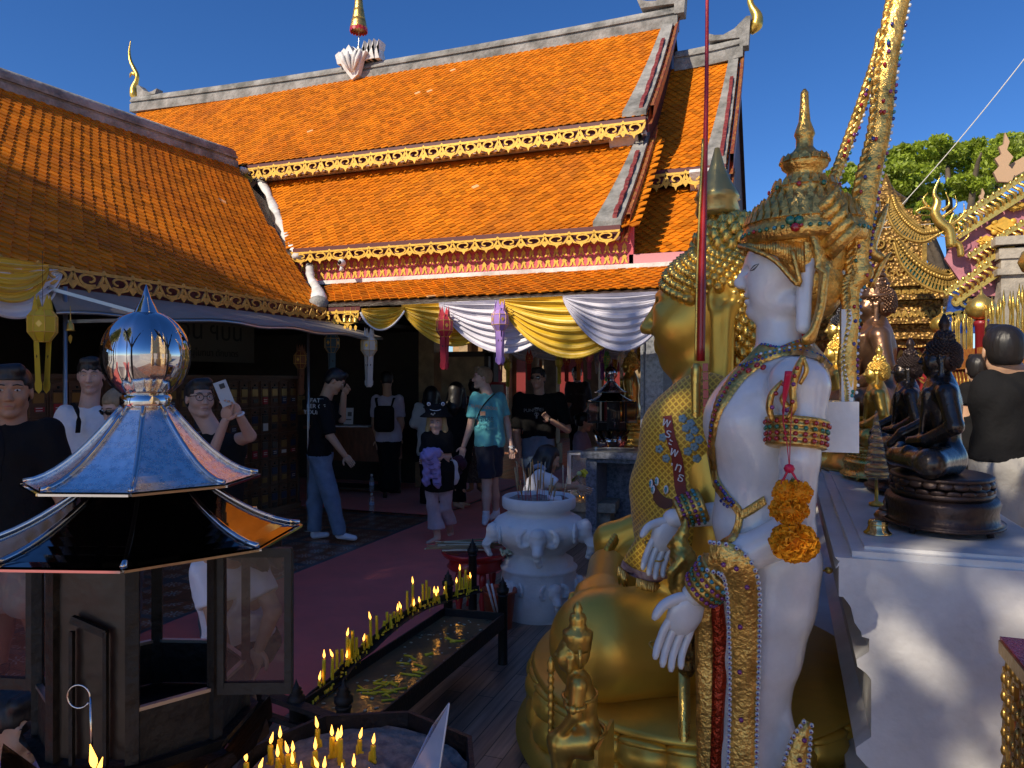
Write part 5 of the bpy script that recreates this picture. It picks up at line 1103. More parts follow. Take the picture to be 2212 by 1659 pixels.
field_band(TB, [[(1534, 960), (1533, 1010), (1540, 1040), (1560, 1075), (1590, 1110), (1580, 1150), (1560, 1165), (1545, 1185)], [(1546, 960), (1550, 1010), (1556, 1035), (1578, 1068), (1606, 1105), (1596, 1158), (1575, 1178), (1560, 1195)]], 'front_chain', LEAF, dt, .01)
def gem_line(name, pts, n, cols, r):
    C = cr([(a, c, 0) for a, c in pts], 10); P = []; inv = dt.matrix_world.inverted(); R3 = inv.to_3x3()
    for t in np.linspace(0, 1, n):
        a = [np.interp(t, np.linspace(0, 1, len(C)), C[:, k]) for k in (0, 1)]; h_, n_ = hit(TB, a[0], a[1])
        if h_ is not None: P.append((inv @ (h_+n_*.014), R3 @ n_))
    gems(name, P, cols, r, dt, .002)
gem_line('collar_gems', [(1652, 748), (1690, 757), (1740, 738), (1785, 775)], 22, ['blue', 'blue', 'teal', 'violet'], .0055)
gem_line('collar_gems', [(1605, 795), (1650, 782), (1700, 766), (1760, 772), (1786, 792)], 24, ['blue', 'teal', 'blue'], .0055)
gem_line('collar_gems', [(1640, 772), (1690, 762), (1745, 752)], 12, ['teal', 'clear'], .006)
gem_line('chest_gems', [(1645, 776), (1600, 812), (1568, 856), (1548, 905), (1540, 960)], 22, ['red', 'violet', 'blue', 'blue', 'red'], .0065)
gem_line('chest_gems', [(1655, 800), (1640, 795), (1622, 806)], 3, ['red'], .011); gem_line('collar_jewel', [(1733, 727), (1736, 727), (1738, 728)], 1, ['red'], .02)
gem_line('belt_gems', [(1556, 1040), (1574, 1066), (1582, 1080)], 9, ['blue', 'green', 'violet', 'blue'], .0075); gem_line('belt_gems', [(1566, 1082), (1578, 1094), (1590, 1084), (1578, 1074), (1566, 1082)], 9, ['blue'], .0065)
# --- armlet and wrist cuffs
def cuff(a, c, r0, r1, name, parent, gem, flare=0.0, n=5, sy=1.):
    a = Vector(a); c = Vector(c); L = (c-a).length; R = rot_to(c-a); b = MB(); prof = []
    for k in range(n*4+1): t = k/(n*4); prof.append((r0+(r1-r0)*t+flare*abs(t-.5)*2+(.006 if k % 4 else -.001), t*L))
    b.lathe(prof, 30, a, R, mod=lambda x, z, j: 1+.03*cos(x*15)*(j % 2)); b.build(name, LEAF, parent); P = []
    for row in range(1, n):
        t = row/n; rr_ = r0+(r1-r0)*t+flare*abs(t-.5)*2+.008
        for i in range(20): an = 2*pi*i/20; v = R @ np.array((cos(an), sin(an), 0)); P.append((np.array(a)+R @ np.array((rr_*cos(an), rr_*sin(an), t*L)), v, gem[row % len(gem)]))
    b = MB(); keys = list(GEM)
    for p, v, g in P: b.ell(p, (.0078, .0078, .0055), 8, rot_to(v), keys.index(g))
    b.build(name+'_gems', [GEM[k] for k in keys], parent)
Ad = (Vector(A1)-Vector(A0)).normalized()
cuff(q(1722, 905, .235), q(1718, 968, .25), .084, .078, 'armlet', dt, ['red', 'red', 'green', 'red'], .004)
cuff(q(1560, 1235, .2), q(1505, 1283, .19), .072, .05, 'wrist_cuff', dt, ['violet', 'teal', 'violet', 'green'], .004)
cuff(q(1520, 1090, -.19), q(1462, 1110, -.165), .058, .045, 'wrist_cuff', dt, ['violet', 'teal', 'violet', 'green'], .003)
b = MB()
for pts, r in (([(1735, 768), (1722, 800), (1712, 840), (1714, 880), (1700, 905)], [.012, .024, .02, .02, .01]), ([(1690, 822), (1668, 850), (1662, 880), (1668, 910)], [.008, .018, .02, .015]), ([(1700, 880), (1690, 860), (1702, 840)], [.02, .016, .006]), ([(1735, 772), (1742, 800), (1728, 830)], [.01, .014, .01])):
    P = cr([q(x, y, .325) for x, y in pts], 5); b.tube(P, np.interp(np.linspace(0, 1, len(P)), np.linspace(0, 1, len(r)), r), 8, flat=.55)
b.build('armlet_crest', LEAF, dt)
gems('armlet_crest_gems', [(q(x, y, .345), (0, 1, 0)) for x, y in ((1722, 795), (1714, 830), (1712, 868), (1676, 850), (1668, 880), (1716, 812), (1692, 830), (1700, 886))], ['red', 'violet', 'red'], .007, dt)
b = MB()
for (px, py, v, r) in ((1420, 1395, .2, .014), (1436, 1418, .17, .014), (1408, 1175, -.14, .011), (1418, 1205, -.14, .011)):
    b.tube([Vector(q(px, py, v))+Vector((0.026*cos(a), .02*sin(a), .008*cos(a+1))) for a in np.linspace(0, 2*pi, 13)], .0035, 6)
b.build('finger_rings', GOLD, dt)
# --- sashes
def ribbon3(name, pts, wds, parent, m=LEAF, v0=.0, nrm=(0, 1, 0), thick=.012, wav=.01, beads=True):
    C = cr(pts, 9); n = len(C); W = np.interp(np.linspace(0, 1, n), np.linspace(0, 1, len(wds)), wds); T = np.gradient(C, axis=0); T /= np.linalg.norm(T, axis=1)[:, None]; N = np.array(nrm, float)
    X = np.cross(T, N); X /= np.linalg.norm(X, axis=1)[:, None]; G_ = []; k = 9; r = random.Random(1)
    for i in range(n): G_.append([C[i]+X[i]*W[i]*(j/(k-1)*2-1)+N*(thick*math.sqrt(max(0, 1-(j/(k-1)*2-1)**2))+r.uniform(0, .006)+wav*sin(i*.5)*.3) for j in range(k)])
    G_ = np.array(G_); b = MB(); b.grid(G_); b.grid((G_-N*.02)[:, ::-1]); b.build(name, m, parent)
    if beads:
        b = MB(); keys = list(GEM); L = np.concatenate([[0], np.cumsum(np.linalg.norm(np.diff(C, axis=0), axis=1))]); m_ = int(L[-1]/.0165)
        for s_ in (-1, 1):
            for t in np.linspace(0, L[-1], m_):
                c = np.array([np.interp(t, L, (C+X*W[:, None]*s_*.98)[:, q_]) for q_ in range(3)])+N*.01
                b.ell(c, .0078, 7, m=0); b.ell(c+N*.0065, .0034, 6, m=1+int(t*60) % 2)
        b.build(name+'_beads', [mat('crystal', (.75, .78, .82), .1, .3), GEM['blue'], GEM['violet']], parent)
        P = [((C[i]+X[i]*W[i]*random.uniform(-.3, .3)+N*(thick+.008)), N) for i in range(6, n-3, 6)]; gems(name+'_gems', P, ['violet'], .0085, parent)
ribbon3('front_sash', [q(1532, 1200, .26), q(1580, 1215, .285), q(1604, 1265, .26), q(1608, 1400, .22), q(1606, 1550, .2), q(1602, 1720, .2), q(1602, 1800, .2)], [.045, .05, .05, .045, .042, .045, .05], dt, wav=.01)
ribbon3('under_sash', [q(1520, 1290, .12), q(1524, 1400, .1), q(1530, 1560, .1), q(1525, 1760, .1)], [.03, .035, .04, .03], dt, beads=False)
ribbon3('red_lining', [q(1548, 1290, .13), q(1556, 1400, .12), q(1550, 1560, .12), q(1545, 1760, .12)], [.02, .025, .02, .02], dt, m=mat('red_gilt', (.4, .05, .02), .25, .8, 1, 60, detail=3), beads=False)
ribbon3('hem', [q(1745, 1560, .12), q(1728, 1610, .14), q(1712, 1690, .15), q(1700, 1800, .15)], [.012, .03, .04, .04], dt)
ribbon3('red_lining', [q(1540, 1240, .0), q(1540, 1300, .0), q(1546, 1420, .0), q(1530, 1640, .0)], [.02, .02, .014, .008], dt, m=REDM, beads=False)
# --- bracket behind, jewelled flame blades
b = MB(); p0 = q(1806, 915, -.1); b.box((p0[0]+.01, .0, p0[2]), (.13, .2, .16)); b.box((q(1828, 780, 0)[0], .0, q(1828, 770, 0)[2]), (.035, .1, .3)); b.build('bracket', WHITEG, dt)
def blade(name, pts, wds, v, parent):
    C = cr([q(x, y, v) for x, y in pts], 7); n = len(C); W = np.interp(np.linspace(0, 1, n), np.linspace(0, 1, len(wds)), wds)*.00156; r = random.Random(4)
    b = MB(); b.tube(C, W*.5, 12, flat=.55, up=(0, 1, 0))
    T = np.gradient(C, axis=0); T /= np.linalg.norm(T, axis=1)[:, None]; X = np.cross(T, (0, 1, 0)); X *= np.sign(-(X[:, 0:1]+1e-6))
    for i in range(1, n-1, 1): b.tube([C[i]+X[i]*W[i]*.3*(-1), C[i]+T[i]*.02*1-X[i]*W[i]*.58, C[i]+T[i]*.045-X[i]*W[i]*.6], [.014, .01, .002], 6)
    b.build(name, LEAF, parent)
    L = np.concatenate([[0], np.cumsum(np.linalg.norm(np.diff(C, axis=0), axis=1))]); b = MB(); keys = list(GEM)
    for t in np.arange(0.01, L[-1], .021):
        i = min(n-1, int(np.interp(t, L, np.arange(n)))); c = C[i]+X[i]*W[i]*.52+(C[min(i+1, n-1)]-C[i])*((t-L[i])/max(1e-6, L[min(i+1, n-1)]-L[i])); b.ell(c, .0062, 7, m=keys.index(r.choice(['clear', 'blue', 'clear', 'violet', 'teal'])))
        if r.random() < .4: b.ell(C[i]+X[i]*W[i]*r.uniform(-.35, .3)+np.array((0, W[i]*.28+.004, 0))+T[i]*r.uniform(-.01, .01), (.006, .005, .007), 7, m=keys.index(r.choice(['red', 'green', 'blue', 'violet', 'teal', 'red'])))
    b.build(name+'_gems', [GEM[k] for k in keys], parent)
blade('flame_blade', [(1958, -40), (1944, 0), (1918, 140), (1903, 280), (1876, 402), (1856, 553), (1862, 590), (1842, 625), (1843, 690), (1834, 770), (1838, 835), (1832, 873)], [34, 38, 38, 38, 42, 38, 44, 30, 24, 30, 24, 5], .04, dt)
blade('flame_blade', [(1912, 60), (1903, 108), (1870, 210), (1830, 320), (1800, 400), (1785, 432)], [20, 17, 17, 17, 16, 12], -.03, dt)
b = MB()
for pts, r in (([(1905, 560), (1880, 540), (1900, 480), (1918, 440)], [.03, .04, .03, .006]), ([(1880, 500), (1895, 440), (1880, 400)], [.03, .02, .004]), ([(1880, 620), (1905, 570), (1925, 545)], [.02, .02, .004]), ([(1835, 560), (1812, 520), (1818, 470)], [.03, .025, .004])):
    P = cr([q(x, y, .0) for x, y in pts], 5); b.tube(P, np.interp(np.linspace(0, 1, len(P)), np.linspace(0, 1, len(r)), r), 8, flat=.5)
b.build('flame_tongues', LEAF, dt)
# plinth the deity stands on
b = MB(); b.lathe([(.3, 0), (.3, .06), (.26, .09), (.27, .13), (.24, .16), (.2, .2), (.24, .23), (.24, .26)], 28, (.04, 0, 0)); tag(b.build('plinth', GOLD, None, (DX, DYY, 0)), 'round golden plinth under the white deity', 'plinth')
# marigold garland
gar = thing('marigold_garland', 'orange marigold garland on a red ribbon hung from the deity armlet', 'garland', PY(1708, 1090, DYY-.36)); inv = Vector(gar.location)
MARI = mat('marigold', (1, .38, .004), .7, 0, 0, var=.1, vscale=30, island=.22)
def pom(b, c, r, n=420, seed=0):
    rg = np.random.default_rng(seed); d = rg.normal(size=(n, 3)); d /= np.linalg.norm(d, axis=1)[:, None]; b.ell(c, tuple(x*.8 for x in r), 14); b.smooth = False
    for v in d:
        x = np.cross(v, rg.normal(size=3)); x /= np.linalg.norm(x); y = np.cross(v, x); p = np.array(c)+v*np.array(r)*.78; L = r[0]*.3*(.7+.5*rg.random()); wd = r[0]*.12
        b.add([p-x*wd*.5, p+v*L-x*wd*1.3+y*wd*.4, p+v*L*1.15+y*wd*rg.uniform(-.8, .8), p+v*L+x*wd*1.3-y*wd*.4, p+x*wd*.5], [(0, 1, 2, 3, 4)])
    b.smooth = True
def gp(px, py): return PY(px, py, DYY-.36)-inv
b = MB(); pom(b, gp(1696, 1062), (.035, .04, .032), 260, 1); pom(b, gp(1726, 1064), (.035, .04, .032), 260, 2); pom(b, gp(1704, 1102), (.05, .045, .032), 420, 3); b.build('upper_blossom', MARI, gar)
b = MB(); pom(b, gp(1715, 1172), (.062, .05, .046), 700, 4); b.build('lower_blossom', MARI, gar)
b = MB()
for k in range(5): b.tube([gp(1711, 1124+k*7), gp(1707+(k % 2)*7, 1130+k*7)], [.009, .012], 7)
b.build('jasmine_buds', PAPER, gar)
RIB = mat('red_ribbon', (.6, .005, .06), .35, 0, .1, 30, alpha=.95)
b = MB(); b.tube(cr([gp(1704, 802)+Vector((0, -.02, 0)), gp(1695, 860), gp(1692, 905), gp(1700, 960), gp(1705, 1010)], 5), np.interp(np.linspace(0, 1, 21), [0, .3, 1], [.012, .008, .004]), 6, flat=.3); b.tube(cr([gp(1711, 880), gp(1708, 930), gp(1705, 1010)], 5), .0045, 6, flat=.3)
b.tube(cr([gp(1705, 1010), gp(1690, 1040), gp(1682, 1055)], 5), .009, 6, flat=.4); b.tube(cr([gp(1705, 1010), gp(1722, 1038), gp(1732, 1052), gp(1752, 1050)], 5), np.linspace(.011, .003, 16), 6, flat=.4); b.ell(gp(1705, 1012), (.016, .012, .014), 8); b.build('ribbon_bow', RIB, gar)
b = MB()
for k in range(6): b.tube([gp(1708, 1040), gp(1712+k*4, 1030+k*2)], [.002, .001], 4)
b.build('leaves', LEAFM, gar)
# tall red and gold staff in front of the Buddha
stf = thing('ceremonial_staff', 'tall thin red and gold staff rising out of the picture before the Buddha face', 'staff'); Ysf = 3.0-.05
def sp_(px, py): return PY(px, py, Ysf)
b = MB(); P = [sp_(1528, -60), sp_(1526, 200), sp_(1521, 420), sp_(1516, 600), sp_(1513, 780)]; C = cr(P, 6); Wd = np.interp(np.linspace(0, 1, len(C)), [0, .3, .6, .8, 1], [.006, .0085, .013, .017, .017]); b.tube(C, Wd, 4, flat=.4, up=(0, 1, 0))
C2 = cr([sp_(1524, 785), sp_(1525, 900), sp_(1522, 1010), sp_(1516, 1110)], 12)
for i in range(0, len(C2)-1, 2): b.bar(C2[i], C2[i+1]+(C2[i+1]-C2[i])*.8, .02-.004*(i % 4 > 1), .02)
b.build('red_shaft', REDM, stf)
b = MB(); C = cr([sp_(1519, 300), sp_(1513, 420), sp_(1506, 600), sp_(1503, 780)], 6); b.tube(C, .006, 6)
C = cr([sp_(1505, 785), sp_(1503, 830), sp_(1504, 950), sp_(1510, 1100), sp_(1516, 1300), sp_(1520, 1700), sp_(1520, 1860)], 6); b.tube(C, np.interp(np.linspace(0, 1, len(C)), [0, .05, .2, .6, 1], [.012, .02, .018, .014, .016]), 12)
b.build('gold_edge', GOLDB, stf)
# slim gold pole with little guardian and lotus bud
gp_ = thing('guardian_pole', 'gold pole carrying a lotus bud and a small carved golden guardian', 'pole'); P = PY(1478, 1500, 2.66)
b = MB(); b.lathe([(.021, 0), (.021, PY(1478, 1452, 2.66).z)], 16, (P.x, P.y, 0)); b.build('shaft', GOLDB, gp_)
b = MB(); z1 = PY(1478, 1455, 2.66).z; z2 = PY(1485, 1368, 2.66).z; h_ = z2-z1
b.lathe([(.021, z1-.005), (.03, z1+h_*.1), (.036, z1+h_*.3), (.036, z1+h_*.6), (.03, z1+h_*.85), (.034, z1+h_*.95), (.03, z2)], 20, (P.x+.008, P.y, 0))
for r_ in range(3):
    for i in range(12): a = 2*pi*(i+.5*(r_ % 2))/12; b.ell((P.x+.008+.035*cos(a), P.y+.035*sin(a), z1+h_*(.25+.25*r_)), (.006, .009, .016), 6, rotm(0, 0, a))
b.build('lotus_bud', SG, gp_)
def gq(px, py, dy=0): return PY(px, py, 2.66+dy)
b = Fld(tuple(gq(1440, 1385)-Vector((.12, .12, .02))), tuple(gq(1510, 1130)+Vector((.12, .12, .05))), .006)
b.chain([gq(1475, 1300), gq(1474, 1250), gq(1475, 1205)], [.042, .036, .048], .02); b.ell(gq(1468, 1172), (.03, .03, .034), .015); b.cap(gq(1455, 1172), gq(1446, 1180), .014, .01, .01)
b.cap(gq(1476, 1150), gq(1482, 1118), .022, .004, .01)
for dy in (-.04, .04):
    b.chain([gq(1476, 1205, dy), gq(1450, 1235, dy*1.3), gq(1452, 1275, dy*.5)], [.018, .015, .012], .01)
    b.chain([gq(1480, 1300, dy*.6), gq(1476, 1340, dy*.6), gq(1480, 1366, dy*.6)], [.03, .02, .014], .01); b.cap(gq(1480, 1366, dy*.6), gq(1468, 1370, dy*.6), .012, .01, .01)
b.warp(lambda x, y, z: .0018*np.sin(z*260)*np.sin(x*200+y*90)); b.mesh().build('guardian_figure', GOLD, gp_)

# ================================================================ BIG GOLDEN BUDDHA
BX, BY, BZ, BS = -.32, 3.51, .38, 2.25
bd = thing('golden_buddha', 'huge golden seated Buddha with snail curls and a yellow brocade sash', 'statue', (BX, BY, BZ), pi); bd.scale = (BS, BS, BS)
def bq(px, py, v=0.):
    P = PY(px, py, BY-v*BS); return ((BX-P.x)/BS, v, (P.z-BZ)/BS)
F = Fld((-.2, -.42, -.04), (.42, .45, .92), .0075, (None, None, (.57, .84, .0042)))
for s_ in (1, -1):
    F.cap((-.06, s_*.08, .085), (.16, s_*.27, .105), .1, .095, .05); F.cap((.17, s_*.26, .1), (.22, s_*.0, .085), .085, .055, .03)
    F.cap((0, s_*.1, .5), (0, s_*.17, .485), .07, .07, .05)
F.cap((.24, -.08, .15), (.19, .16, .165), .042, .036, .03); F.ell((.2, .2, .175), (.035, .04, .022), .02)
F.chain([(-.03, 0, .12), (-.02, 0, .28), (-.01, 0, .42), (-.01, 0, .48)], [.16, .13, .15, .13], .05, (.75, 1, 1)); F.cap((.04, -.07, .4), (.04, .07, .4), .07, .07, .05)
F.chain([(-.02, 0, .5), (-.01, 0, .58), (.0, 0, .66)], [.085, .068, .07], .04)
F.chain([(0, .185, .48), (-.04, .22, .3), (.06, .17, .2)], [.068, .055, .05], .02)
F.chain([(0, -.185, .48), (.0, -.27, .3), bq(1420, 1130, -.27), bq(1318, 1165, -.27), bq(1310, 1225, -.27)], [.068, .055, .045, .038, .03], .02)
bh = (.01, 0, .705); face(F, bh, 1.18, .006); F.ell((-.03, 0, .72), (.1, .095, .095), .02)
for s_ in (-1, 1): long_ear(F, (-.02, 0, .705), 1.32, s_, .155)
mb = F.mesh()
for k in range(5): mb.ell((.165+.017*k, .225+.006*(k % 2), .175-.002*k), (.009 if k else .013, .017, .011), 8)
for k in range(5): mb.ell((.235+.0*k, -.12+.018*k-.02, .2-.003*k), (.01, .01, .016), 8)
hand_tubes(mb, bq(1312, 1215, -.27), (.1, 0, -1), (-1, 0, -.2), .8, -1)
bb = mb.build('body', mat('satin_gold', (.8, .48, .07), .36, .62, .06, 14, .15, 3), bd)
hz = lambda py, px=1540: bq(px, py)[2]
BHE = [((-.028, 0, .745), (.132, .112, .1)), ((-.055, 0, .69), (.105, .105, .1)), ((-.04, 0, .83), (.078, .078, .075)), ((-.07, 0, .65), (.085, .09, .07))]
def bmask(p):
    if p[0] > .03: return p[2] > .765-.02*abs(p[1])/.1+(.0 if p[0] > .06 else 0)-(max(0, .085-p[0]))*.55
    if abs(p[1]) > .06 and -.045 < p[0] <= .03 and p[2] < .745: return False
    return p[2] > .61
b = MB(); [b.ell(c, r, 26) for c, r in ((c, tuple(k*.985 for k in r)) for c, r in BHE)]
v = np.concatenate(b.v)
b2 = MB(); CN = cr([(.093, 0, .77), (.075, .055, .765), (.035, .095, .735), (.0, .106, .70)], 4)
curls(b2, (-.035, 0, .73), surf_of(BHE, (-.035, 0, .73)), 760, .0128, bmask, k=9, hgt=1.25)
# keep the hair volume off the face
Fh = Fld((-.22, -.16, .56), (.14, .16, .93), .006); [Fh.ell(c, tuple(k*.985 for k in r), .02) for c, r in BHE]
Fh.cut(lambda x, y, z: np.where(x > .03, .765-.02*np.abs(y)/.1-np.maximum(0, .085-x)*.55-z, -1)); Fh.cut(lambda x, y, z: np.where((np.abs(y) > .05) & (x > -.045) & (x <= .03), .735-z, -1)); Fh.cut(lambda x, y, z: .605-z)
Fh.mesh(b2); b2.build('curled_hair', GOLDB, bd)
b = MB(); z0 = .885
b.lathe([(.05, z0), (.056, z0+.01), (.05, z0+.03), (.054, z0+.035), (.046, z0+.05), (.03, z0+.075), (.018, z0+.1), (.006, z0+.14)], 18, (-.008, 0, .02), mod=lambda a, z, j: .8+.1*abs(sin(a*3))*(j > 2)); b.build('flame_finial', mat('pale_gold', (.5, .4, .16), .35, .8, .3, 30), bd)
b = MB()
for s_ in (-1, 1): b.ell((.102, s_*.037, .7125), (.006, .017, .004), 8); 
b.build('eyes', INK, bd)
# sash cloth
def weave_mat():
    m = mat('yellow_brocade', (.72, .42, .02), .55, .1, .4, 130, sheen=.2); t = m.node_tree; bs = t.nodes['Principled BSDF']; tc = nn(t, 'ShaderNodeTexCoord'); mp = nn(t, 'ShaderNodeMapping'); mp.inputs['Rotation'].default_value = (0, pi/4, 0); mp.inputs['Scale'].default_value = (120, 1, 120)
    t.links.new(tc.outputs['Object'], mp.inputs[0]); ck = nn(t, 'ShaderNodeTexBrick'); sx = nn(t, 'ShaderNodeSeparateXYZ'); cb = nn(t, 'ShaderNodeCombineXYZ'); t.links.new(mp.outputs[0], sx.inputs[0]); t.links.new(sx.outputs[0], cb.inputs[0]); t.links.new(sx.outputs[2], cb.inputs[1]); t.links.new(cb.outputs[0], ck.inputs[0])
    ck.offset = 0; ck.inputs['Scale'].default_value = 1; ck.inputs['Brick Width'].default_value = 1; ck.inputs['Row Height'].default_value = 1; ck.inputs['Mortar Size'].default_value = .16; ck.inputs['Color1'].default_value = (.42, .2, .012, 1); ck.inputs['Color2'].default_value = (.5, .26, .014, 1); ck.inputs['Mortar'].default_value = (.85, .55, .05, 1)
    t.links.new(ck.outputs[0], bs.inputs['Base Color']); return m
BRO = weave_mat()
clo_ = Fld((-.16, -.1, .12), (.4, .36, .6), .007)
clo_.chain([(-.0, .15, .515), (.02, .17, .47), (.045, .14, .36), (.07, .1, .28)], [.072, .086, .088, .074], .04, (1, 1, 1))
clo_.chain([bq(1510, 870, .06), bq(1486, 960, .12), bq(1476, 1040, .13), bq(1462, 1120, .15)], [.05, .058, .056, .04], .05)
clo_.chain([bq(1520, 1000, .2), bq(1460, 1120, .22), bq(1405, 1200, .2), bq(1360, 1222, .19)], [.035, .035, .03, .014], .03, (1, .8, 1)); clo_.chain([bq(1500, 1060, .2), bq(1470, 1180, .22), bq(1420, 1235, .21)], [.05, .04, .014], .03, (1, .8, 1))
clo_.warp(lambda x, y, z: .0025*np.sin((x*1.2+z)*90)*np.clip(.5-z, 0, .4)*3)
cl = clo_.mesh().build('brocade_sash', BRO, bd); bpy.context.view_layer.update(); TCB = bvh(cl); ibd = bd.matrix_world.inverted()
def patch(T, rows, name, m, parent, off=.006, n=24, k=6):
    L = [cr([(a, c, 0) for a, c in r], 6) for r in rows]; L = [np.array([[np.interp(t, np.linspace(0, 1, len(l)), l[:, z]) for z in (0, 1)] for t in np.linspace(0, 1, n)]) for l in L]; G_ = []; iv = parent.matrix_world.inverted()
    for j in range(k):
        f = j/(k-1); row = []; last = None
        for i in range(n):
            a = L[0][i]*(1-f)+L[1][i]*f; h_, n_ = hit(T, a[0], a[1])
            last = (iv @ (h_+n_*off)) if h_ is not None else last; row.append(last)
        f0 = next((x for x in row if x is not None), None)
        if f0 is None: return None
        G_.append([tuple(x if x is not None else f0) for x in row])
    b = MB(); b.grid(np.array(G_)); return b.build(name, m, parent)
patch(TCB, [[(1434, 900), (1440, 945), (1452, 990), (1458, 1050), (1466, 1080)], [(1452, 898), (1459, 940), (1474, 985), (1482, 1045), (1484, 1075)]], 'name_ribbon', mat('maroon_cloth', (.2, .02, .015), .6), bd)
for k, (ch, px, py) in enumerate((('พ', 1443, 915), ('ร', 1447, 937), ('ะ', 1452, 953), ('พ', 1459, 975), ('ุ', 1462, 990), ('ท', 1467, 1007), ('ธ', 1472, 1030))):
    h_, n_ = hit(TCB, px, py)
    if h_ is not None: put_text('lettering', ch, .022, PAPER, bd, ibd @ (h_+n_*.014), ibd.to_3x3() @ (RT*.9+UP*-.35), ibd.to_3x3() @ (UP+RT*.35), ex=.0006)
FL = mat('blue_embroidery', (.22, .33, .36), .6); b = MB()
for (px, py) in ((1475, 905), (1482, 925), (1492, 915), (1490, 945), (1500, 965), (1486, 975), (1505, 990), (1510, 950), (1433, 945), (1425, 970), (1440, 990), (1500, 930)):
    for k in range(5):
        h_, n_ = hit(TCB, px+5*cos(k*1.26), py+5*sin(k*1.26))
        if h_ is not None: b.ell(ibd @ (h_+n_*.004), (.0042, .0042, .0018), 6, rot_to(ibd.to_3x3() @ n_))
b.build('embroidery', FL, bd)
patch(TCB, [[(1412, 1035), (1425, 1060), (1440, 1075), (1460, 1080)], [(1413, 1080), (1425, 1095), (1440, 1100), (1452, 1095)]], 'brown_motif', mat('brown_cloth', (.12, .035, .015), .6), bd, k=5); 
b = MB()
for px, py in ((1410, 1045), (1414, 1058), (1422, 1040), (1441, 1058)):
    h_, n_ = hit(TCB, px, py)
    if h_ is not None: b.ell(ibd @ (h_+n_*.01), (.005, .0085, .002), 8, rot_to(ibd.to_3x3() @ n_), 1); b.ell(ibd @ (h_+n_*.012), (.003, .006, .003), 8, rot_to(ibd.to_3x3() @ n_), 0)
b.build('sequins', [GEM['teal'], PAPER], bd)
patch(TCB, [[(1345, 1208), (1370, 1225), (1400, 1236), (1450, 1240)], [(1338, 1222), (1365, 1243), (1400, 1254), (1452, 1262)]], 'purple_border', mat('purple_brocade', (.16, .08, .16), .5, .2, .5, 60, col2=(.4, .32, .38), vscale=60), bd, .007)
b = MB()
for k in range(34):
    t = k/33; px, py = np.interp(t, [0, .3, .6, 1], [1338, 1365, 1400, 1455]), np.interp(t, [0, .3, .6, 1], [1222, 1243, 1254, 1263]); h_, n_ = hit(TCB, px, py-3)
    if h_ is not None: p = ibd @ (h_+n_*.01); b.tube([p, p+Vector((.002, .003, -.012)), p+Vector((0, .003, -.02-.006*(k % 3)))], [.004, .0035, .002], 5)
b.build('gold_fringe', LEAF, bd)
patch(TCB, [[(1528, 800), (1560, 792), (1590, 796)], [(1528, 815), (1560, 808), (1590, 812)]], 'purple_border', MATS['purple_brocade'], bd, .01)
# lotus throne under the Buddha
th = thing('lotus_throne', 'stepped golden lotus throne under the big Buddha with large petals', 'throne', (BX-.08, BY, 0), 0)
b = MB(); z = BZ+.03
b.lathe([(.93, z-.0), (.95, z-.02), (.9, z-.05), (.8, z-.13), (.84, z-.16), (.92, z-.175), (.92, z-.19), (.84, z-.2), (.78, z-.25)], 60, sx=.78, sy=.93); b.lathe([(.9, 0), (.9, .05), (1.0, .07), (1.02, .1), (.95, .14), (.9, .17)], 60, sx=.8, sy=.93); b.build('tiers', mat('satin_gold', (.78, .5, .13), .3), th)
b = MB()
for i in range(26):
    a = 2*pi*i/26; x, y = cos(a)*.78, sin(a)*.93
    b.ell((x*.9, y*.9, z-.095), (.075, .115, .07), 14, rotm(0, .35, a)); b.ell((x*.93, y*.93, z-.045), (.03, .1, .02), 12, rotm(0, 0, a)); b.ell((x*.9, y*.9, .215), (.07, .12, .09), 12, rotm(0, -.5, a))
b.build('petals', mat('satin_gold', (.78, .5, .13), .3), th)
# ================================================================ LITTLE SEATED GOLD KING
KX, KY = -.66, 2.30
kg = thing('king_statuette', 'small golden seated crowned king holding a sword on a red seat', 'statue', (KX, KY, 0), pi)
def kq(px, py, v=0.): P = PY(px, py, KY-v); return (KX-P.x, v, P.z)
F = Fld(tuple(np.array(kq(1330, 1720))-(.02, .2, .02)), tuple(np.array(kq(1160, 1290))+(.05, .2, .02)), .0065, (None, None, (kq(1240, 1430)[2], kq(1240, 1350)[2], .004)))
F.chain([kq(1268, 1600), kq(1262, 1560), kq(1254, 1510), kq(1252, 1475)], [.056, .04, .05, .038], .02, (1, 1.2, 1)); F.cap(kq(1248, 1480, -.075), kq(1248, 1480, .075), .026, .026, .02)
F.cap(kq(1248, 1470), kq(1240, 1435), .028, .026, .02); kh = kq(1238, 1412); face(F, kh, .56, .004)
for s_ in (-1, 1):
    F.chain([kq(1250, 1482, s_*.085), kq(1243, 1545, s_*.095), kq(1205, 1590, s_*.075)], [.027, .021, .015], .004)
    F.chain([kq(1268, 1600, s_*.04), kq(1212, 1605, s_*.06), kq(1215, 1700, s_*.055)], [.045, .04, .026], .02); F.ell(kq(1196, 1593, s_*.07), (.022, .017, .016), .01); long_ear(F, kh, .52, s_, .1)
F.warp(lambda x, y, z: np.where(z < kq(0, 1530)[2], .0012*np.sin(z*420)*np.sin(x*260+y*200), 0)); F.mesh(paint=[(lambda x, y, z: z < kq(0, 1535)[2], 1)]).build('body', [GOLD, mat('engraved_gold', (.6, .38, .09), .38, .8, .9, 90, .4, 30, bkind='voronoi')], kg)
b = MB(); zt = lambda py: kq(1240, py)[2]; ku = kq(1248, 1380)[0]
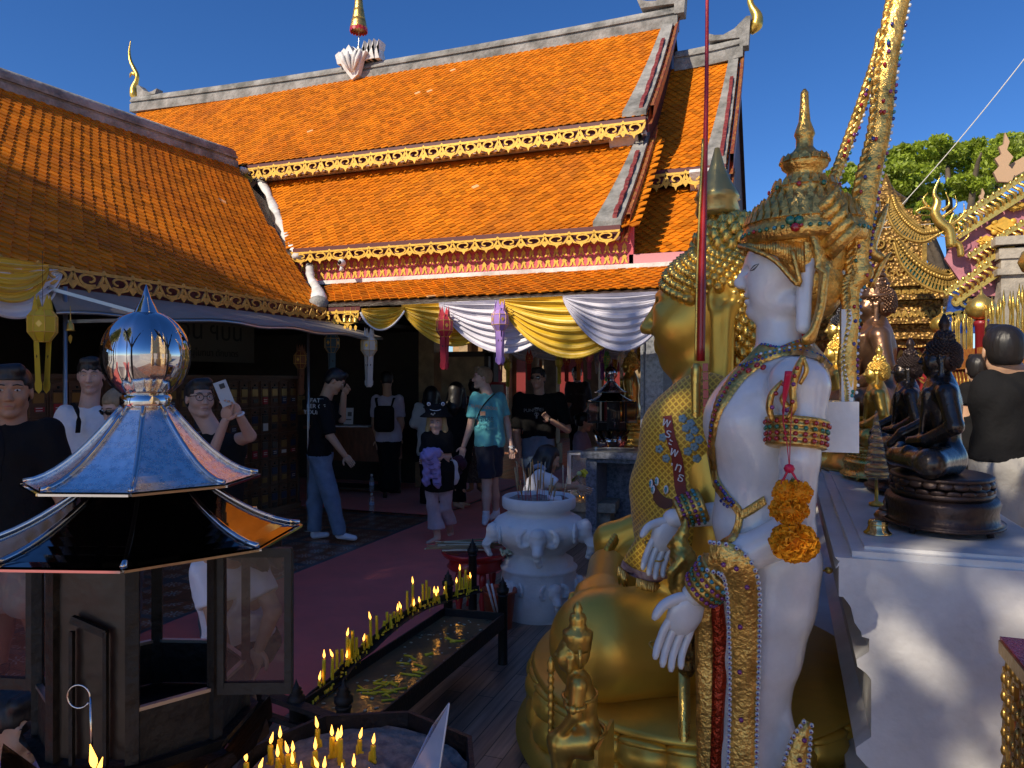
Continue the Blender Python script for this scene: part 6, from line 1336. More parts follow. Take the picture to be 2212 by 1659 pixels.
b.lathe([(.042, zt(1402)), (.043, zt(1392)), (.046, zt(1380)), (.049, zt(1366)), (.045, zt(1362)), (.03, zt(1356)), (.026, zt(1345)), (.029, zt(1335)), (.024, zt(1326)), (.013, zt(1322)), (.016, zt(1314)), (.01, zt(1304)), (.002, zt(1298))], 26, (ku, 0, 0), mod=lambda a, z, j: 1+.04*cos(a*12)*(j < 6)); b.ell((kh[0]-.02, 0, kh[2]+.01), (.036, .042, .05), 14)
b.tube([(ku-.02, .046, zt(1390)), (ku-.02, .048, zt(1430))], .007, 6); b.build('crown', GOLD, kg)
b = MB(); p0, p1 = kq(1190, 1600, .03), kq(1190, 1455, .03); C = np.linspace(p0, p1, 24); b.tube(C, .0095+.003*np.sin(np.arange(24)*2.2), 10); b.lathe([(.004, 0), (.014, .01), (.01, .02), (.013, .035), (.003, .055)], 10, p1); b.build('sword', GOLD, kg)
b = MB()
for py in (1545,):
    for s_ in (-1, 1): c = kq(1243, py-20, s_*.092); b.tube([Vector(c)+Vector((.03*cos(a), .03*sin(a), 0)) for a in np.linspace(0, 2*pi, 13)], .007, 6); b.ell(Vector(c)+Vector((.0, .034*s_, 0)), (.014, .008, .014), 8)
b.tube([Vector(kq(1266, 1580))+Vector((.062*cos(a), .078*sin(a), .003*sin(3*a))) for a in np.linspace(0, 2*pi, 20)], .008, 6); b.tube([Vector(kq(1253, 1500))+Vector((.054*cos(a), .07*sin(a), .0)) for a in np.linspace(0, 2*pi, 20)], .005, 6); b.build('armlets_and_belt', GOLD, kg)
b = MB(); c = kq(1262, 1660); b.box((c[0]+.01, 0, c[2]-.3), (.14, .2, kq(0, 1612)[2]-c[2]+.55)); b.build('red_seat', mat('crimson_felt', (.3, .008, .03), .8), kg)
b = MB(); c = kq(1306, 1660); b.box((c[0], 0, c[2]-.2), (.012, .22, .62)); b.build('gold_back_panel', GOLD, kg)
# ================================================================ FOREGROUND CANDLE LANTERN
OCT = pi/8
def sand_mat():
    return mat('ash_sand', (.34, .3, .26), .95, 0, 1, 90, col2=(.16, .14, .13), vscale=30)
SHEET = mat('smoked_glass_door', (.07, .03, .035), .15, 0, .1, 12, alpha=.66, col2=(.025, .012, .012), vscale=5)
FLAME = mat('candle_flame', (1, .5, .1), .5, emis=(1, .42, .06), es=3.2); FLAMEC = mat('flame_core', (1, .8, .4), .5, emis=(1, .72, .3), es=5)
WAX = mat('yellow_wax', (.92, .66, .02), .4, 0, .1, 30, sss=.1)
def flame(parent, p, s=1., lean=0.):
    b = MB(); b.lathe([(.001, 0), (.0045*s, .006*s), (.0052*s, .012*s), (.003*s, .022*s), (.0004, .034*s)], 8, p, rotm(0, lean, 0)); b.lathe([(.001, .004*s), (.0026*s, .01*s), (.001, .02*s)], 6, p, rotm(0, lean, 0), m=1); return b.build('flame', [FLAME, FLAMEC], parent)
def burner(name, lab, P, rz, glow=True):
    t = thing(name, lab, 'candle lantern', P, rz)
    b = MB()
    def petal(a, z, j): return 1+.035*abs(cos(a*4))-.02
    prof = [(.076*math.sqrt(max(0, 1-((k-8)/8.6)**2))*(1 if k > 2 else .98), 1.714+.078*(k-8)/8) for k in range(17)]
    b.lathe(prof, 64, mod=lambda a, z, j: 1-.05*max(0, 1-abs(((a*8/(2*pi)) % 1)-.5)*0-abs(((a*8/(2*pi)+.5) % 1)-.5)*16)); b.lathe([(.028, 1.775), (.02, 1.795), (.008, 1.82), (.0005, 1.845)], 24)
    for k in range(8):
        a = 2*pi*k/8+pi/8; b.ell((.036*cos(a), .036*sin(a), 1.752), (.026, .026, .022), 12, rotm(0, -.5, a))
    b.build('lotus_finial', STEEL, t)
    b = MB()
    for k in range(8):
        a0 = 2*pi*k/8+.2; P_ = []
        for u in np.linspace(-1.15, .55, 12): P_.append((.0762*cos(u)*cos(a0), .0762*cos(u)*sin(a0), 1.714+.078*sin(u)))
        b.tube(P_, np.interp(np.linspace(0, 1, 12), [0, .5, 1], [.0012, .0019, .0006]), 5)
        c_ = a0+pi/8; P_ = [(.0764*cos(.15+.5*(1-w*w))*cos(c_+w*pi/8), .0764*cos(.15+.5*(1-w*w))*sin(c_+w*pi/8), 1.714+.0782*sin(.15+.5*(1-w*w))) for w in np.linspace(-1, 1, 11)]; b.tube(P_, .0011, 5)
    b.build('petal_seams', SOOT, t)
    b = MB(); b.lathe([(.03, 1.612), (.04, 1.616), (.044, 1.626), (.044, 1.638), (.036, 1.648), (.03, 1.65)], 32); b.build('collar', STEEL, t)
    def roof(nm, prof, mt, ribm, R):
        b = MB(); b.smooth = False; n = len(prof); pts = []
        for r, z in prof: pts += [(r*cos(OCT+2*pi*i/8), r*sin(OCT+2*pi*i/8), z) for i in range(8)]
        b.add(pts, [(j*8+i, j*8+(i+1) % 8, (j+1)*8+(i+1) % 8, (j+1)*8+i) for j in range(n-1) for i in range(8)]); lo = [(x, y, z-.006) for x, y, z in pts]; b.add(lo, [(j*8+i, (j+1)*8+i, (j+1)*8+(i+1) % 8, j*8+(i+1) % 8) for j in range(n-1) for i in range(8)])
        b.build(nm, mt, t)
        b = MB()
        for i in range(8):
            a = OCT+2*pi*i/8; b.tube([(r*1.004*cos(a), r*1.004*sin(a), z+.003) for r, z in prof], .0048, 6); r, z = prof[-1]; a2 = a+2*pi/8
            b.bar((r*cos(a), r*sin(a), z-.004), (r*cos(a2), r*sin(a2), z-.004), .014, .004)
        b.build('roof_ribs', ribm, t)
    up = [(.04, 1.618)]+[(.04+(.193-.04)*(k/9)**.95, 1.49+.128*((1-k/9)**1.75)) for k in range(1, 10)]
    roof('upper_roof', up, STEELR, STEEL, .193)
    lw = [(.1, 1.475)]+[(.1+.17*(k/8), 1.388+.087*((1-k/8)**1.6)) for k in range(1, 9)]
    roof('lower_roof', lw, mat('dull_steel', (.2, .19, .19), .06, 1., 0, var=.3, vscale=12), STEEL, .29)
    b = MB(); b.smooth = False; b.lathe([(.1, 1.475), (.1, 1.505), (.19, 1.488)], 8, ph=OCT); b.smooth = True
    b.build('neck', SOOT, t)
    R = .172; z0, z1 = 1.05, 1.385
    for i in range(8):
        a = OCT+2*pi*i/8; b = MB(); b.box((R*cos(a), R*sin(a), (z0+z1)/2), (.016, .02, z1-z0), rotm(0, 0, a)); b.build('post', SOOT, t)
    def wall(i, za, zb, mt, nm, th=.004, fr=False):
        a = OCT+2*pi*i/8; c = OCT+2*pi*(i+1)/8; p = Vector((R*cos(a), R*sin(a), 0)); q_ = Vector((R*cos(c), R*sin(c), 0)); m_ = (p+q_)/2; b = MB(); b.box((m_.x, m_.y, (za+zb)/2), (th, (q_-p).length-.012, zb-za), rotm(0, 0, (a+c)/2)); b.build(nm, mt, t)
        b = MB(); b.box((m_.x, m_.y, zb), (.01, (q_-p).length-.008, .006), rotm(0, 0, (a+c)/2)); b.build('wall_rim', STEEL2, t)
    for i in range(8):
        if i == 5: continue
        wall(i, z0, z0+.085, SOOT, 'low_wall')
    a = OCT+2*pi*5.5/8
    b = MB(); b.box((R*.92*cos(a), R*.92*sin(a), (z0+z1)/2), (.003, .115, z1-z0-.01), rotm(0, 0, a)); b.build('front_door', mat('sooty_glass', (.012, .007, .006), .35, 0, .15, 8, .5, 5, alpha=.97), t)
    dn = np.array((cos(a), sin(a), 0)); sd = np.array((-sin(a), cos(a), 0)); c0 = dn*(R*.92+.012)
    b = MB(); 
    for s_ in (-1, 1): b.bar(c0+sd*.028*s_-sd*.03*0+(0, 0, z0), c0+sd*.028*s_+(0, 0, 1.265), .008, .006)
    b.bar(c0-sd*.028+(0, 0, 1.285), c0+sd*.028+(0, 0, 1.262), .008, .012); b.build('inner_frame', SOOT, t)
    b = MB(); hc_ = c0+dn*.01+(0, 0, 1.165); b.tube([hc_+sd*(.0185*cos(x)-.01)+np.array((0, 0, .0185*sin(x))) for x in np.linspace(-.2, 2*pi-.5, 22)], .0016, 6); b.tube([hc_+sd*.009+(0, 0, .0), hc_+sd*.012+(0, 0, -.11)], .0022, 6); b.build('ring_handle', STEEL, t)
    for i, ang in ((2, 0), (7, 0), (4, 0)):
        pass
    b = MB(); b.smooth = False; b.lathe([(.0, z0-.02), (.185, z0-.02), (.195, z0+.0), (.185, z0-.002), (0, z0-.005)], 8, ph=OCT, cap=False); b.build('tray', SOOT, t)
    b = MB(); b.smooth = True
    for i in range(12):
        a = 2*pi*i/12; P_ = []
        for u in np.linspace(-1, 1, 7):
            P_.append([((.13+.075*v+.015*v*v)*cos(a+u*.24*(1-.35*v)), (.13+.075*v+.015*v*v)*sin(a+u*.24*(1-.35*v)), z0-.12+.115*v*(1-.25*u*u)+.006*sin(i*5+u*4)) for v in np.linspace(0, 1, 5)])
        b.grid(np.array(P_)); b.grid(np.array(P_)[::-1]-np.array((0, 0, .003)))
    b.build('lotus_petals', mat('burnt_petal_metal', (.1, .07, .05), .3, .8, .3, 20, .4, 8), t)
    b = MB(); b.smooth = False; b.lathe([(.15, z0-.1), (.06, z0-.16), (.05, z0-.2), (.1, .25), (.1, .2), (.15, .18), (.15, 0)], 8, ph=OCT); b.build('pedestal', SOOT, t)
    return t
P0 = Wp(316, 820, 1.36); bn = burner('candle_lantern', 'large close up octagonal steel candle lantern with lotus ball finial', (P0.x, P0.y, 0), YAW-.05)
R = .172
def door(parent, i, end, name, lab=None):       # open glass door hinged at post i
    a = OCT+2*pi*i/8; p = np.array((R*cos(a), R*sin(a), 0)); d = np.array((cos(end), sin(end), 0)); L = .128
    b = MB(); z0, z1 = 1.135, 1.37
    b.bar(p+d*.012+(0, 0, z0), p+d*.012+(0, 0, z1), .014, .012); b.bar(p+d*L+(0, 0, z0), p+d*L+(0, 0, z1), .014, .012); b.bar(p+(0, 0, z1), p+d*(L+.005)+(0, 0, z1), .012, .016); b.bar(p+(0, 0, z0), p+d*(L+.005)+(0, 0, z0), .012, .02); o = b.build(name, IRON, parent)
    b = MB(); b.smooth = False; e = [p+d*.015+(0, 0, z0), p+d*(L-.003)+(0, 0, z0), p+d*(L-.003)+(0, 0, z1), p+d*.015+(0, 0, z1)]; b.add(e, [(0, 1, 2, 3)]); b.build('pane', SHEET, o)
rz0 = bn.rotation_euler.z
def loc_ang(w_): return w_-rz0
door(bn, 7, loc_ang(YAW+.02), 'side_door'); door(bn, 4, loc_ang(YAW+pi-.1), 'side_door')
def lp(px, py, d): return bn.matrix_world.inverted() @ Wp(px, py, d)
bpy.context.view_layer.update()
for k, (px, py, d, s_, le) in enumerate(((205, 1660, 1.12, 1.1, -.2), (212, 1668, 1.1, .7, .3))): flame(bn, lp(px, py, d), s_, le)
pl = bpy.data.lights.new('fire_glow', 'POINT'); pl.energy = .08; pl.color = (1, .45, .12); pl.shadow_soft_size = .02; plo = bpy.data.objects.new('fire_glow', pl); COL.objects.link(plo); plo.parent = bn; plo.location = lp(300, 1625, 1.37)
P1 = Wp(1320, 820, 9.0); bn2 = burner('candle_lantern', 'small distant steel candle lantern in front of the granite pillar', (P1.x, P1.y, 0), YAW+.05)
for i_ in (7, 4): door(bn2, i_, (YAW if i_ == 7 else YAW+pi)-bn2.rotation_euler.z, 'side_door')
bn2.scale = (1.02, 1.02, 1.02)
b = MB(); b.smooth = False; b.lathe([(.1, .98), (.07, .94), (.06, .86), (.075, .3), (.1, .26), (.1, .12), (.15, .1), (.15, 0)], 8, (P1.x, P1.y, 0), ph=OCT); b.smooth = True; b.lathe([(.12, .8), (.17, .9), (.19, .99), (.15, .97)], 24, (P1.x, P1.y, 0), mod=lambda a, z, j: 1+.08*cos(8*a)); tag(b.build('lantern_stand', STEEL), 'tapered steel stand under the distant candle lantern', 'stand')
# ================================================================ SAND TRAY WITH CANDLES (near, bottom)
ST = Wp(770, 820, 1.74); ST.z = 0; stt = thing('sand_tray', 'black octagonal sand tray full of short yellow candles at the bottom edge', 'tray', ST, YAW+.1)
zr = .765; R8 = .295
b = MB(); b.smooth = False; b.lathe([(R8-.03, zr-.09), (R8, zr-.09), (R8+.004, zr), (R8-.009, zr), (R8-.014, zr-.05)], 8, ph=OCT, cap=False); b.lathe([(.04, 0), (.04, zr-.1), (R8-.03, zr-.09)], 8, ph=OCT, cap=True); b.build('tray', IRON, stt)
b = MB(); n = 44; rg = np.random.default_rng(3); nz = rg.normal(size=(n, n)); 
for _ in range(2): nz = (nz+np.roll(nz, 1, 0)+np.roll(nz, -1, 0)+np.roll(nz, 1, 1)+np.roll(nz, -1, 1))/2.6
G_ = []
for i in range(n):
    r = i/(n-1)*(R8-.012); G_.append([(r*cos(2*pi*j/(n-1))*(1/cos(((2*pi*j/(n-1)) % (pi/4))-pi/8))*.925, r*sin(2*pi*j/(n-1))*(1/cos(((2*pi*j/(n-1)) % (pi/4))-pi/8))*.925, zr-.035+.004*nz[i, j % (n-1)]*(i > 0)) for j in range(n)])
b.grid(np.array(G_)); tag(b.build('sand', sand_mat()), 'grey brown ash and sand filling the octagonal tray', 'sand', kind='stuff'); sand = bpy.data.objects['sand']; sand.location = ST; sand.rotation_euler = (0, 0, YAW+.1)
def candle(P, h, lit=True, r=.0052, lean=0, lab='', group='', bend=0, drip=True, fs=1.):
    t = thing('candle', lab, 'candle', P, random.uniform(0, 6), group); b = MB()
    pts = cr([(0, 0, -.004), (lean*.4*h, 0, h*.5), (lean*h+bend*h*.5, 0, h*(1-.2*abs(bend)))], 4); b.tube(pts, [r*random.uniform(.95, 1.12) for _ in pts], 8)
    if drip:
        for k in range(3): a = k*2.1; b.ell((r*1.2*cos(a), r*1.2*sin(a), .001+.004*k), (r*.8, r*.8, r*(1+k)), 6)
    b.build('wax', WAX, t); tp = Vector(pts[-1]); b = MB(); b.tube([tp, tp+Vector((.0005, 0, .006))], .0007, 4); b.build('wick', INK, t)
    if lit: flame(t, tp+Vector((0, 0, .004)), fs, random.uniform(-.35, .35))
    return t
SC = [(605, 1600, 1650, 1), (686, 1478+100, 1620, 1), (584, 1612, 1652, 1), (717, 1595, 1642, 1), (735, 1600, 1655, 1), (728, 1606, 1645, 1), (777, 1600, 1628, 1), (806, 1612, 1645, 1), (681, 1625, 1660, 1), (633, 1628, 1665, 1), (600, 1640, 1672, 1), (622, 1632, 1668, 1), (632, 1655, 1690, 1), (687, 1664, 1700, 1), (700, 1666, 1700, 1), (764, 1662, 1700, 1), (532, 1650, 1690, 1), (560, 1668, 1700, 1), (650, 1675, 1705, 1), (740, 1680, 1710, 1), (800, 1690, 1715, 1)]
ords = ['first', 'second', 'third', 'fourth', 'fifth', 'sixth', 'seventh', 'eighth', 'ninth', 'tenth', 'eleventh', 'twelfth', 'thirteenth', 'fourteenth', 'fifteenth', 'sixteenth', 'seventeenth', 'eighteenth', 'nineteenth', 'twentieth', 'twenty-first', 'twenty-second', 'twenty-third', 'twenty-fourth', 'twenty-fifth', 'twenty-sixth', 'twenty-seventh', 'twenty-eighth', 'twenty-ninth', 'thirtieth', 'thirty-first', 'thirty-second', 'thirty-third', 'thirty-fourth', 'thirty-fifth', 'thirty-sixth', 'thirty-seventh', 'thirty-eighth', 'thirty-ninth', 'fortieth']
SC.sort()
for k, (px, pt, pb, lit) in enumerate(SC):
    zs = zr-.035; P = Gd(px, pb, zs); d = (CH-zs)*FP/(pb-HY); candle(P, (pb-pt)/FP*d*1.05, True, .0062, lab='short lit yellow candle in the sand tray, %s from the left' % ords[k], group='lit candles in the sand tray', fs=.85)
# acrylic sheet holder at the tray edge
t = thing('acrylic_holder', 'tilted clear acrylic leaflet holder at the right edge of the sand tray', 'holder'); A_ = [Wp(885, 1672, 1.72), Wp(945, 1690, 1.66), Wp(970, 1520, 1.7), Wp(935, 1568, 1.82)]
b = MB(); b.smooth = False; nA = (A_[1]-A_[0]).cross(A_[3]-A_[0]).normalized()*.002; b.add([tuple(p) for p in A_]+[tuple(p+nA) for p in A_], [(0, 1, 2, 3), (7, 6, 5, 4), (0, 4, 5, 1), (1, 5, 6, 2), (2, 6, 7, 3), (3, 7, 4, 0)]); b.build('sheet', mat('frosted_acrylic', (.55, .62, .78), .15, 0, 0, alpha=.75, var=.15, vscale=6), t)
B_ = [A_[0], A_[3], A_[3]+Vector((.03, .09, .02)), A_[0]+Vector((.02, .09, 0))]; b = MB(); b.smooth = False; b.add([tuple(p) for p in (A_[0], A_[1], A_[1]+Vector((-.09, -.02, -.04)), A_[0]+Vector((-.05, -.03, -.04)))], [(0, 1, 2, 3)]); b.build('back_sheet', mat('frosted_acrylic', (.55, .62, .78), .15), t)
b = MB()
for i in range(4): b.tube([A_[i], A_[(i+1) % 4]], .0022, 5)
b.build('edge', PAPER, t)
# ================================================================ WATER TRAY WITH CANDLE RAIL
fr, fl_ = Wp(1088, 1324, 4.28), Wp(960, 1313, 4.38); nl, nr = Wp(673, 1500, 3.18), Wp(813, 1546, 2.975)
for p in (fr, fl_, nl, nr): p.z = .32
tt = thing('water_tray', 'long black iron tray of water with floating yellow candles', 'tray')
b = MB(); D_ = Vector((0, 0, -.085)); cen = (fr+fl_+nl+nr)/4; q4 = [nl, nr, fr, fl_]
q4[0] = q4[0]-(fl_-nl).normalized()*.12; q4[1] = q4[1]-(fr-nr).normalized()*.12
for i in range(4): a, c = q4[i], q4[(i+1) % 4]; b.bar(a+D_/2, c+D_/2, .085, .008, up=(c-a).normalized().cross(Vector((0, 0, 1)))); 
b.build('side_plate', IRON, tt) if 0 else None
b = MB(); b.smooth = False
for i in range(4):
    a, c = q4[i], q4[(i+1) % 4]; n_ = (c-a).cross(Vector((0, 0, 1))).normalized()*.005; b.add([tuple(p) for p in (a-n_, c-n_, c+n_, a+n_, a-n_+D_, c-n_+D_, c+n_+D_, a+n_+D_)], [(0, 1, 2, 3), (4, 7, 6, 5), (0, 4, 5, 1), (3, 2, 6, 7), (0, 3, 7, 4), (1, 5, 6, 2)])
b.add([tuple(p+D_*.97) for p in q4], [(0, 1, 2, 3)]); b.build('pan', IRON, tt)
b = MB(); b.smooth = False; b.add([tuple(p*.985+cen*.015+D_*.5) for p in q4], [(0, 1, 2, 3)])
wm = mat('murky_water', (.1, .085, .05), .07, 0, .12, 9, col2=(.22, .13, .06), vscale=5); b.build('water', wm, tt)
b = MB(); rr = random.Random(12); U_ = (fl_-nl); V_ = (nr-nl)
def tp_(u, v, dz=0): p = nl+U_*u+V_*v; return Vector((p.x, p.y, .32-.0425+.003+dz))
for i in range(70):
    c = tp_(rr.random()**.8, rr.uniform(.1, .9)); b.ell(c, (rr.uniform(.004, .016), rr.uniform(.003, .009), .0015), 6, rotm(0, 0, rr.uniform(0, 3)))
b.build('wax_scum', mat('wax_flakes', (.36, .38, .24), .5), tt)
fc = [(560, 640), (580, 660)]
for i in range(30):
    u = rr.choice([rr.uniform(.3, .62), rr.uniform(.3, .62), rr.uniform(.05, .2), rr.uniform(.15, .3), .75]); v = rr.uniform(.3, .8); a = rr.uniform(-.5, .5)+YAW+rr.choice([0, 0, .9, 2.6]); L = rr.uniform(.04, .085); c = tp_(u, v); d = Vector((cos(a), sin(a), 0))*L/2; b = MB(); b.tube([c-d, c+Vector((0, 0, .001)), c+d], .0048, 7); tag(b.build('floating_candle', WAX), 'spent yellow candle floating in the water tray, %s counted from the first laid' % ords[i], 'candle', 'spent candles floating in the water tray')
def fpost(P, h, lab, r=.028, base=0):
    t = thing('iron_post', lab, 'post', (P.x, P.y, 0), 0, 'iron posts with pointed finials'); b = MB(); b.lathe([(r*1.05, 0), (r*1.05, .01), (r, .015), (r, h-.1), (r*1.15, h-.098), (r*1.15, h-.09), (r*.85, h-.085)], 14); b.build('shaft', IRON, t)
    b = MB(); b.lathe([(r*.85, h-.087), (r*1.3, h-.075), (r*1.3, h-.055), (r*.8, h-.045), (r*1.0, h-.038), (r*.65, h-.028), (r*.8, h-.022), (r*.4, h-.012), (r*.1, h+.01), (.0005, h+.018)], 14); b.build('finial', IRON, t)
fpost(Wp(1086, 820, 4.34), .5, 'right far corner post of the water tray'); fpost(Wp(968, 820, 4.5), .5, 'left far corner post of the water tray'); fpost(Wp(742, 820, 2.86), .5, 'near post with bulbous finial before the water tray'); fpost(Wp(640, 820, 3.0), .44, 'near left corner post hidden behind the lantern door'); fpost(Wp(1021, 820, 4.92), .6, 'tall post at the far end of the candle rail')
b = MB(); b.bar(Wp(1025, 1365, 4.9)*1, Wp(1086, 1360, 4.34), .03, .02); b.bar(Wp(968, 1330, 4.5), Wp(1021, 1330, 4.92), .03, .02); b.bar(Wp(575, 1500, 3.05), Wp(742, 1560, 2.86), .05, .02); b.bar(Wp(575, 1545, 3.05), Wp(742, 1600, 2.86), .03, .02); tag(b.build('iron_brace', IRON), 'black iron cross braces joining the posts around the water tray', 'brace')
def PX(px, py, X): a = (px-CX)/FP; d = X/(a*RT.x+FW.x); return Wp(px, py, d)
XR_ = -1.93; rp = [PX(x, y+4, XR_) for x, y in ((655, 1520), (676, 1499), (720, 1466), (760, 1419), (793, 1393), (830, 1359), (873, 1326), (916, 1303), (970, 1286), (1033, 1269))]
RC = cr(rp, 8); rail = thing('candle_rail', 'arched black iron rail lined with burning yellow candles', 'rail')
b = MB()
for i in range(len(RC)-1): b.bar(RC[i], RC[i+1]+(RC[i+1]-RC[i])*.05, .05, .008, up=(1, 0, 0)); b.bar(Vector(RC[i])+Vector((.024, 0, -.012)), Vector(RC[i+1])+Vector((.024, 0, -.012)), .004, .03, up=(1, 0, 0))
b.build('bar', IRON, rail)
b = MB(); ys = RC[:, 1]; rr = random.Random(8)
def rz_(y): return np.interp(y, ys, RC[:, 2])
for i in range(95):
    y = rr.uniform(ys[1], ys[-1]); x = XR_+rr.uniform(-.02, .024); b.ell((x, y, rz_(y)+.005), (rr.uniform(.004, .012), rr.uniform(.004, .014), .004), 6)
for i in range(34):
    y = rr.uniform(ys[1], ys[-1]) if i > 12 else rr.uniform(ys[2], ys[2]+.16); L = rr.uniform(.01, .045)*(1.6 if i < 12 else 1); b.tube([(XR_+.026, y, rz_(y)+.004), (XR_+.028, y, rz_(y)-L*.6), (XR_+.028, y+rr.uniform(-.003, .003), rz_(y)-L)], [.004, .003, .0012], 5)
b.build('wax_drips', WAX, rail)
RCN = [(699, 1410, 1473, 1), (717, 1398, 1450, 1), (728, 1397, 1447, 0), (739, 1396, 1437, 0), (749, 1405, 1418, 1), (751, 1358, 1413, 1), (757, 1362, 1411, 0), (763, 1350, 1410, 0), (770, 1362, 1400, 0), (794, 1357, 1384, 0), (785, 1376, 1392, 1), (801, 1320, 1372, 1), (814, 1317, 1365, 0), (830, 1333, 1352, 0), (837, 1320, 1350, 0), (844, 1318, 1344, 0), (851, 1320, 1341, 0), (859, 1315, 1334, 1), (866, 1314, 1332, 1), (880, 1268, 1316, 0), (891, 1258, 1312, 1), (894, 1310, 1318, 1), (906, 1308, 1316, 1), (914, 1259, 1302, 0), (921, 1248, 1298, 0), (927, 1264, 1297, 0), (938, 1277, 1294, 1), (946, 1276, 1291, 1), (943, 1290, 1298, 1), (961, 1268, 1282, 1), (963, 1245, 1280, 0), (986, 1251, 1276, 1), (993, 1226, 1274, 1), (999, 1242, 1274, 0), (1004, 1225, 1272, 0), (1009, 1250, 1272, 0), (1016, 1243, 1270, 1), (1011, 1237, 1271, 0), (690, 1462, 1482, 1)]
RCN.sort()
for k, (px, pt, pb, lit) in enumerate(RCN):
    X = XR_+random.uniform(-.012, .012); P = PX(px, pb, X); d = (P-Vector((0, 0, CH))).dot(FW); P.z = rz_(P.y)+.004; h = max(.012, (pb-pt)/FP*d)
    candle(P, h, bool(lit), .0072, random.uniform(-.05, .05), '%s yellow candle on the arched rail, %s from the near end' % ('burning' if lit else 'unlit', ords[k]), 'candles on the arched iron rail', bend=(.9 if k in (9, 19) and h < .08 and not lit else 0), fs=1.15)
# second, distant candle rail by the far lantern
r2 = thing('candle_rail', 'short distant candle rail with tiny lit candles behind the white urn', 'rail'); ra, rb = Wp(1238, 1120, 8.2), Wp(1312, 1082, 8.9)
b = MB(); C = [ra*(1-t)+rb*t+Vector((0, 0, .05*4*t*(1-t))) for t in np.linspace(0, 1, 12)]
for i in range(11): b.bar(C[i], C[i+1], .05, .012, up=(1, 0, 0))
b.build('bar', IRON, r2)
for k in range(13):
    t_ = (k+.5)/13; p = ra*(1-t_)+rb*t_+Vector((0, 0, .05*4*t_*(1-t_)+.008)); candle(p, random.Random(k).uniform(.05, .17), k % 3 != 1, .01, 0, 'tiny candle on the distant rail, %s from the left' % ords[k], 'candles on the distant rail', fs=1.8)
b = MB(); p = Wp(1275, 1135, 8.3); b.box((p.x, p.y, .28), (.62, .5, .1), rotm(0, 0, .1)); b.box((p.x, p.y, .12), (.5, .4, .24), rotm(0, 0, .1)); tag(b.build('far_water_tray', mat('pale_stone', (.4, .36, .27), .5, 0, .4, 12, .5, 8)), 'distant pale water tray below the small candle rail', 'tray')
# ================================================================ RED ROUND TABLE, BUCKET
P = Wp(1028, 820, 5.35); P.z = 0; rt = thing('round_table', 'round red lacquer stand heaped with incense sticks beside the white urn', 'table', (P.x, P.y, 0))
b = MB(); b.lathe([(.2, .40), (.235, .405), (.25, .43), (.25, .445), (.235, .44), (.22, .42), (0, .42)], 36, cap=False); b.lathe([(.2, .4), (.19, .36), (.21, .33), (.19, .31)], 36); b.build('top', REDM, rt)
for k in range(4): a = pi/4+k*pi/2; b = MB(); b.lathe([(.03, 0), (.02, .04), (.03, .1), (.018, .16), (.028, .24), (.022, .32)], 12, (.13*cos(a), .13*sin(a), 0)); b.build('leg', REDM, rt)
INC = mat('incense_stick', (.36, .25, .13), .8); INCP = mat('pale_incense', (.6, .52, .38), .8)
for k in range(26):
    r_ = random.Random(k*7); a = YAW+r_.uniform(-.16, .16)+(.35 if k % 9 == 0 else 0); c = P+Vector((-.1+r_.uniform(-.06, .1), r_.uniform(-.15, .14), .455+.006*(k % 5))); d = Vector((cos(a), sin(a), 0))*r_.uniform(.17, .24); b = MB(); b.tube([c-d, c+d], .0042 if k % 3 else .006, 6); tag(b.build('incense_stick', INCP if k % 4 == 0 else INC), '%s incense stick lying across the red round table, %s in the heap' % ('pale' if k % 4 == 0 else 'brown', ords[k]), 'incense', 'incense sticks on the red table')
b = MB(); c = Wp(1092, 1195, 5.2)
for k in range(9): a = k*.7; b.ell(c+Vector((.03*cos(a), .03*sin(a), .012*(k % 3))), (.022, .014, .009), 8, rotm(.3, a, k))
b.tube([c, c+Vector((.03, .0, -.06))], .004, 5); tag(b.build('white_blossom', mat('pale_petals', (.6, .66, .5), .6)), 'wilted pale lotus blossom on the red table beside the urn', 'flower')
P = Wp(1078, 820, 4.98); bk = thing('bucket', 'orange red plastic bucket holding white tongs between tray and urn', 'bucket', (P.x, P.y, 0)); b = MB(); b.lathe([(.085, 0), (.11, .24), (.122, .245), (.122, .262), (.112, .262), (.104, .24), (.08, .01), (0, .01)], 32, cap=False); b.lathe([(.0, 0), (.085, 0)], 32, cap=False); b.build('body', mat('orange_plastic', (.4, .075, .03), .45, 0, .1, 30, .2, 8), bk)
for k, dx in enumerate((0, .02)): b = MB(); p = Wp(1052+k*10, 1262, 4.75); b.tube([p, Wp(1072+k*6, 1335, 4.9)], .007, 7); tag(b.build('white_stick', PAPER), ['left', 'right'][k]+' white wooden stick leaning in the orange bucket', 'stick', 'white sticks in the bucket')
# ================================================================ WHITE ELEPHANT URN
P = Wp(1164, 820, 5.27); ur = thing('incense_urn', 'big white stone incense urn with elephant heads in relief', 'urn', (P.x, P.y, 0), YAW-.06)
URN = mat('white_stone', (.74, .74, .74), .5, 0, .3, 14, .12, 3)
b = MB(); b.lathe([(.25, 0), (.258, .03), (.27, .12), (.275, .22), (.262, .32), (.27, .335), (.275, .35), (.262, .36), (.245, .37), (.245, .4), (.2, .425), (.185, .44), (.2, .46), (.26, .5), (.31, .55), (.335, .6), (.33, .65), (.3, .69), (.25, .715), (.222, .73), (.222, .75), (.255, .765), (.262, .78), (.262, .835), (.25, .845), (.235, .842), (.232, .8), (0, .8)], 64, cap=False); b.build('bowl', URN, ur)
b = MB(); G_ = [[((i/14)*.233*cos(2*pi*j/24), (i/14)*.233*sin(2*pi*j/24), .815+.012*sin(i*1.7+j)*(.5+.5*sin(j*2.3))*(i > 0)) for j in range(25)] for i in range(15)]; b.grid(np.array(G_)); b.build('ash', sand_mat(), ur)
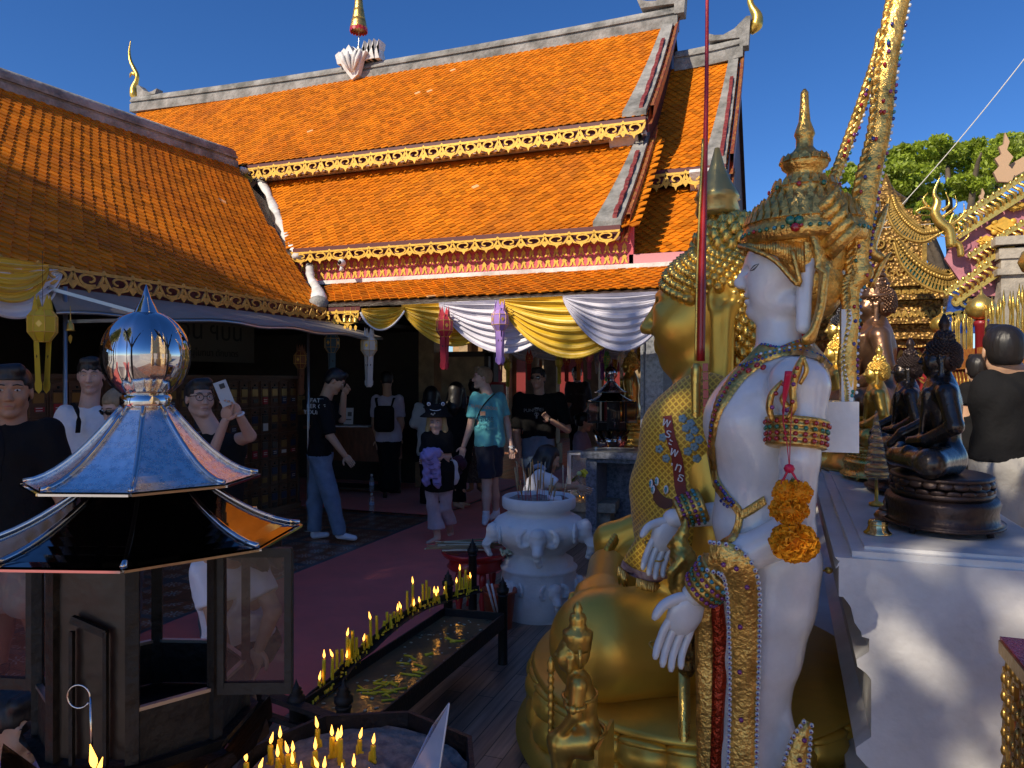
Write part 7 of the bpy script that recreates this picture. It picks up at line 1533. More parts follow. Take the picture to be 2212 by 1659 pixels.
F = Fld((-.06, -.17, -.22), (.16, .17, .13), .0065)
F.ell((.02, 0, 0), (.06, .06, .075), .02); F.ell((.04, 0, .04), (.035, .045, .035), .02); F.chain([(.05, 0, -.03), (.085, 0, -.08), (.07, 0, -.13), (.055, .01, -.16), (.07, .025, -.15)], [.035, .03, .022, .018, .014], .012)
for s_ in (-1, 1):
    F.ell((.0, s_*.09, .0), (.018, .062, .07), .012, R=rotm(s_*.2, 0, -s_*.35)); F.ell((.012, s_*.085, .0), (.01, .035, .042), .01, 's'); F.ell((.06, s_*.03, .01), (.01, .008, .006), .006); F.cap((.05, s_*.03, -.06), (.075, s_*.035, -.085), .01, .004, .008)
F.warp(lambda x, y, z: .0012*np.sin(z*160)); eo = F.mesh().build('elephant_head', URN, ur)
ea = [(0-pi/2+.0, .315, .6, 1.0), (-pi/2+1.15, .315, .62, 1.05), (-pi/2-1.2, .315, .6, .9), (-pi/2-.72, .262, .235, .72), (-pi/2+.42, .262, .225, .78), (-pi/2+1.5, .262, .23, .75), (pi/2, .31, .6, 1)]
for k, (a, r, z, s_) in enumerate(ea):
    o = eo if k == 0 else eo.copy()
    if k: COL.objects.link(o); o.parent = ur
    o.location = (r*cos(a), r*sin(a), z); o.rotation_euler = (0, 0, a); o.scale = (s_, s_, s_)
b = MB(); a = -pi/2-.62; c = Vector((.31*cos(a), .31*sin(a), .62)); 
for k in range(14): an = k*.9; b.ell(c+Vector((-sin(a)*.04*cos(an)*(k/14), cos(a)*.04*cos(an)*(k/14), .04*sin(an)*(k/14))), (.012, .012, .01), 6)
b.lathe([(.05, -.01), (.055, .006), (.045, .012)], 20, c, rot_to((cos(a), sin(a), 0)), cap=False); b.build('round_emblem', URN, ur)
REDS = mat('red_stick', (.4, .03, .03), .6)
for k in range(26):
    r_ = random.Random(k+40); x, y = (r_.uniform(-.15, .0) if k < 16 else r_.uniform(-.02, .18)), r_.uniform(-.13, .1); b = MB(); p = Vector((P.x, P.y, .81))+RT*x+FW*y; tpv = p+Vector((r_.uniform(-.04, .04), r_.uniform(-.03, .03), r_.uniform(.1, .3))); m_ = p*.65+tpv*.35; b.tube([p, m_], .0016, 5, m=1); b.tube([m_, tpv], .0035 if k % 3 else .006, 6, m=0); tag(b.build('incense_stick', [[INC, INCP, mat('orange_incense', (.5, .24, .06), .7)][k % 3], REDS]), 'incense stick standing in the white urn, %s from the front' % ords[k], 'incense', 'incense sticks standing in the urn')
b = MB(); c = P+Vector((.11, .02, .83)); c.z = .83; b.box(c, (.1, .08, .012), rotm(.2, .1, .4)); tag(b.build('paper_slip', PAPER), 'white folded paper lying on the ash in the urn', 'paper')
# acrylic donation box, flowers
p = Wp(1256, 820, 9.0); bx_ = thing('clear_box', 'white framed clear acrylic donation box left of the distant lantern', 'box', (p.x, p.y, 0), YAW)
b = MB(); w2, h0, h1 = .15, .18, .78
for sx in (-1, 1):
    for sy in (-1, 1): b.bar((sx*w2, sy*w2, h0), (sx*w2, sy*w2, h1), .022, .022)
for z in (h0, h1):
    for s_ in (-1, 1): b.bar((-w2, s_*w2, z), (w2, s_*w2, z), .022, .022); b.bar((s_*w2, -w2, z), (s_*w2, w2, z), .022, .022)
b.box((0, 0, h1+.004), (2*w2, 2*w2, .006)); b.build('frame', PAPER, bx_); b = MB(); b.box((0, 0, (h0+h1)/2), (2*w2-.02, 2*w2-.02, h1-h0-.03)); b.build('panels', mat('clear_panel', (.8, .85, .9), .08, alpha=.18), bx_)
b = MB(); b.box((0, 0, h0/2), (.3, .3, h0)); b.build('base', DARKW, bx_)
# small things round the far lantern: gold figures on the granite ledge
seated('little golden Buddha with yellow scarf seen through the distant lantern', PY(1345, 965, 10.6)-Vector((0, 0, .1)), .55, GOLDB, GOLD, base='drum')
seated('golden Buddha beside the granite pillar under the drapes', PY(1362, 960, 9.4), .95, GOLD, GOLDB, base='drum')
p = PY(1400, 1120, 6.2); t = thing('brass_post', 'brass candle post with bulb top before the granite pillar', 'post', (p.x, p.y, 0)); b = MB(); zt_ = PY(1400, 1042, 6.2).z; b.lathe([(.05, 0), (.03, .1), (.026, zt_-.14), (.05, zt_-.13), (.03, zt_-.1), (.055, zt_-.07), (.05, zt_-.03), (.015, zt_-.01), (.02, zt_+.01), (.002, zt_+.03)], 20); b.build('body', mat('brass', (.75, .55, .25), .15, 1.), t)
# red carved block, bottom right
p = Wp(2185, 820, 1.55); cb = thing('carved_box', 'red and gold carved offering block at the bottom right corner', 'box')
zt_ = CH-(1392-HY)/FP*1.75; A1_ = Wp(2172, 1392, 1.75); A2_ = Wp(2150, 1440, 1.6)
b = MB(); X0, Y0 = Wp(2162, 1400, 1.75).x, Wp(2162, 1400, 1.75).y; b.box((X0+.22, Y0-.25, zt_-.3), (.42, .5, .6)); b.build('block', RL, cb)
b = MB(); b.box((X0+.2, Y0-.24, zt_+.008), (.4, .5, .016)); b.build('sequin_top', mat('pink_sequin', (.45, .05, .1), .25, .6, 1, 120, .4, 60), cb)
b = MB()
for r_ in range(14):
    for c_ in range(14):
        y = Y0-.02-c_*.036; z = zt_-.03-r_*.042
        if (r_*5+c_*3) % 7: b.prism([(-.016, -.02), (.004, -.024), (.018, .0), (.012, .024), (-.004, .012), (-.014, .02)], .014, (X0+.008, y, z), (0, 1, 0), (0, .25*((r_+c_) % 3-1), 1)); b.ell((X0+.002, y, z), (.008, .01, .014), 6)
for z in (zt_-.005, zt_-.6): b.bar((X0+.005, Y0, z), (X0+.005, Y0-.5, z), .02, .03)
for r_ in range(12):
    for c_ in range(10): b.ell((X0+.02+c_*.04, Y0+.002, zt_-.03-r_*.045), (.014, .01, .018), 6)
b.build('gilt_carving', mat('dull_gilt', (.5, .3, .08), .35, .9, .3, 60), cb)
# ================================================================ PEOPLE
def skinmat(n, c): return mat('skin_'+n, c, .5, 0, .08, 60, .1, 6, sss=.15)
SK = dict(fair=skinmat('fair', (.58, .36, .27)), warm=skinmat('warm', (.5, .3, .19)), tan=skinmat('tan', (.4, .22, .13)), pale=skinmat('pale', (.66, .43, .34)))
HAIRM = dict(black=mat('hair_black', (.012, .01, .01), .45, 0, .4, 90, stretch=(1, 1, .2)), blond=mat('hair_blond', (.5, .34, .14), .5, 0, .5, 90, .35, 30, stretch=(1, 1, .15)), brown=mat('hair_brown', (.16, .1, .06), .5, 0, .5, 90, .3, 30, stretch=(1, 1, .2)), ash=mat('hair_ash', (.3, .21, .12), .5, 0, .5, 90, .3, 30, stretch=(1, 1, .2)))
EYW = mat('eye_white', (.6, .58, .55), .3); LIP = mat('lip', (.36, .13, .11), .5); CLOTH = {}
def cloth(n, c, var=.08): return mat('cloth_'+n, c, .85, 0, .35, 35, var, 4, sheen=.12, detail=6)
def hframe(heading, pitch=0, roll=0):
    return rotm(0, 0, heading) @ rotm(0, pitch, 0) @ rotm(roll, 0, 0)       # x forward, y left, z up
def human_head(F, c, R, s=1., k=.012, beard=0):
    c = np.array(c)
    def T(o): return c+R @ (np.array(o)*s)
    def E(o, r, kk=k, op='u'): F.ell(T(o), [q*s for q in r], kk*s, op, R)
    def C(a, b_, r1, r2, kk=k, op='u'): F.cap(T(a), T(b_), r1*s, r2*s, kk*s, op)
    E((-.014, 0, .032), (.092, .073, .083)); E((.022, 0, -.02), (.062, .058, .085), .03); C((-.01, .045, -.055), (.055, .014, -.092), .02, .017, .02); C((-.01, -.045, -.055), (.055, -.014, -.092), .02, .017, .02); E((.066, 0, -.092), (.02, .021, .017), .015)
    C((.08, 0, .012), (.1, 0, -.027), .007, .0115, .01); 
    for q in (-1, 1):
        E((.094, q*.011, -.031), (.009, .008, .0065), .006); C((.081, q*.012, .03), (.068, q*.046, .026), .008, .007, .01); E((.085, q*.031, .01), (.011, .015, .01), .008, 's'); E((.052, q*.04, -.022), (.028, .02, .026), .025)
        E((-.008, q*.073, -.004), (.017, .007, .03), .006, R=None) if 0 else F.ell(T((-.008, q*.076, -.004)), [.016*s, .008*s, .029*s], .006*s, 'u', R)
    C((.079, -.015, -.055), (.079, .015, -.055), .0065, .0065, .006); C((.077, -.012, -.065), (.077, .012, -.065), .0075, .0075, .006)
def face_parts(t, c, R, s, skin, glasses=None, brow=HAIRM['black'], closed=False):
    c = np.array(c)
    def T(o): return c+R @ (np.array(o)*s)
    b = MB()
    for q in (-1, 1):
        b.ell(T((.0755, q*.0305, .011)), (.0095*s, .0125*s, .0055*s if not closed else .002*s), 10, R, 0); b.ell(T((.0815, q*.0305, .0105)), (.004*s, .0052*s, .005*s if not closed else .0018*s), 8, R, 1)
    b.build('eyes', [EYW, INK], t)
    b = MB()
    for q in (-1, 1): b.tube([T((.0885, q*.014, .032)), T((.0865, q*.03, .036)), T((.074, q*.049, .031))], [.0022*s, .003*s, .0015*s], 6)
    b.build('eyebrows', brow, t); b = MB(); b.tube([T((.0815, -.02, -.0585)), T((.0865, 0, -.0575)), T((.0815, .02, -.0585))], [.0015*s, .0035*s, .0015*s], 6); b.build('lips', LIP, t)
    if glasses:
        b = MB()
        for q in (-1, 1):
            if glasses == 'sun': b.ell(T((.094, q*.031, .01)), (.004*s, .026*s, .018*s), 14, R @ rotm(0, 0, q*.2))
            else: b.tube([T((.095-.01*abs(cos(a))*(1 if q*cos(a) > 0 else 0), q*.031+.0215*cos(a), .008+.0205*sin(a))) for a in np.linspace(0, 2*pi, 19)], .0022*s, 6)
            b.tube([T((.093, q*.052, .018)), T((.04, q*.076, .016)), T((-.012, q*.079, .014))], .0024*s, 5)
        b.tube([T((.099, -.01, .014)), T((.1, .01, .014))], .0025*s, 5); b.build('sunglasses' if glasses == 'sun' else 'glasses', mat('glasses_black', (.01, .01, .01), .12, coat=1), t)
def hair_mesh(t, c, R, s, style, m, length=.0, name='hair'):
    c = np.array(c); Ri = np.array(R).T; ext = .17*s+length; lo = c-np.array((.19*s, .19*s, .16*s+length)); hi = c+np.array((.19*s, .19*s, .17*s)); F = Fld(lo, hi, .0075*s*(1 if length < .1 else 1.3))
    def T(o): return c+R @ (np.array(o)*s)
    F.ell(T((-.018, 0, .044)), [.1*s, .083*s, .085*s], .01, 'u', R); F.ell(T((-.045, 0, .0)), [.07*s, .076*s, .08*s], .02, 'u', R)
    if style in ('fringe', 'short'): F.cap(T((.045, -.035, .098)), T((.05, .03, .1)), .026*s, .03*s, .015)
    if style == 'quiff': F.cap(T((.06, -.03, .1)), T((.05, .04, .112)), .024*s, .02*s, .015)
    if style in ('long', 'longfront'):
        F.chain([T((-.05, 0, .02)), T((-.075, 0, -.1)), c+R @ np.array((-.1*s, 0, -.1*s-length*.5)), c+R @ np.array((-.1*s, 0, -.08*s-length))], [.085*s, .075*s, .07*s, .035*s], .03, (1, 1, 1))
        for q in (-1, 1):
            F.chain([T((.0, q*.075, .03)), T((.005, q*.088, -.07)), c+R @ np.array(((.03 if style == 'longfront' else -.03)*s, q*.1*s, -.1*s-length*.5)), c+R @ np.array(((.045 if style == 'longfront' else -.05)*s, q*.09*s, -.08*s-length*(.9 if style == 'longfront' else .6)))], [.03*s, .03*s, .03*s, .012*s], .02)
    if style == 'bun': F.ell(T((-.1, 0, .05)), .038*s, .015)
    def face_cut(x, y, z):
        X = x-c[0]; Y = y-c[1]; Z = z-c[2]; a = (Ri[0][0]*X+Ri[0][1]*Y+Ri[0][2]*Z)/s; b_ = (Ri[1][0]*X+Ri[1][1]*Y+Ri[1][2]*Z)/s; h = (Ri[2][0]*X+Ri[2][1]*Y+Ri[2][2]*Z)/s
        front = np.minimum(a-(.0 if style not in ('long', 'longfront') else .018), (.054 if style != 'fringe' else .04)+.012*np.sin(b_*160)*(style == 'fringe')-h)       # >0 inside the face zone
        front = np.where(np.abs(b_) < (.2 if style not in ('long', 'longfront') else .062), front, -1)
        front = np.where(np.abs(b_) > .05, np.minimum(np.minimum(a-.028, .03-h), front), front) if style in ('short', 'quiff', 'fringe', 'bun') else front
        side = np.minimum(a+.03, .012-h) if style in ('short', 'quiff', 'fringe') else -np.ones_like(a)
        nape = (-.055-h) if style in ('short', 'quiff', 'fringe', 'bun') else -np.ones_like(a)
        return np.maximum(np.maximum(front, side), nape)*s
    F.warp(lambda x, y, z: .0016*s*np.sin(x*170/s)*np.sin(y*190/s+z*20)); F.cut(face_cut); return F.mesh().build(name, m, t)
def person(label, d, bx, J, shirt, pants, hair, skin='warm', head=1., heading=pi, pitch=0., roll=0., build=1., sleeve=.45, shoes=None, glasses=None, hem=None, pcut=0., group='visitors in the temple court', h=.013, neck_r=.058, longs=0, feet=True, closed=False, zf=0, hand_s=1., arms=True, dress=0., open_collar=False):
    loc = Wp(bx, 820, d); loc.z = zf; t = thing('person', label, 'person', loc, 0, group); sk = SK[skin]
    def P(k):
        v = J[k]; return np.array(Wp(v[0], v[1], d+(v[2] if len(v) > 2 else 0))-loc)
    pts = {k: P(k) for k in J}; R = hframe(YAW+pi/2+heading, pitch, roll); hc = pts['head']; B = build; pts['s0'] = pts['s0']+np.array((0, 0, .035)); pts['s1'] = pts['s1']+np.array((0, 0, .035)); head = head*1.09
    allp = np.array(list(pts.values())); lo = allp.min(0)-.2; hi = allp.max(0)+.2; lo[2] = max(lo[2], -.02); hs = head
    F = Fld(lo, hi, h, tuple((hc[i]-.13, hc[i]+.13, .0062 if d < 6 else .0085) for i in range(3)))
    s0, s1, hp = pts['s0'], pts['s1'], pts['hip']; mid = (s0+s1)/2; lat = (s1-s0); W = np.linalg.norm(lat); lat = lat/W; up = mid-hp; L = np.linalg.norm(up); up /= L
    def torso(F, e, k=.04):
        for q in (-1, 1):
            a = mid+lat*q*W*.26-up*.1; b_ = mid+lat*q*W*.2-up*L*.6; c_ = hp+lat*q*.075*B
            F.cap(a, b_, .1*B+e, .088*B+e*1.25, k); F.cap(b_, c_, .088*B+e*1.25, .1*B+e, k)
        F.cap(s0+(mid-s0)*.12-up*.02, s1+(mid-s1)*.12-up*.02, .052*B+e, .052*B+e, k)
        nb = mid+up*.045; F.cap(mid-up*.02, nb, .065*B+e, .05+e, k)
    human_head(F, hc, R, hs); nk = hc-R[:, 2]*.06*hs-R[:, 0]*.02*hs; F.cap(mid+up*.02, nk, neck_r*1.08*B**.5, neck_r*B**.5, .02); torso(F, -.012)
    mb_h = []
    for i in '01':
        s_, e_, w_ = pts['s'+i], pts.get('e'+i), pts.get('w'+i)
        if e_ is not None: F.cap(s_, e_, .047*B, .038*B, .02); F.cap(e_, w_, .04*B, .025*B, .012); mb_h.append((w_, (w_-e_), i))
        if 'k'+i in pts:
            k_, a_ = pts['k'+i], pts['a'+i]; hj = hp+lat*(-1 if i == '0' else 1)*.085; F.cap(hj, k_, .082*B, .055*B, .03); F.cap(k_, a_+(k_-a_)*.5, .052*B, .052*B, .02); F.cap(a_+(k_-a_)*.55, a_, .052*B, .034, .02)
            td = pts.get('t'+i)
            if td is not None: F.cap(a_+np.array((0, 0, -.03)), td, .036, .024, .02, sq=(1, 1, .8))
    mb = F.mesh()
    for w_, dv, i in mb_h:
        dv = dv/np.linalg.norm(dv); hd_ = pts.get('h'+i); dv = (hd_-w_)/np.linalg.norm(hd_-w_) if hd_ is not None else dv
        hand_tubes(mb, w_, dv, (-FW if i == '0' else -FW)+Vector((0, 0, .2)), .98*hand_s, 1 if i == '0' else -1, .02, .34)
    mb.build('body', sk, t)
    if d < 13: face_parts(t, hc, R, hs, sk, glasses, closed=closed)
    if hair: hair_mesh(t, hc, R, hs, hair[0], HAIRM[hair[1]], longs)
    nz = random.uniform(0, 9)
    def folds(F, a, f=1.): F.warp(lambda x, y, z: a*np.sin(z*38*f+np.sin(x*19+nz)*2.4+y*15)*np.sin(x*27+y*21+z*9+nz)+a*.6*np.sin(x*52+z*30+y*31))
    if shirt:
        nm, m, kind = shirt; hz = min(hem-zf, hp[2]+.04) if hem is not None else hp[2]-.08; lo2 = allp.min(0)-.22; hi2 = allp.max(0)+.2; lo2[2] = hz-.03; hi2[2] = min(hi2[2], mid[2]+.2); F = Fld(lo2, hi2, h*.85 if d < 6 else h); torso(F, .012)
        if dress: F.cap(hp, hp-np.array((0, 0, .3)), .15*B+dress, .16*B+dress, .05)
        if sleeve:
            for i in '01':
                if 'e'+i in pts:
                    s_, e_, w_ = pts['s'+i], pts['e'+i], pts['w'+i]; f = min(1, sleeve*1.); end = s_+(e_-s_)*min(1, f); F.cap(s_, end, .066*B, .06*B+.006, .03)
                    if sleeve > 1: F.cap(e_, e_+(w_-e_)*(sleeve-1), .058*B, .042*B, .02)
                    dd = (e_-s_)/np.linalg.norm(e_-s_)
                    if sleeve <= 1: F.put(end-.09+dd*.07, end+.09+dd*.07, (lambda c_, n_: (lambda x, y, z: np.maximum(np.sqrt((x-c_[0])**2+(y-c_[1])**2+(z-c_[2])**2)-.105, -((x-c_[0])*n_[0]+(y-c_[1])*n_[1]+(z-c_[2])*n_[2]))))(end+dd*.012, dd), .004, 's')
        F.ell(mid+up*.085, (.074*B**.5, .074*B**.5, .045), .01, 's'); folds(F, .0042); F.cut(lambda x, y, z: hz+.008*np.sin(x*14+nz)-z); o = F.mesh().build(nm, m, t); t['_'] = 0; del t['_']
        person.shirt = o; ptop = hz+.035
    if pants:
        ptop = ptop if shirt else hp[2]+.1
        nm, m, ln = pants; lo2 = allp.min(0)-.2; hi2 = allp.max(0)+.2; hi2[2] = hp[2]+.14; lo2[2] = max(lo2[2], -.02); F = Fld(lo2, hi2, h); hpz = hp
        F.cap(hpz-lat*.07+up*.02, hpz+lat*.07+up*.02, .112*B, .112*B, .03); F.cap(hpz-lat*.07+up*.1, hpz+lat*.07+up*.1, .098*B, .098*B, .03)
        for i in '01':
            if 'k'+i in pts:
                k_, a_ = pts['k'+i], pts['a'+i]; hj = hp+lat*(-1 if i == '0' else 1)*.085; wd = {'slim': .052, 'jeans': .07, 'wide': .1, 'shorts': .085}[ln]; F.cap(hj, k_, .1*B, (.075 if ln != 'shorts' else .09)*B, .03); F.cap(k_, a_, .072*B, wd, .02)
        folds(F, .005); cutz = pcut; F.cut(lambda x, y, z: cutz-z); F.cut(lambda x, y, z: z-ptop); F.mesh().build(nm, m, t)
    if shoes:
        nm, m, hgt = shoes; b = MB()
        for i in '01':
            if 'a'+i in pts and 't'+i in pts:
                a_, td = pts['a'+i], pts['t'+i]; F = Fld(np.minimum(a_, td)-.09, np.maximum(a_, td)+.09, .009); F.cap(a_+np.array((0, 0, -.03)), td, .044, .033, .02, sq=(1, 1, .85)); F.cap(a_, a_+np.array((0, 0, hgt)), .041, .042, .02); F.cut(lambda x, y, z: -z+.002); F.cut(lambda x, y, z: z-(a_[2]+hgt)); F.mesh(b)
        b.build(nm, m, t)
    return t, pts, R
def local(t, px, py, d): return Wp(px, py, d)-t.location
BLK = mat('cloth_black', (.011, .011, .012), .9, 0, .35, 35, spec=.15); WTE = cloth('white', (.74, .74, .78)); LGT = cloth('beige', (.5, .45, .38)); DEN = mat('denim', (.16, .24, .36), .85, 0, .3, 60, .35, 3); NVY = cloth('navy', (.015, .02, .04)); GRY = cloth('grey', (.09, .09, .1)); TEAL = cloth('aqua', (.12, .5, .56)); LIL2 = cloth('lilac', (.32, .25, .55)); MAR = cloth('maroon', (.06, .012, .03)); PNK = cloth('pale_pink', (.55, .44, .5), .25)
SOCK = cloth('sock_white', (.72, .74, .82)); SOCKB = cloth('sock_black', (.015, .015, .015))
Q = pi
# far left man in black polo
t, p, R = person('heavy man in black polo shirt and pale shorts at the left picture edge', 3.75, 25, dict(head=(24, 848), s0=(-52, 955), s1=(104, 950), e0=(-75, 1080), w0=(-70, 1190), e1=(132, 1060), w1=(160, 1140, -.06), hip=(24, 1160), k0=(0, 1290), k1=(60, 1290, -.08), a0=(0, 1430, .05), a1=(118, 1430, .25), t0=(-20, 1475), t1=(160, 1395, .3)), ('polo_shirt', BLK, 't'), ('shorts', LGT, 'shorts'), ('short', 'black'), 'tan', 1.05, Q+.5, 0.0, build=1.18, sleeve=.75, pcut=.5, shoes=('slippers', SOCKB, .0), hem=.86)
b = MB(); a = Vector(p['s0']); c = Vector(p['hip']); b.tube(cr([local(t, -10, 905, 3.63), local(t, 5, 960, 3.52), local(t, 0, 1040, 3.5)], 5), .012, 6, flat=.4); b.build('shoulder_strap', BLK, t)
# tall young man in white tee
t, p, R = person('tall young man in white tee shirt with black backpack strap behind the lantern finial', 5.1, 188, dict(head=(197, 812), s0=(142, 905), s1=(240, 905), e0=(135, 1000), w0=(165, 1080), e1=(262, 1000), w1=(255, 1080), hip=(180, 1085), k0=(165, 1205, .0), k1=(205, 1205), a0=(165, 1300, .25), a1=(205, 1320), t0=(150, 1315, .2), t1=(195, 1335, -.1)), ('tee_shirt', WTE, 't'), ('trousers', WTE, 'wide'), ('fringe', 'black'), 'fair', .97, Q+.35, .1, sleeve=.75, pcut=.1, closed=True)
b = MB(); b.tube(cr([local(t, 157, 872, 5.03), local(t, 165, 882, 4.95), local(t, 170, 905, 4.94), local(t, 168, 935, 4.95)], 5), .016, 6, flat=.35); b.build('backpack_strap', BLK, t)
# woman in sunglasses
t, p, R = person('fair haired woman in sunglasses looking down beside the young man in white', 4.75, 262, dict(head=(256, 882), s0=(262, 968, -.14), s1=(275, 968, .14), e0=(265, 1070, -.16), w0=(235, 1130, -.1), e1=(280, 1070, .16), w1=(250, 1130, .1), hip=(275, 1130), k0=(270, 1280, -.08), k1=(280, 1280, .08), a0=(270, 1420, -.1), a1=(285, 1420, .1)), ('blouse', cloth('pale_blue', (.3, .5, .6)), 't'), ('trousers', GRY, 'slim'), ('bun', 'ash'), 'pale', .95, Q-.45, .35, glasses='sun', sleeve=.6)
# man with phone
t, p, R = person('man in round glasses and black tank top raising a phone', 4.8, 462, dict(head=(432, 862), s0=(420, 962, .02), s1=(515, 962), e0=(447, 1010, -.22), w0=(487, 908, -.28), h0=(492, 880, -.3), e1=(540, 942, -.12), w1=(516, 895, -.25), h1=(495, 872, -.28), hip=(470, 1135), k0=(455, 1260), k1=(500, 1260), a0=(455, 1385), a1=(505, 1385)), ('tank_top', BLK, 't'), ('trousers', GRY, 'jeans'), ('short', 'black'), 'fair', .97, Q+.72, -.05, glasses='round', sleeve=0, build=.98)
ph = thing('phone', 'grey smartphone held up by the man in glasses', 'phone', local(t, 484, 850, 4.46)+t.location, YAW+.5); b = MB(); b.box((0, 0, 0), (.075, .009, .155), rotm(-.1, -.35, 0)); b.build('case', mat('phone_grey', (.35, .38, .42), .3, .3), ph); b = MB(); b.box((-.012, -.006, .045), (.03, .006, .03), rotm(-.1, -.35, 0)); b.build('camera_block', KN, ph)
b = MB(); b.tube([Vector(p['w1'])+Vector((.028*cos(a), .028*sin(a), .012*sin(a))) for a in np.linspace(0, 2*pi, 14)], .007, 6); b.build('wrist_watch', PAPER, t)
# jeans man
t, p, R = person('man in black tee shirt and blue jeans rubbing his eyes beside the box cabinet', 7.7, 705, dict(head=(724, 824), s0=(697, 878, -.17), s1=(706, 878, .17), e0=(712, 940, -.22), w0=(745, 984, -.2), h0=(757, 998, -.2), e1=(738, 905, .12), w1=(743, 850, .0), h1=(752, 838, -.05), hip=(692, 988), k0=(718, 1085, -.1), k1=(680, 1085, .1), a0=(733, 1150, -.1), a1=(680, 1150, .08), t0=(765, 1162, -.1), t1=(705, 1155, .1)), ('tee_shirt', BLK, 't'), ('jeans', DEN, 'jeans'), ('short', 'black'), 'warm', .98, -Q/2+.15, .55, build=1.12, sleeve=.95, pcut=.08, shoes=('socks', SOCK, .06), hem=.88)
TS = bvh(person.shirt)
def print_on(T, t, s, px, py, size, m, tilt=0., off=.006, name='shirt_print'):
    h_, n_ = hit(T, px, py)
    if h_ is None: return
    n_ = (n_*.3+(Vector((0, 0, CH))-h_).normalized()*.7); A = (RT*cos(tilt)+UP*sin(tilt)); N = n_.normalized(); A = (A-N*A.dot(N)).normalized(); put_text(name, s, size, m, t, h_-t.location+N*(off+.004), A, N.cross(A))
GP = mat('pale_print', (.5, .52, .5), .7)
for k, (s_, y) in enumerate((('FIND', 843+4), ('FATE', 862), ('LER OF', 874), ('YOUROS', 887))): print_on(TS, t, s_, 686-k*1.2, y+4, .06, GP, -.05, .012)
# girl in frog hat
t, p, R = person('girl in black frog bucket hat and black dress holding a lilac bundle', 7.6, 945, dict(head=(943, 912), s0=(922, 950), s1=(966, 948), e0=(915, 985, -.05), w0=(935, 992, -.2), h0=(950, 985, -.22), e1=(968, 985), w1=(935, 995, -.17), h1=(912, 995, -.2), hip=(948, 1018), k0=(935, 1095), k1=(962, 1095, .05), a0=(945, 1157), a1=(973, 1150, .35), t0=(925, 1172, -.1), t1=(968, 1170, .2)), ('black_dress', BLK, 't'), ('trousers', PNK, 'wide'), ('longfront', 'blond'), 'pale', .9, Q-.1, .12, build=.82, sleeve=.8, pcut=.14, hem=CH-(1058-HY)/FP*7.6, dress=.03, longs=.13, group='visitors in the temple court')
hat = thing('frog_hat', 'black bucket hat with white ringed frog eyes and a stitched smile', 'hat', Wp(943, 893, 7.6)); hb = MB(); hb.lathe([(.17, -.035), (.172, -.028), (.118, .012), (.11, .06), (.098, .085), (.05, .098), (0, .1)], 30, cap=False); hb.lathe([(.165, -.036), (.112, .008), (.1, .01)], 30, cap=False)
for q_ in (-1, 1): c = RT*.07*q_-FW*.04+UP*.095; hb.ell(c, (.035, .035, .035), 12)
hb.build('crown_and_brim', BLK, hat); hb = MB()
for q_ in (-1, 1): c = RT*.072*q_-FW*.072+UP*.098; Rm = rot_to(-FW); hb.ell(c, (.02, .02, .006), 12, Rm, 0); hb.ell(c-FW*.005, (.011, .011, .005), 10, Rm, 1); hb.ell(c-FW*.009, (.005, .005, .004), 8, Rm, 0)
hb.tube([RT*x-FW*.115+UP*(.045-.012*(1-(x/.055)**2)) for x in np.linspace(-.055, .055, 9)], .0035, 6, m=0); hb.build('frog_face', [PAPER, NVY], hat); hb = MB()
for k, (x, z) in enumerate(((-.035, .0), (-.02, -.008), (-.005, .006))): hb.ell(RT*x-FW*.15+UP*z, (.01, .01, .01), 8)
hb.build('badges', STEEL2, hat)
bd_ = thing('jacket_bundle', 'crumpled lilac jacket carried in the girl\'s folded arms', 'jacket', Wp(925, 985, 7.38)); F = Fld((-.2, -.2, -.34), (.24, .2, .16), .009)
F.ell(Vector((0, 0, 0)), (.085, .085, .075), .02); F.cap(RT*.0+UP*.03, RT*.09+UP*.03, .06, .05, .02); F.cap(-UP*.06+RT*.0, -UP*.26-RT*.02, .05, .04, .02); F.cap(-UP*.06+RT*.07, -UP*.28+RT*.09, .05, .042, .02)
F.warp(lambda x, y, z: .009*np.sin(z*75+x*40)*np.sin(x*60+y*50)); F.mesh().build('cloth', LIL2, bd_); b = MB(); 
for k in range(7): b.tube(cr([RT*(-.05+.02*k)-FW*.055+UP*(.03-.05*k), RT*(.0+.015*k)-FW*.075+UP*(.01-.045*k), RT*(.04+.012*k)-FW*.055+UP*(.03-.05*k)], 4), .003, 4)
b.build('drawn_lines', mat('indigo_lines', (.06, .05, .15), .8), bd_)
b = MB(); b.tube([Vector(p['w0'])+Vector((.03*cos(a), .0, .03*sin(a))) for a in np.linspace(0, 6.3, 12)], .006, 5); b.build('red_wristband', mat('coral', (.7, .08, .08), .5), t)
bg_ = thing('white_bag', 'white drawstring backpack hanging behind the girl\'s hip', 'bag', Wp(978, 1015, 7.75)); F = Fld((-.15, -.15, -.2), (.15, .15, .2), .01); F.cap((0, 0, -.09), (0, 0, .06), .07, .05, .02); F.warp(lambda x, y, z: .004*np.sin(z*60+x*40)); F.mesh().build('sack', WTE, bg_); b = MB(); b.tube(cr([UP*.1, UP*.22-RT*.03-FW*.1, UP*.35-RT*.05-FW*.16], 4), .006, 5); b.build('strap', WTE, bg_)
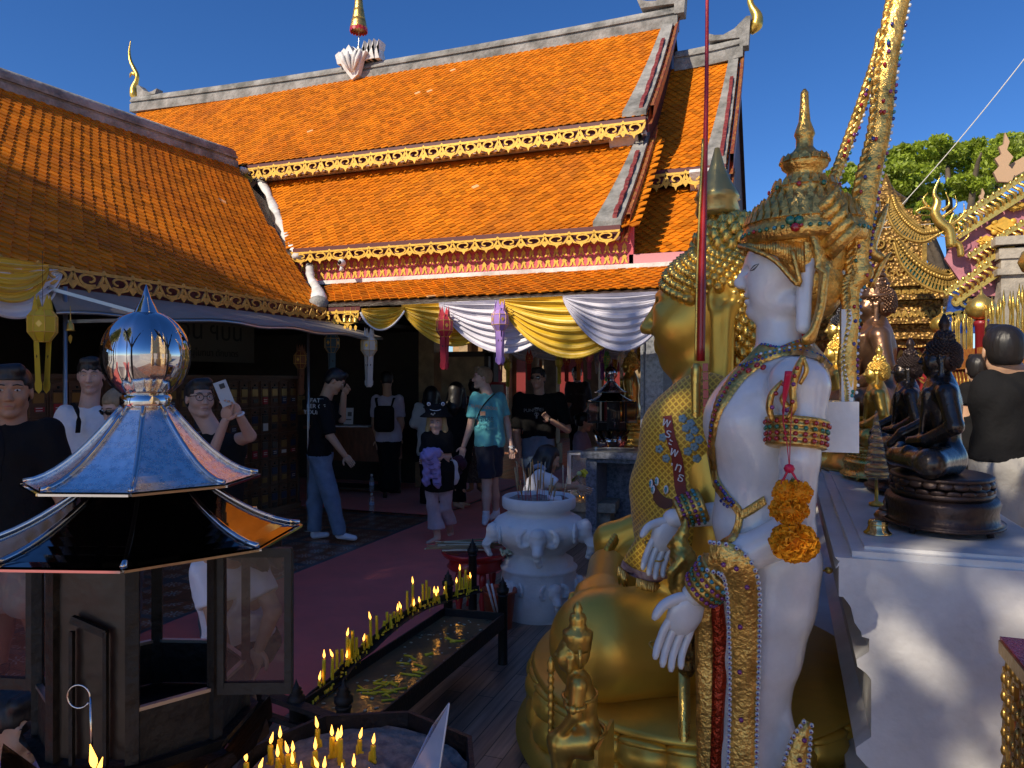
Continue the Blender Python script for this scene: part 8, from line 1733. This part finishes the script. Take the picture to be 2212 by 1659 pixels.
# man in aqua tee
t, p, R = person('young man in aqua tee shirt and navy shorts walking over the carpet', 8.5, 1052, dict(head=(1041, 817), s0=(1028, 866, -.1), s1=(1080, 866, .1), e0=(1015, 925, -.08), w0=(1001, 965, -.12), h0=(998, 982, -.14), e1=(1096, 918, .12), w1=(1104, 965, .05), h1=(1106, 985, .05), hip=(1058, 955), k0=(1052, 1040, -.05), k1=(1066, 1040, .1), a0=(1050, 1112, -.1), a1=(1072, 1105, .2), t0=(1047, 1130, -.2), t1=(1058, 1120, .05)), ('tee_shirt', TEAL, 't'), ('shorts', NVY, 'shorts'), ('quiff', 'ash'), 'pale', .97, Q/2+.2, .0, build=1.05, sleeve=.62, pcut=CH-(1031-HY)/FP*8.5, shoes=('socks', SOCK, .05), hem=CH-(967-HY)/FP*8.5)
TS = bvh(person.shirt); OG = mat('faded_orange_print', (.5, .3, .2), .8); NP = mat('navy_print', (.02, .08, .14), .8)
print_on(TS, t, 'SUPERGOODS', 1046, 880, .048, OG, -.12, .01); print_on(TS, t, 'KERSE', 1046, 905, .08, NP, -.1, .01); print_on(TS, t, 'BROZEN', 1042, 916, .032, NP, -.08, .01); print_on(TS, t, 'LUXURY GARMENT', 1046, 925, .034, NP, -.06, .01)
h_, n_ = hit(TS, 1043, 893)
if h_ is not None: b = MB(); b.box(h_-t.location-FW*.012, (.06, .006, .045), rotm(0, 0, YAW)); b.build('orange_patch', OG, t)
b = MB(); C = []
for px, py in ((1068, 851), (1056, 862), (1044, 876), (1036, 890), (1030, 905)):
    h_, n_ = hit(TS, px, py)
    if h_ is not None: C.append(h_-t.location+(Vector((0, 0, CH))-h_).normalized()*.015)
if len(C) > 2: b.tube(cr(C, 4), .011, 6, flat=.5)
b.build('cross_strap', BLK, t)
b = MB(); c = Vector(p['w1']); b.tube([c+Vector((.032*cos(a), .032*sin(a), 0)) for a in np.linspace(0, 6.3, 14)], .009, 6); b.box(c-FW*.03, (.035, .012, .035), rotm(0, 0, YAW)); b.build('wrist_watch', PAPER, t)
cp = thing('maroon_cap', 'dark maroon cap dangling from the hand of the aqua shirt man', 'cap', Wp(992, 1000, 8.35)); b = MB(); b.lathe([(.09, -.02), (.088, .03), (.06, .07), (0, .085)], 20, R=rotm(0, .9, YAW)); b.box(RT*(-.02)-UP*.07, (.14, .12, .008), rotm(.3, 1.0, YAW)); b.build('crown', MAR, cp)
# man with printed black tee
t, p, R = person('stocky man in sunglasses and black tee shirt with a grey printed word, fist on chest', 9.6, 1165, dict(head=(1162, 818), s0=(1122, 866), s1=(1208, 866), e0=(1115, 935, -.04), w0=(1122, 985, -.06), e1=(1226, 928, -.1), w1=(1188, 908, -.28), h1=(1172, 892, -.32), hip=(1162, 938), k0=(1145, 1012), k1=(1180, 1012), a0=(1142, 1086), a1=(1185, 1086), t0=(1135, 1096, -.15), t1=(1190, 1096, -.15)), ('tee_shirt', BLK, 't'), ('denim_shorts', DEN, 'shorts'), ('short', 'black'), 'fair', 1.08, Q-.35, .0, build=1.25, sleeve=.85, pcut=CH-(1010-HY)/FP*9.6, hem=CH-(946-HY)/FP*9.6, glasses='sun', shoes=('socks', SOCK, .05))
TS = bvh(person.shirt); GR = mat('cracked_grey_print', (.3, .32, .32), .8, 0, 0, var=.7, vscale=60); print_on(TS, t, 'PUNISHER', 1154, 886, .062, GR, .05, .012)
h_, n_ = hit(TS, 1159, 896)
if h_ is not None:
    b = MB(); c = h_-t.location-FW*.02; b.ell(c+UP*.01, (.035, .01, .024), 10, rotm(0, 0, YAW)); b.box(c-UP*.025, (.022, .01, .04), rotm(0, 0, YAW)); b.ell(c+RT*.014-FW*.01+UP*.006, (.009, .005, .008), 8, None, 1); b.ell(c-RT*.014-FW*.01+UP*.006, (.009, .005, .008), 8, None, 1); b.box(c+UP*.085, (.06, .006, .02), rotm(0, 0, YAW)); b.build('shirt_emblem', [GR, BLK], t)
b = MB(); c = Vector(p['w1']); b.tube([c+Vector((.0, .038*cos(a), .036*sin(a))) for a in np.linspace(0, 6.3, 14)], .01, 6); b.build('wrist_watch', KN, t)
# man behind in dark brown tee
t, p, R = person('bearded man in sunglasses and dark brown tee shirt deep under the roof', 13.2, 1250, dict(head=(1246, 808), s0=(1229, 836), s1=(1266, 836), e0=(1226, 872), w0=(1228, 900), e1=(1273, 870), w1=(1259, 893, -.1), hip=(1248, 908), k0=(1241, 962), k1=(1255, 962), a0=(1236, 1012), a1=(1258, 1012), t0=(1232, 1020, -.2), t1=(1260, 1020, -.2)), ('tee_shirt', cloth('dark_brown', (.03, .018, .018)), 't'), ('trousers', BLK, 'slim'), ('short', 'black'), 'fair', 1., Q, .1, build=1.05, sleeve=.9, glasses='sun', h=.018)
b = MB(); hc = p['head']; b.ell(hc+R @ np.array((.05, 0, -.085)), (.045, .05, .03), 10, R); b.build('beard', HAIRM['black'], t)
TS = bvh(person.shirt); print_on(TS, t, 'WORKING', 1248, 852, .06, mat('dim_print', (.12, .11, .11), .8), 0, .01)
# backs of people further in
t, p, R = person('person in pale tee shirt with black backpack seen from behind at the brown table', 10.3, 835, dict(head=(836, 822), s0=(812, 868), s1=(862, 868), e0=(808, 915), w0=(815, 950), e1=(868, 915), w1=(862, 945, .1), hip=(840, 945), k0=(833, 1010), k1=(848, 1010), a0=(832, 1048), a1=(850, 1050), t0=(830, 1056, .2), t1=(858, 1055, .1)), ('tee_shirt', cloth('pale_lilac', (.55, .5, .58)), 't'), ('trousers', BLK, 'wide'), ('short', 'black'), 'warm', .95, .1, .25, sleeve=.7, h=.017, pcut=.06, shoes=('shoes', GRY, .0))
bp = thing('backpack', 'black backpack on the back of the person at the table', 'backpack', Wp(830, 905, 10.1)); F = Fld((-.2, -.2, -.25), (.2, .2, .25), .014); F.box((0, 0, 0), (.27, .16, .36), .06, R=rotm(0, 0, YAW)); F.box((-FW.x*.08, -FW.y*.08, -.07), (.22, .08, .18), .04, R=rotm(0, 0, YAW)); F.mesh().build('bag', BLK, bp); b = MB(); 
for q_ in (-1, 1): b.tube(cr([RT*.09*q_+UP*.14, RT*.12*q_+UP*.27+FW*.05, RT*.12*q_+UP*.28+FW*.14], 4), .018, 6, flat=.4)
b.build('straps', BLK, bp)
t, p, R = person('woman with long black hair and white long sleeved blouse seen from behind', 9.9, 928, dict(head=(932, 855), s0=(905, 885), s1=(955, 885), e0=(895, 915), w0=(912, 930, .15), e1=(965, 920), w1=(955, 940, .15), hip=(930, 975), k0=(922, 1030), k1=(940, 1030), a0=(922, 1078), a1=(942, 1078)), ('blouse', cloth('offwhite', (.5, .5, .48)), 't'), ('trousers', BLK, 'wide'), ('long', 'black'), 'warm', .98, .0, 0, sleeve=1.7, longs=.12, h=.017)
t, p, R = person('woman in black jacket with long dark hair seen from behind, holding a dark bag', 9.4, 985, dict(head=(986, 848), s0=(957, 890), s1=(1014, 890), e0=(950, 935), w0=(955, 965, .1), e1=(1020, 935), w1=(1012, 970), hip=(985, 985), k0=(978, 1035), k1=(994, 1035), a0=(984, 1085), a1=(998, 1085), t0=(1000, 1096, -.05), t1=(1012, 1090, .1)), ('jacket', BLK, 't'), ('leggings', BLK, 'slim'), ('long', 'black'), 'warm', 1.02, -.2, 0, build=1.15, sleeve=1.8, longs=.16, h=.016, pcut=.12)
t, p, R = person('person in dark red top half hidden behind the aqua shirt man', 10.6, 1027, dict(head=(1024, 838), s0=(1006, 870), s1=(1045, 870), e0=(1002, 910), w0=(1005, 945), e1=(1050, 910), w1=(1050, 945), hip=(1025, 955), k0=(1020, 1005), k1=(1032, 1005), a0=(1018, 1050), a1=(1035, 1050), t0=(1010, 1060, -.1), t1=(1040, 1060, -.1)), ('top', cloth('dark_red', (.1, .015, .015)), 't'), ('patterned_skirt', mat('batik_cloth', (.2, .18, .16), .8, 0, .2, 30, col2=(.03, .03, .04), vscale=40), 'wide'), ('short', 'black'), 'tan', .95, .2, 0, sleeve=1.5, h=.018, pcut=.2)
# kneeling woman lighting candles
t, p, R = person('kneeling woman with long dark hair and white top reaching toward the candles', 6.9, 1165, dict(head=(1186, 992), s0=(1166, 1035, -.13), s1=(1168, 1030, .13), e0=(1208, 1052, -.16), w0=(1246, 1052, -.1), h0=(1258, 1056, -.1), e1=(1185, 1062, .1), w1=(1205, 1065, .05), hip=(1135, 1115), k0=(1185, 1168, -.1), k1=(1185, 1165, .1), a0=(1120, 1180, -.1), a1=(1120, 1175, .1)), ('white_top', WTE, 't'), ('skirt', GRY, 'wide'), ('longfront', 'black'), 'warm', .95, -Q/2+.1, .35, build=.9, sleeve=.75, longs=.12, hem=.28, closed=True)
b = MB(); b.tube(cr([Vector(p['s0'])+Vector((0, 0, .07))-RT*.06, Vector(p['s0'])+Vector((0, 0, .09)), Vector(p['s0'])+RT*.05+UP*.05-FW*.02], 5), .02, 7); b.build('blue_scarf', cloth('blue_scarf', (.25, .32, .45), .4), t)
fl = thing('lotus_flower', 'yellow flower and green lotus bud held by the kneeling woman', 'flower', Wp(1246, 1040, 6.85)); b = MB(); c1 = local(fl, 1262, 1022, 6.85); c2 = local(fl, 1251, 1023, 6.8)
for k in range(16): a = k*.8; b.ell(c1+Vector((.018*cos(a)*(k % 3+1)/2, .01*sin(a*2), .02*sin(a)*(k % 3+1)/2)), (.011, .006, .014), 6, rotm(0, a, 0), 0)
b.ell(c2, (.024, .02, .022), 12, None, 1); b.tube([c2, local(fl, 1238, 1040, 6.85)], .004, 5, m=2); b.tube([c1, local(fl, 1240, 1040, 6.85)], .004, 5, m=2)
for k in range(5): b.ell(local(fl, 1236+k*2, 1038-k*2, 6.84), (.016, .01, .007), 6, rotm(.4*k, 1, k), 2)
b.build('blossom', [mat('petal_yellow', (.75, .6, .03), .6), mat('bud_green', (.45, .55, .25), .5), LEAFM], fl)
b = MB(); b.tube([Wp(1260, 1056, 6.8), Wp(1282, 1055, 6.8)], .005, 6); tag(b.build('taper', PAPER), 'white taper in the kneeling woman\'s outstretched hand', 'candle')
# small dark haired woman further back
person('woman with hair tied up and grey lilac top beside the clear box', 10.2, 1262, dict(head=(1262, 912), s0=(1250, 946, -.1), s1=(1262, 946, .12), e0=(1248, 985, -.1), w0=(1262, 1000, -.1), e1=(1272, 980, .1), w1=(1280, 1000, .1), hip=(1255, 1020), k0=(1275, 1060, -.1), k1=(1275, 1060, .1), a0=(1250, 1072, -.1), a1=(1250, 1072, .1)), ('top', cloth('grey_lilac', (.22, .2, .28)), 't'), ('skirt', BLK, 'wide'), ('bun', 'black'), 'warm', 1., -Q/2, .1, build=.9, sleeve=.8, h=.018)
# crouching woman seen through the lantern
t, p, R = person('woman with long black hair and white tee shirt bending down behind the lantern', 3.15, 500, dict(head=(470, 1160), s0=(440, 1255), s1=(545, 1235, .15), e0=(468, 1345, -.05), w0=(492, 1430, -.02), e1=(590, 1320, .1), w1=(560, 1400, .1), hip=(520, 1400, .25), k0=(455, 1450, .05), k1=(500, 1450, .05), a0=(500, 1560, .3), a1=(540, 1560, .3)), ('tee_shirt', WTE, 't'), ('black_skirt', BLK, 'wide'), ('long', 'black'), 'warm', .95, Q/2+.5, .9, build=.95, sleeve=.6, longs=.38, hem=CH-(1395-HY)/FP*3.2, h=.012)
# child at the bottom left
t, p, R = person('small child with dark fringe and purple patterned top at the lower left corner', 2.1, 20, dict(head=(30, 1572), s0=(-25, 1680), s1=(50, 1672, .06), e0=(-45, 1780), w0=(-20, 1860), e1=(62, 1770), w1=(60, 1850), hip=(5, 1880), k0=(-10, 2000), k1=(30, 2000), a0=(-10, 2090), a1=(30, 2090)), ('purple_top', mat('purple_print', (.1, .03, .3), .8, 0, .2, 30, col2=(.55, .5, .65), vscale=45), 't'), ('trousers', NVY, 'jeans'), ('fringe', 'black'), 'warm', .8, -Q/2-.25, .1, build=.6, sleeve=.7, h=.01, neck_r=.04, hem=.3, hand_s=.7)
# man on the right, from behind
t, p, R = person('man in black tee shirt and stone grey trousers seen from behind at the right edge', 3.75, 2190, dict(head=(2165, 760), s0=(2130, 838), s1=(2245, 832), e1=(2268, 930), w1=(2240, 985, .3), hip=(2192, 1010), k0=(2160, 1200), k1=(2225, 1200), a0=(2160, 1370), a1=(2225, 1370), t0=(2160, 1385, .2), t1=(2230, 1385, .2)), ('tee_shirt', BLK, 't'), ('trousers', cloth('stone_grey', (.42, .4, .36)), 'wide'), ('short', 'black'), 'warm', 1., -.3, -.1, build=1.25, sleeve=.9, zf=.22, hem=CH-(995-HY)/FP*3.75, pcut=.05)
person('dark haired person behind the dark bronze Buddha near the gilt fence', 6.2, 2108, dict(head=(2112, 800), s0=(2090, 850), s1=(2145, 850), e0=(2085, 910), w0=(2090, 950), e1=(2150, 910), w1=(2150, 950), hip=(2116, 960), k0=(2105, 1060), k1=(2128, 1060), a0=(2105, 1160), a1=(2128, 1160)), ('shirt', BLK, 't'), ('trousers', BLK, 'slim'), ('short', 'black'), 'warm', 1., -.4, 0, h=.018)
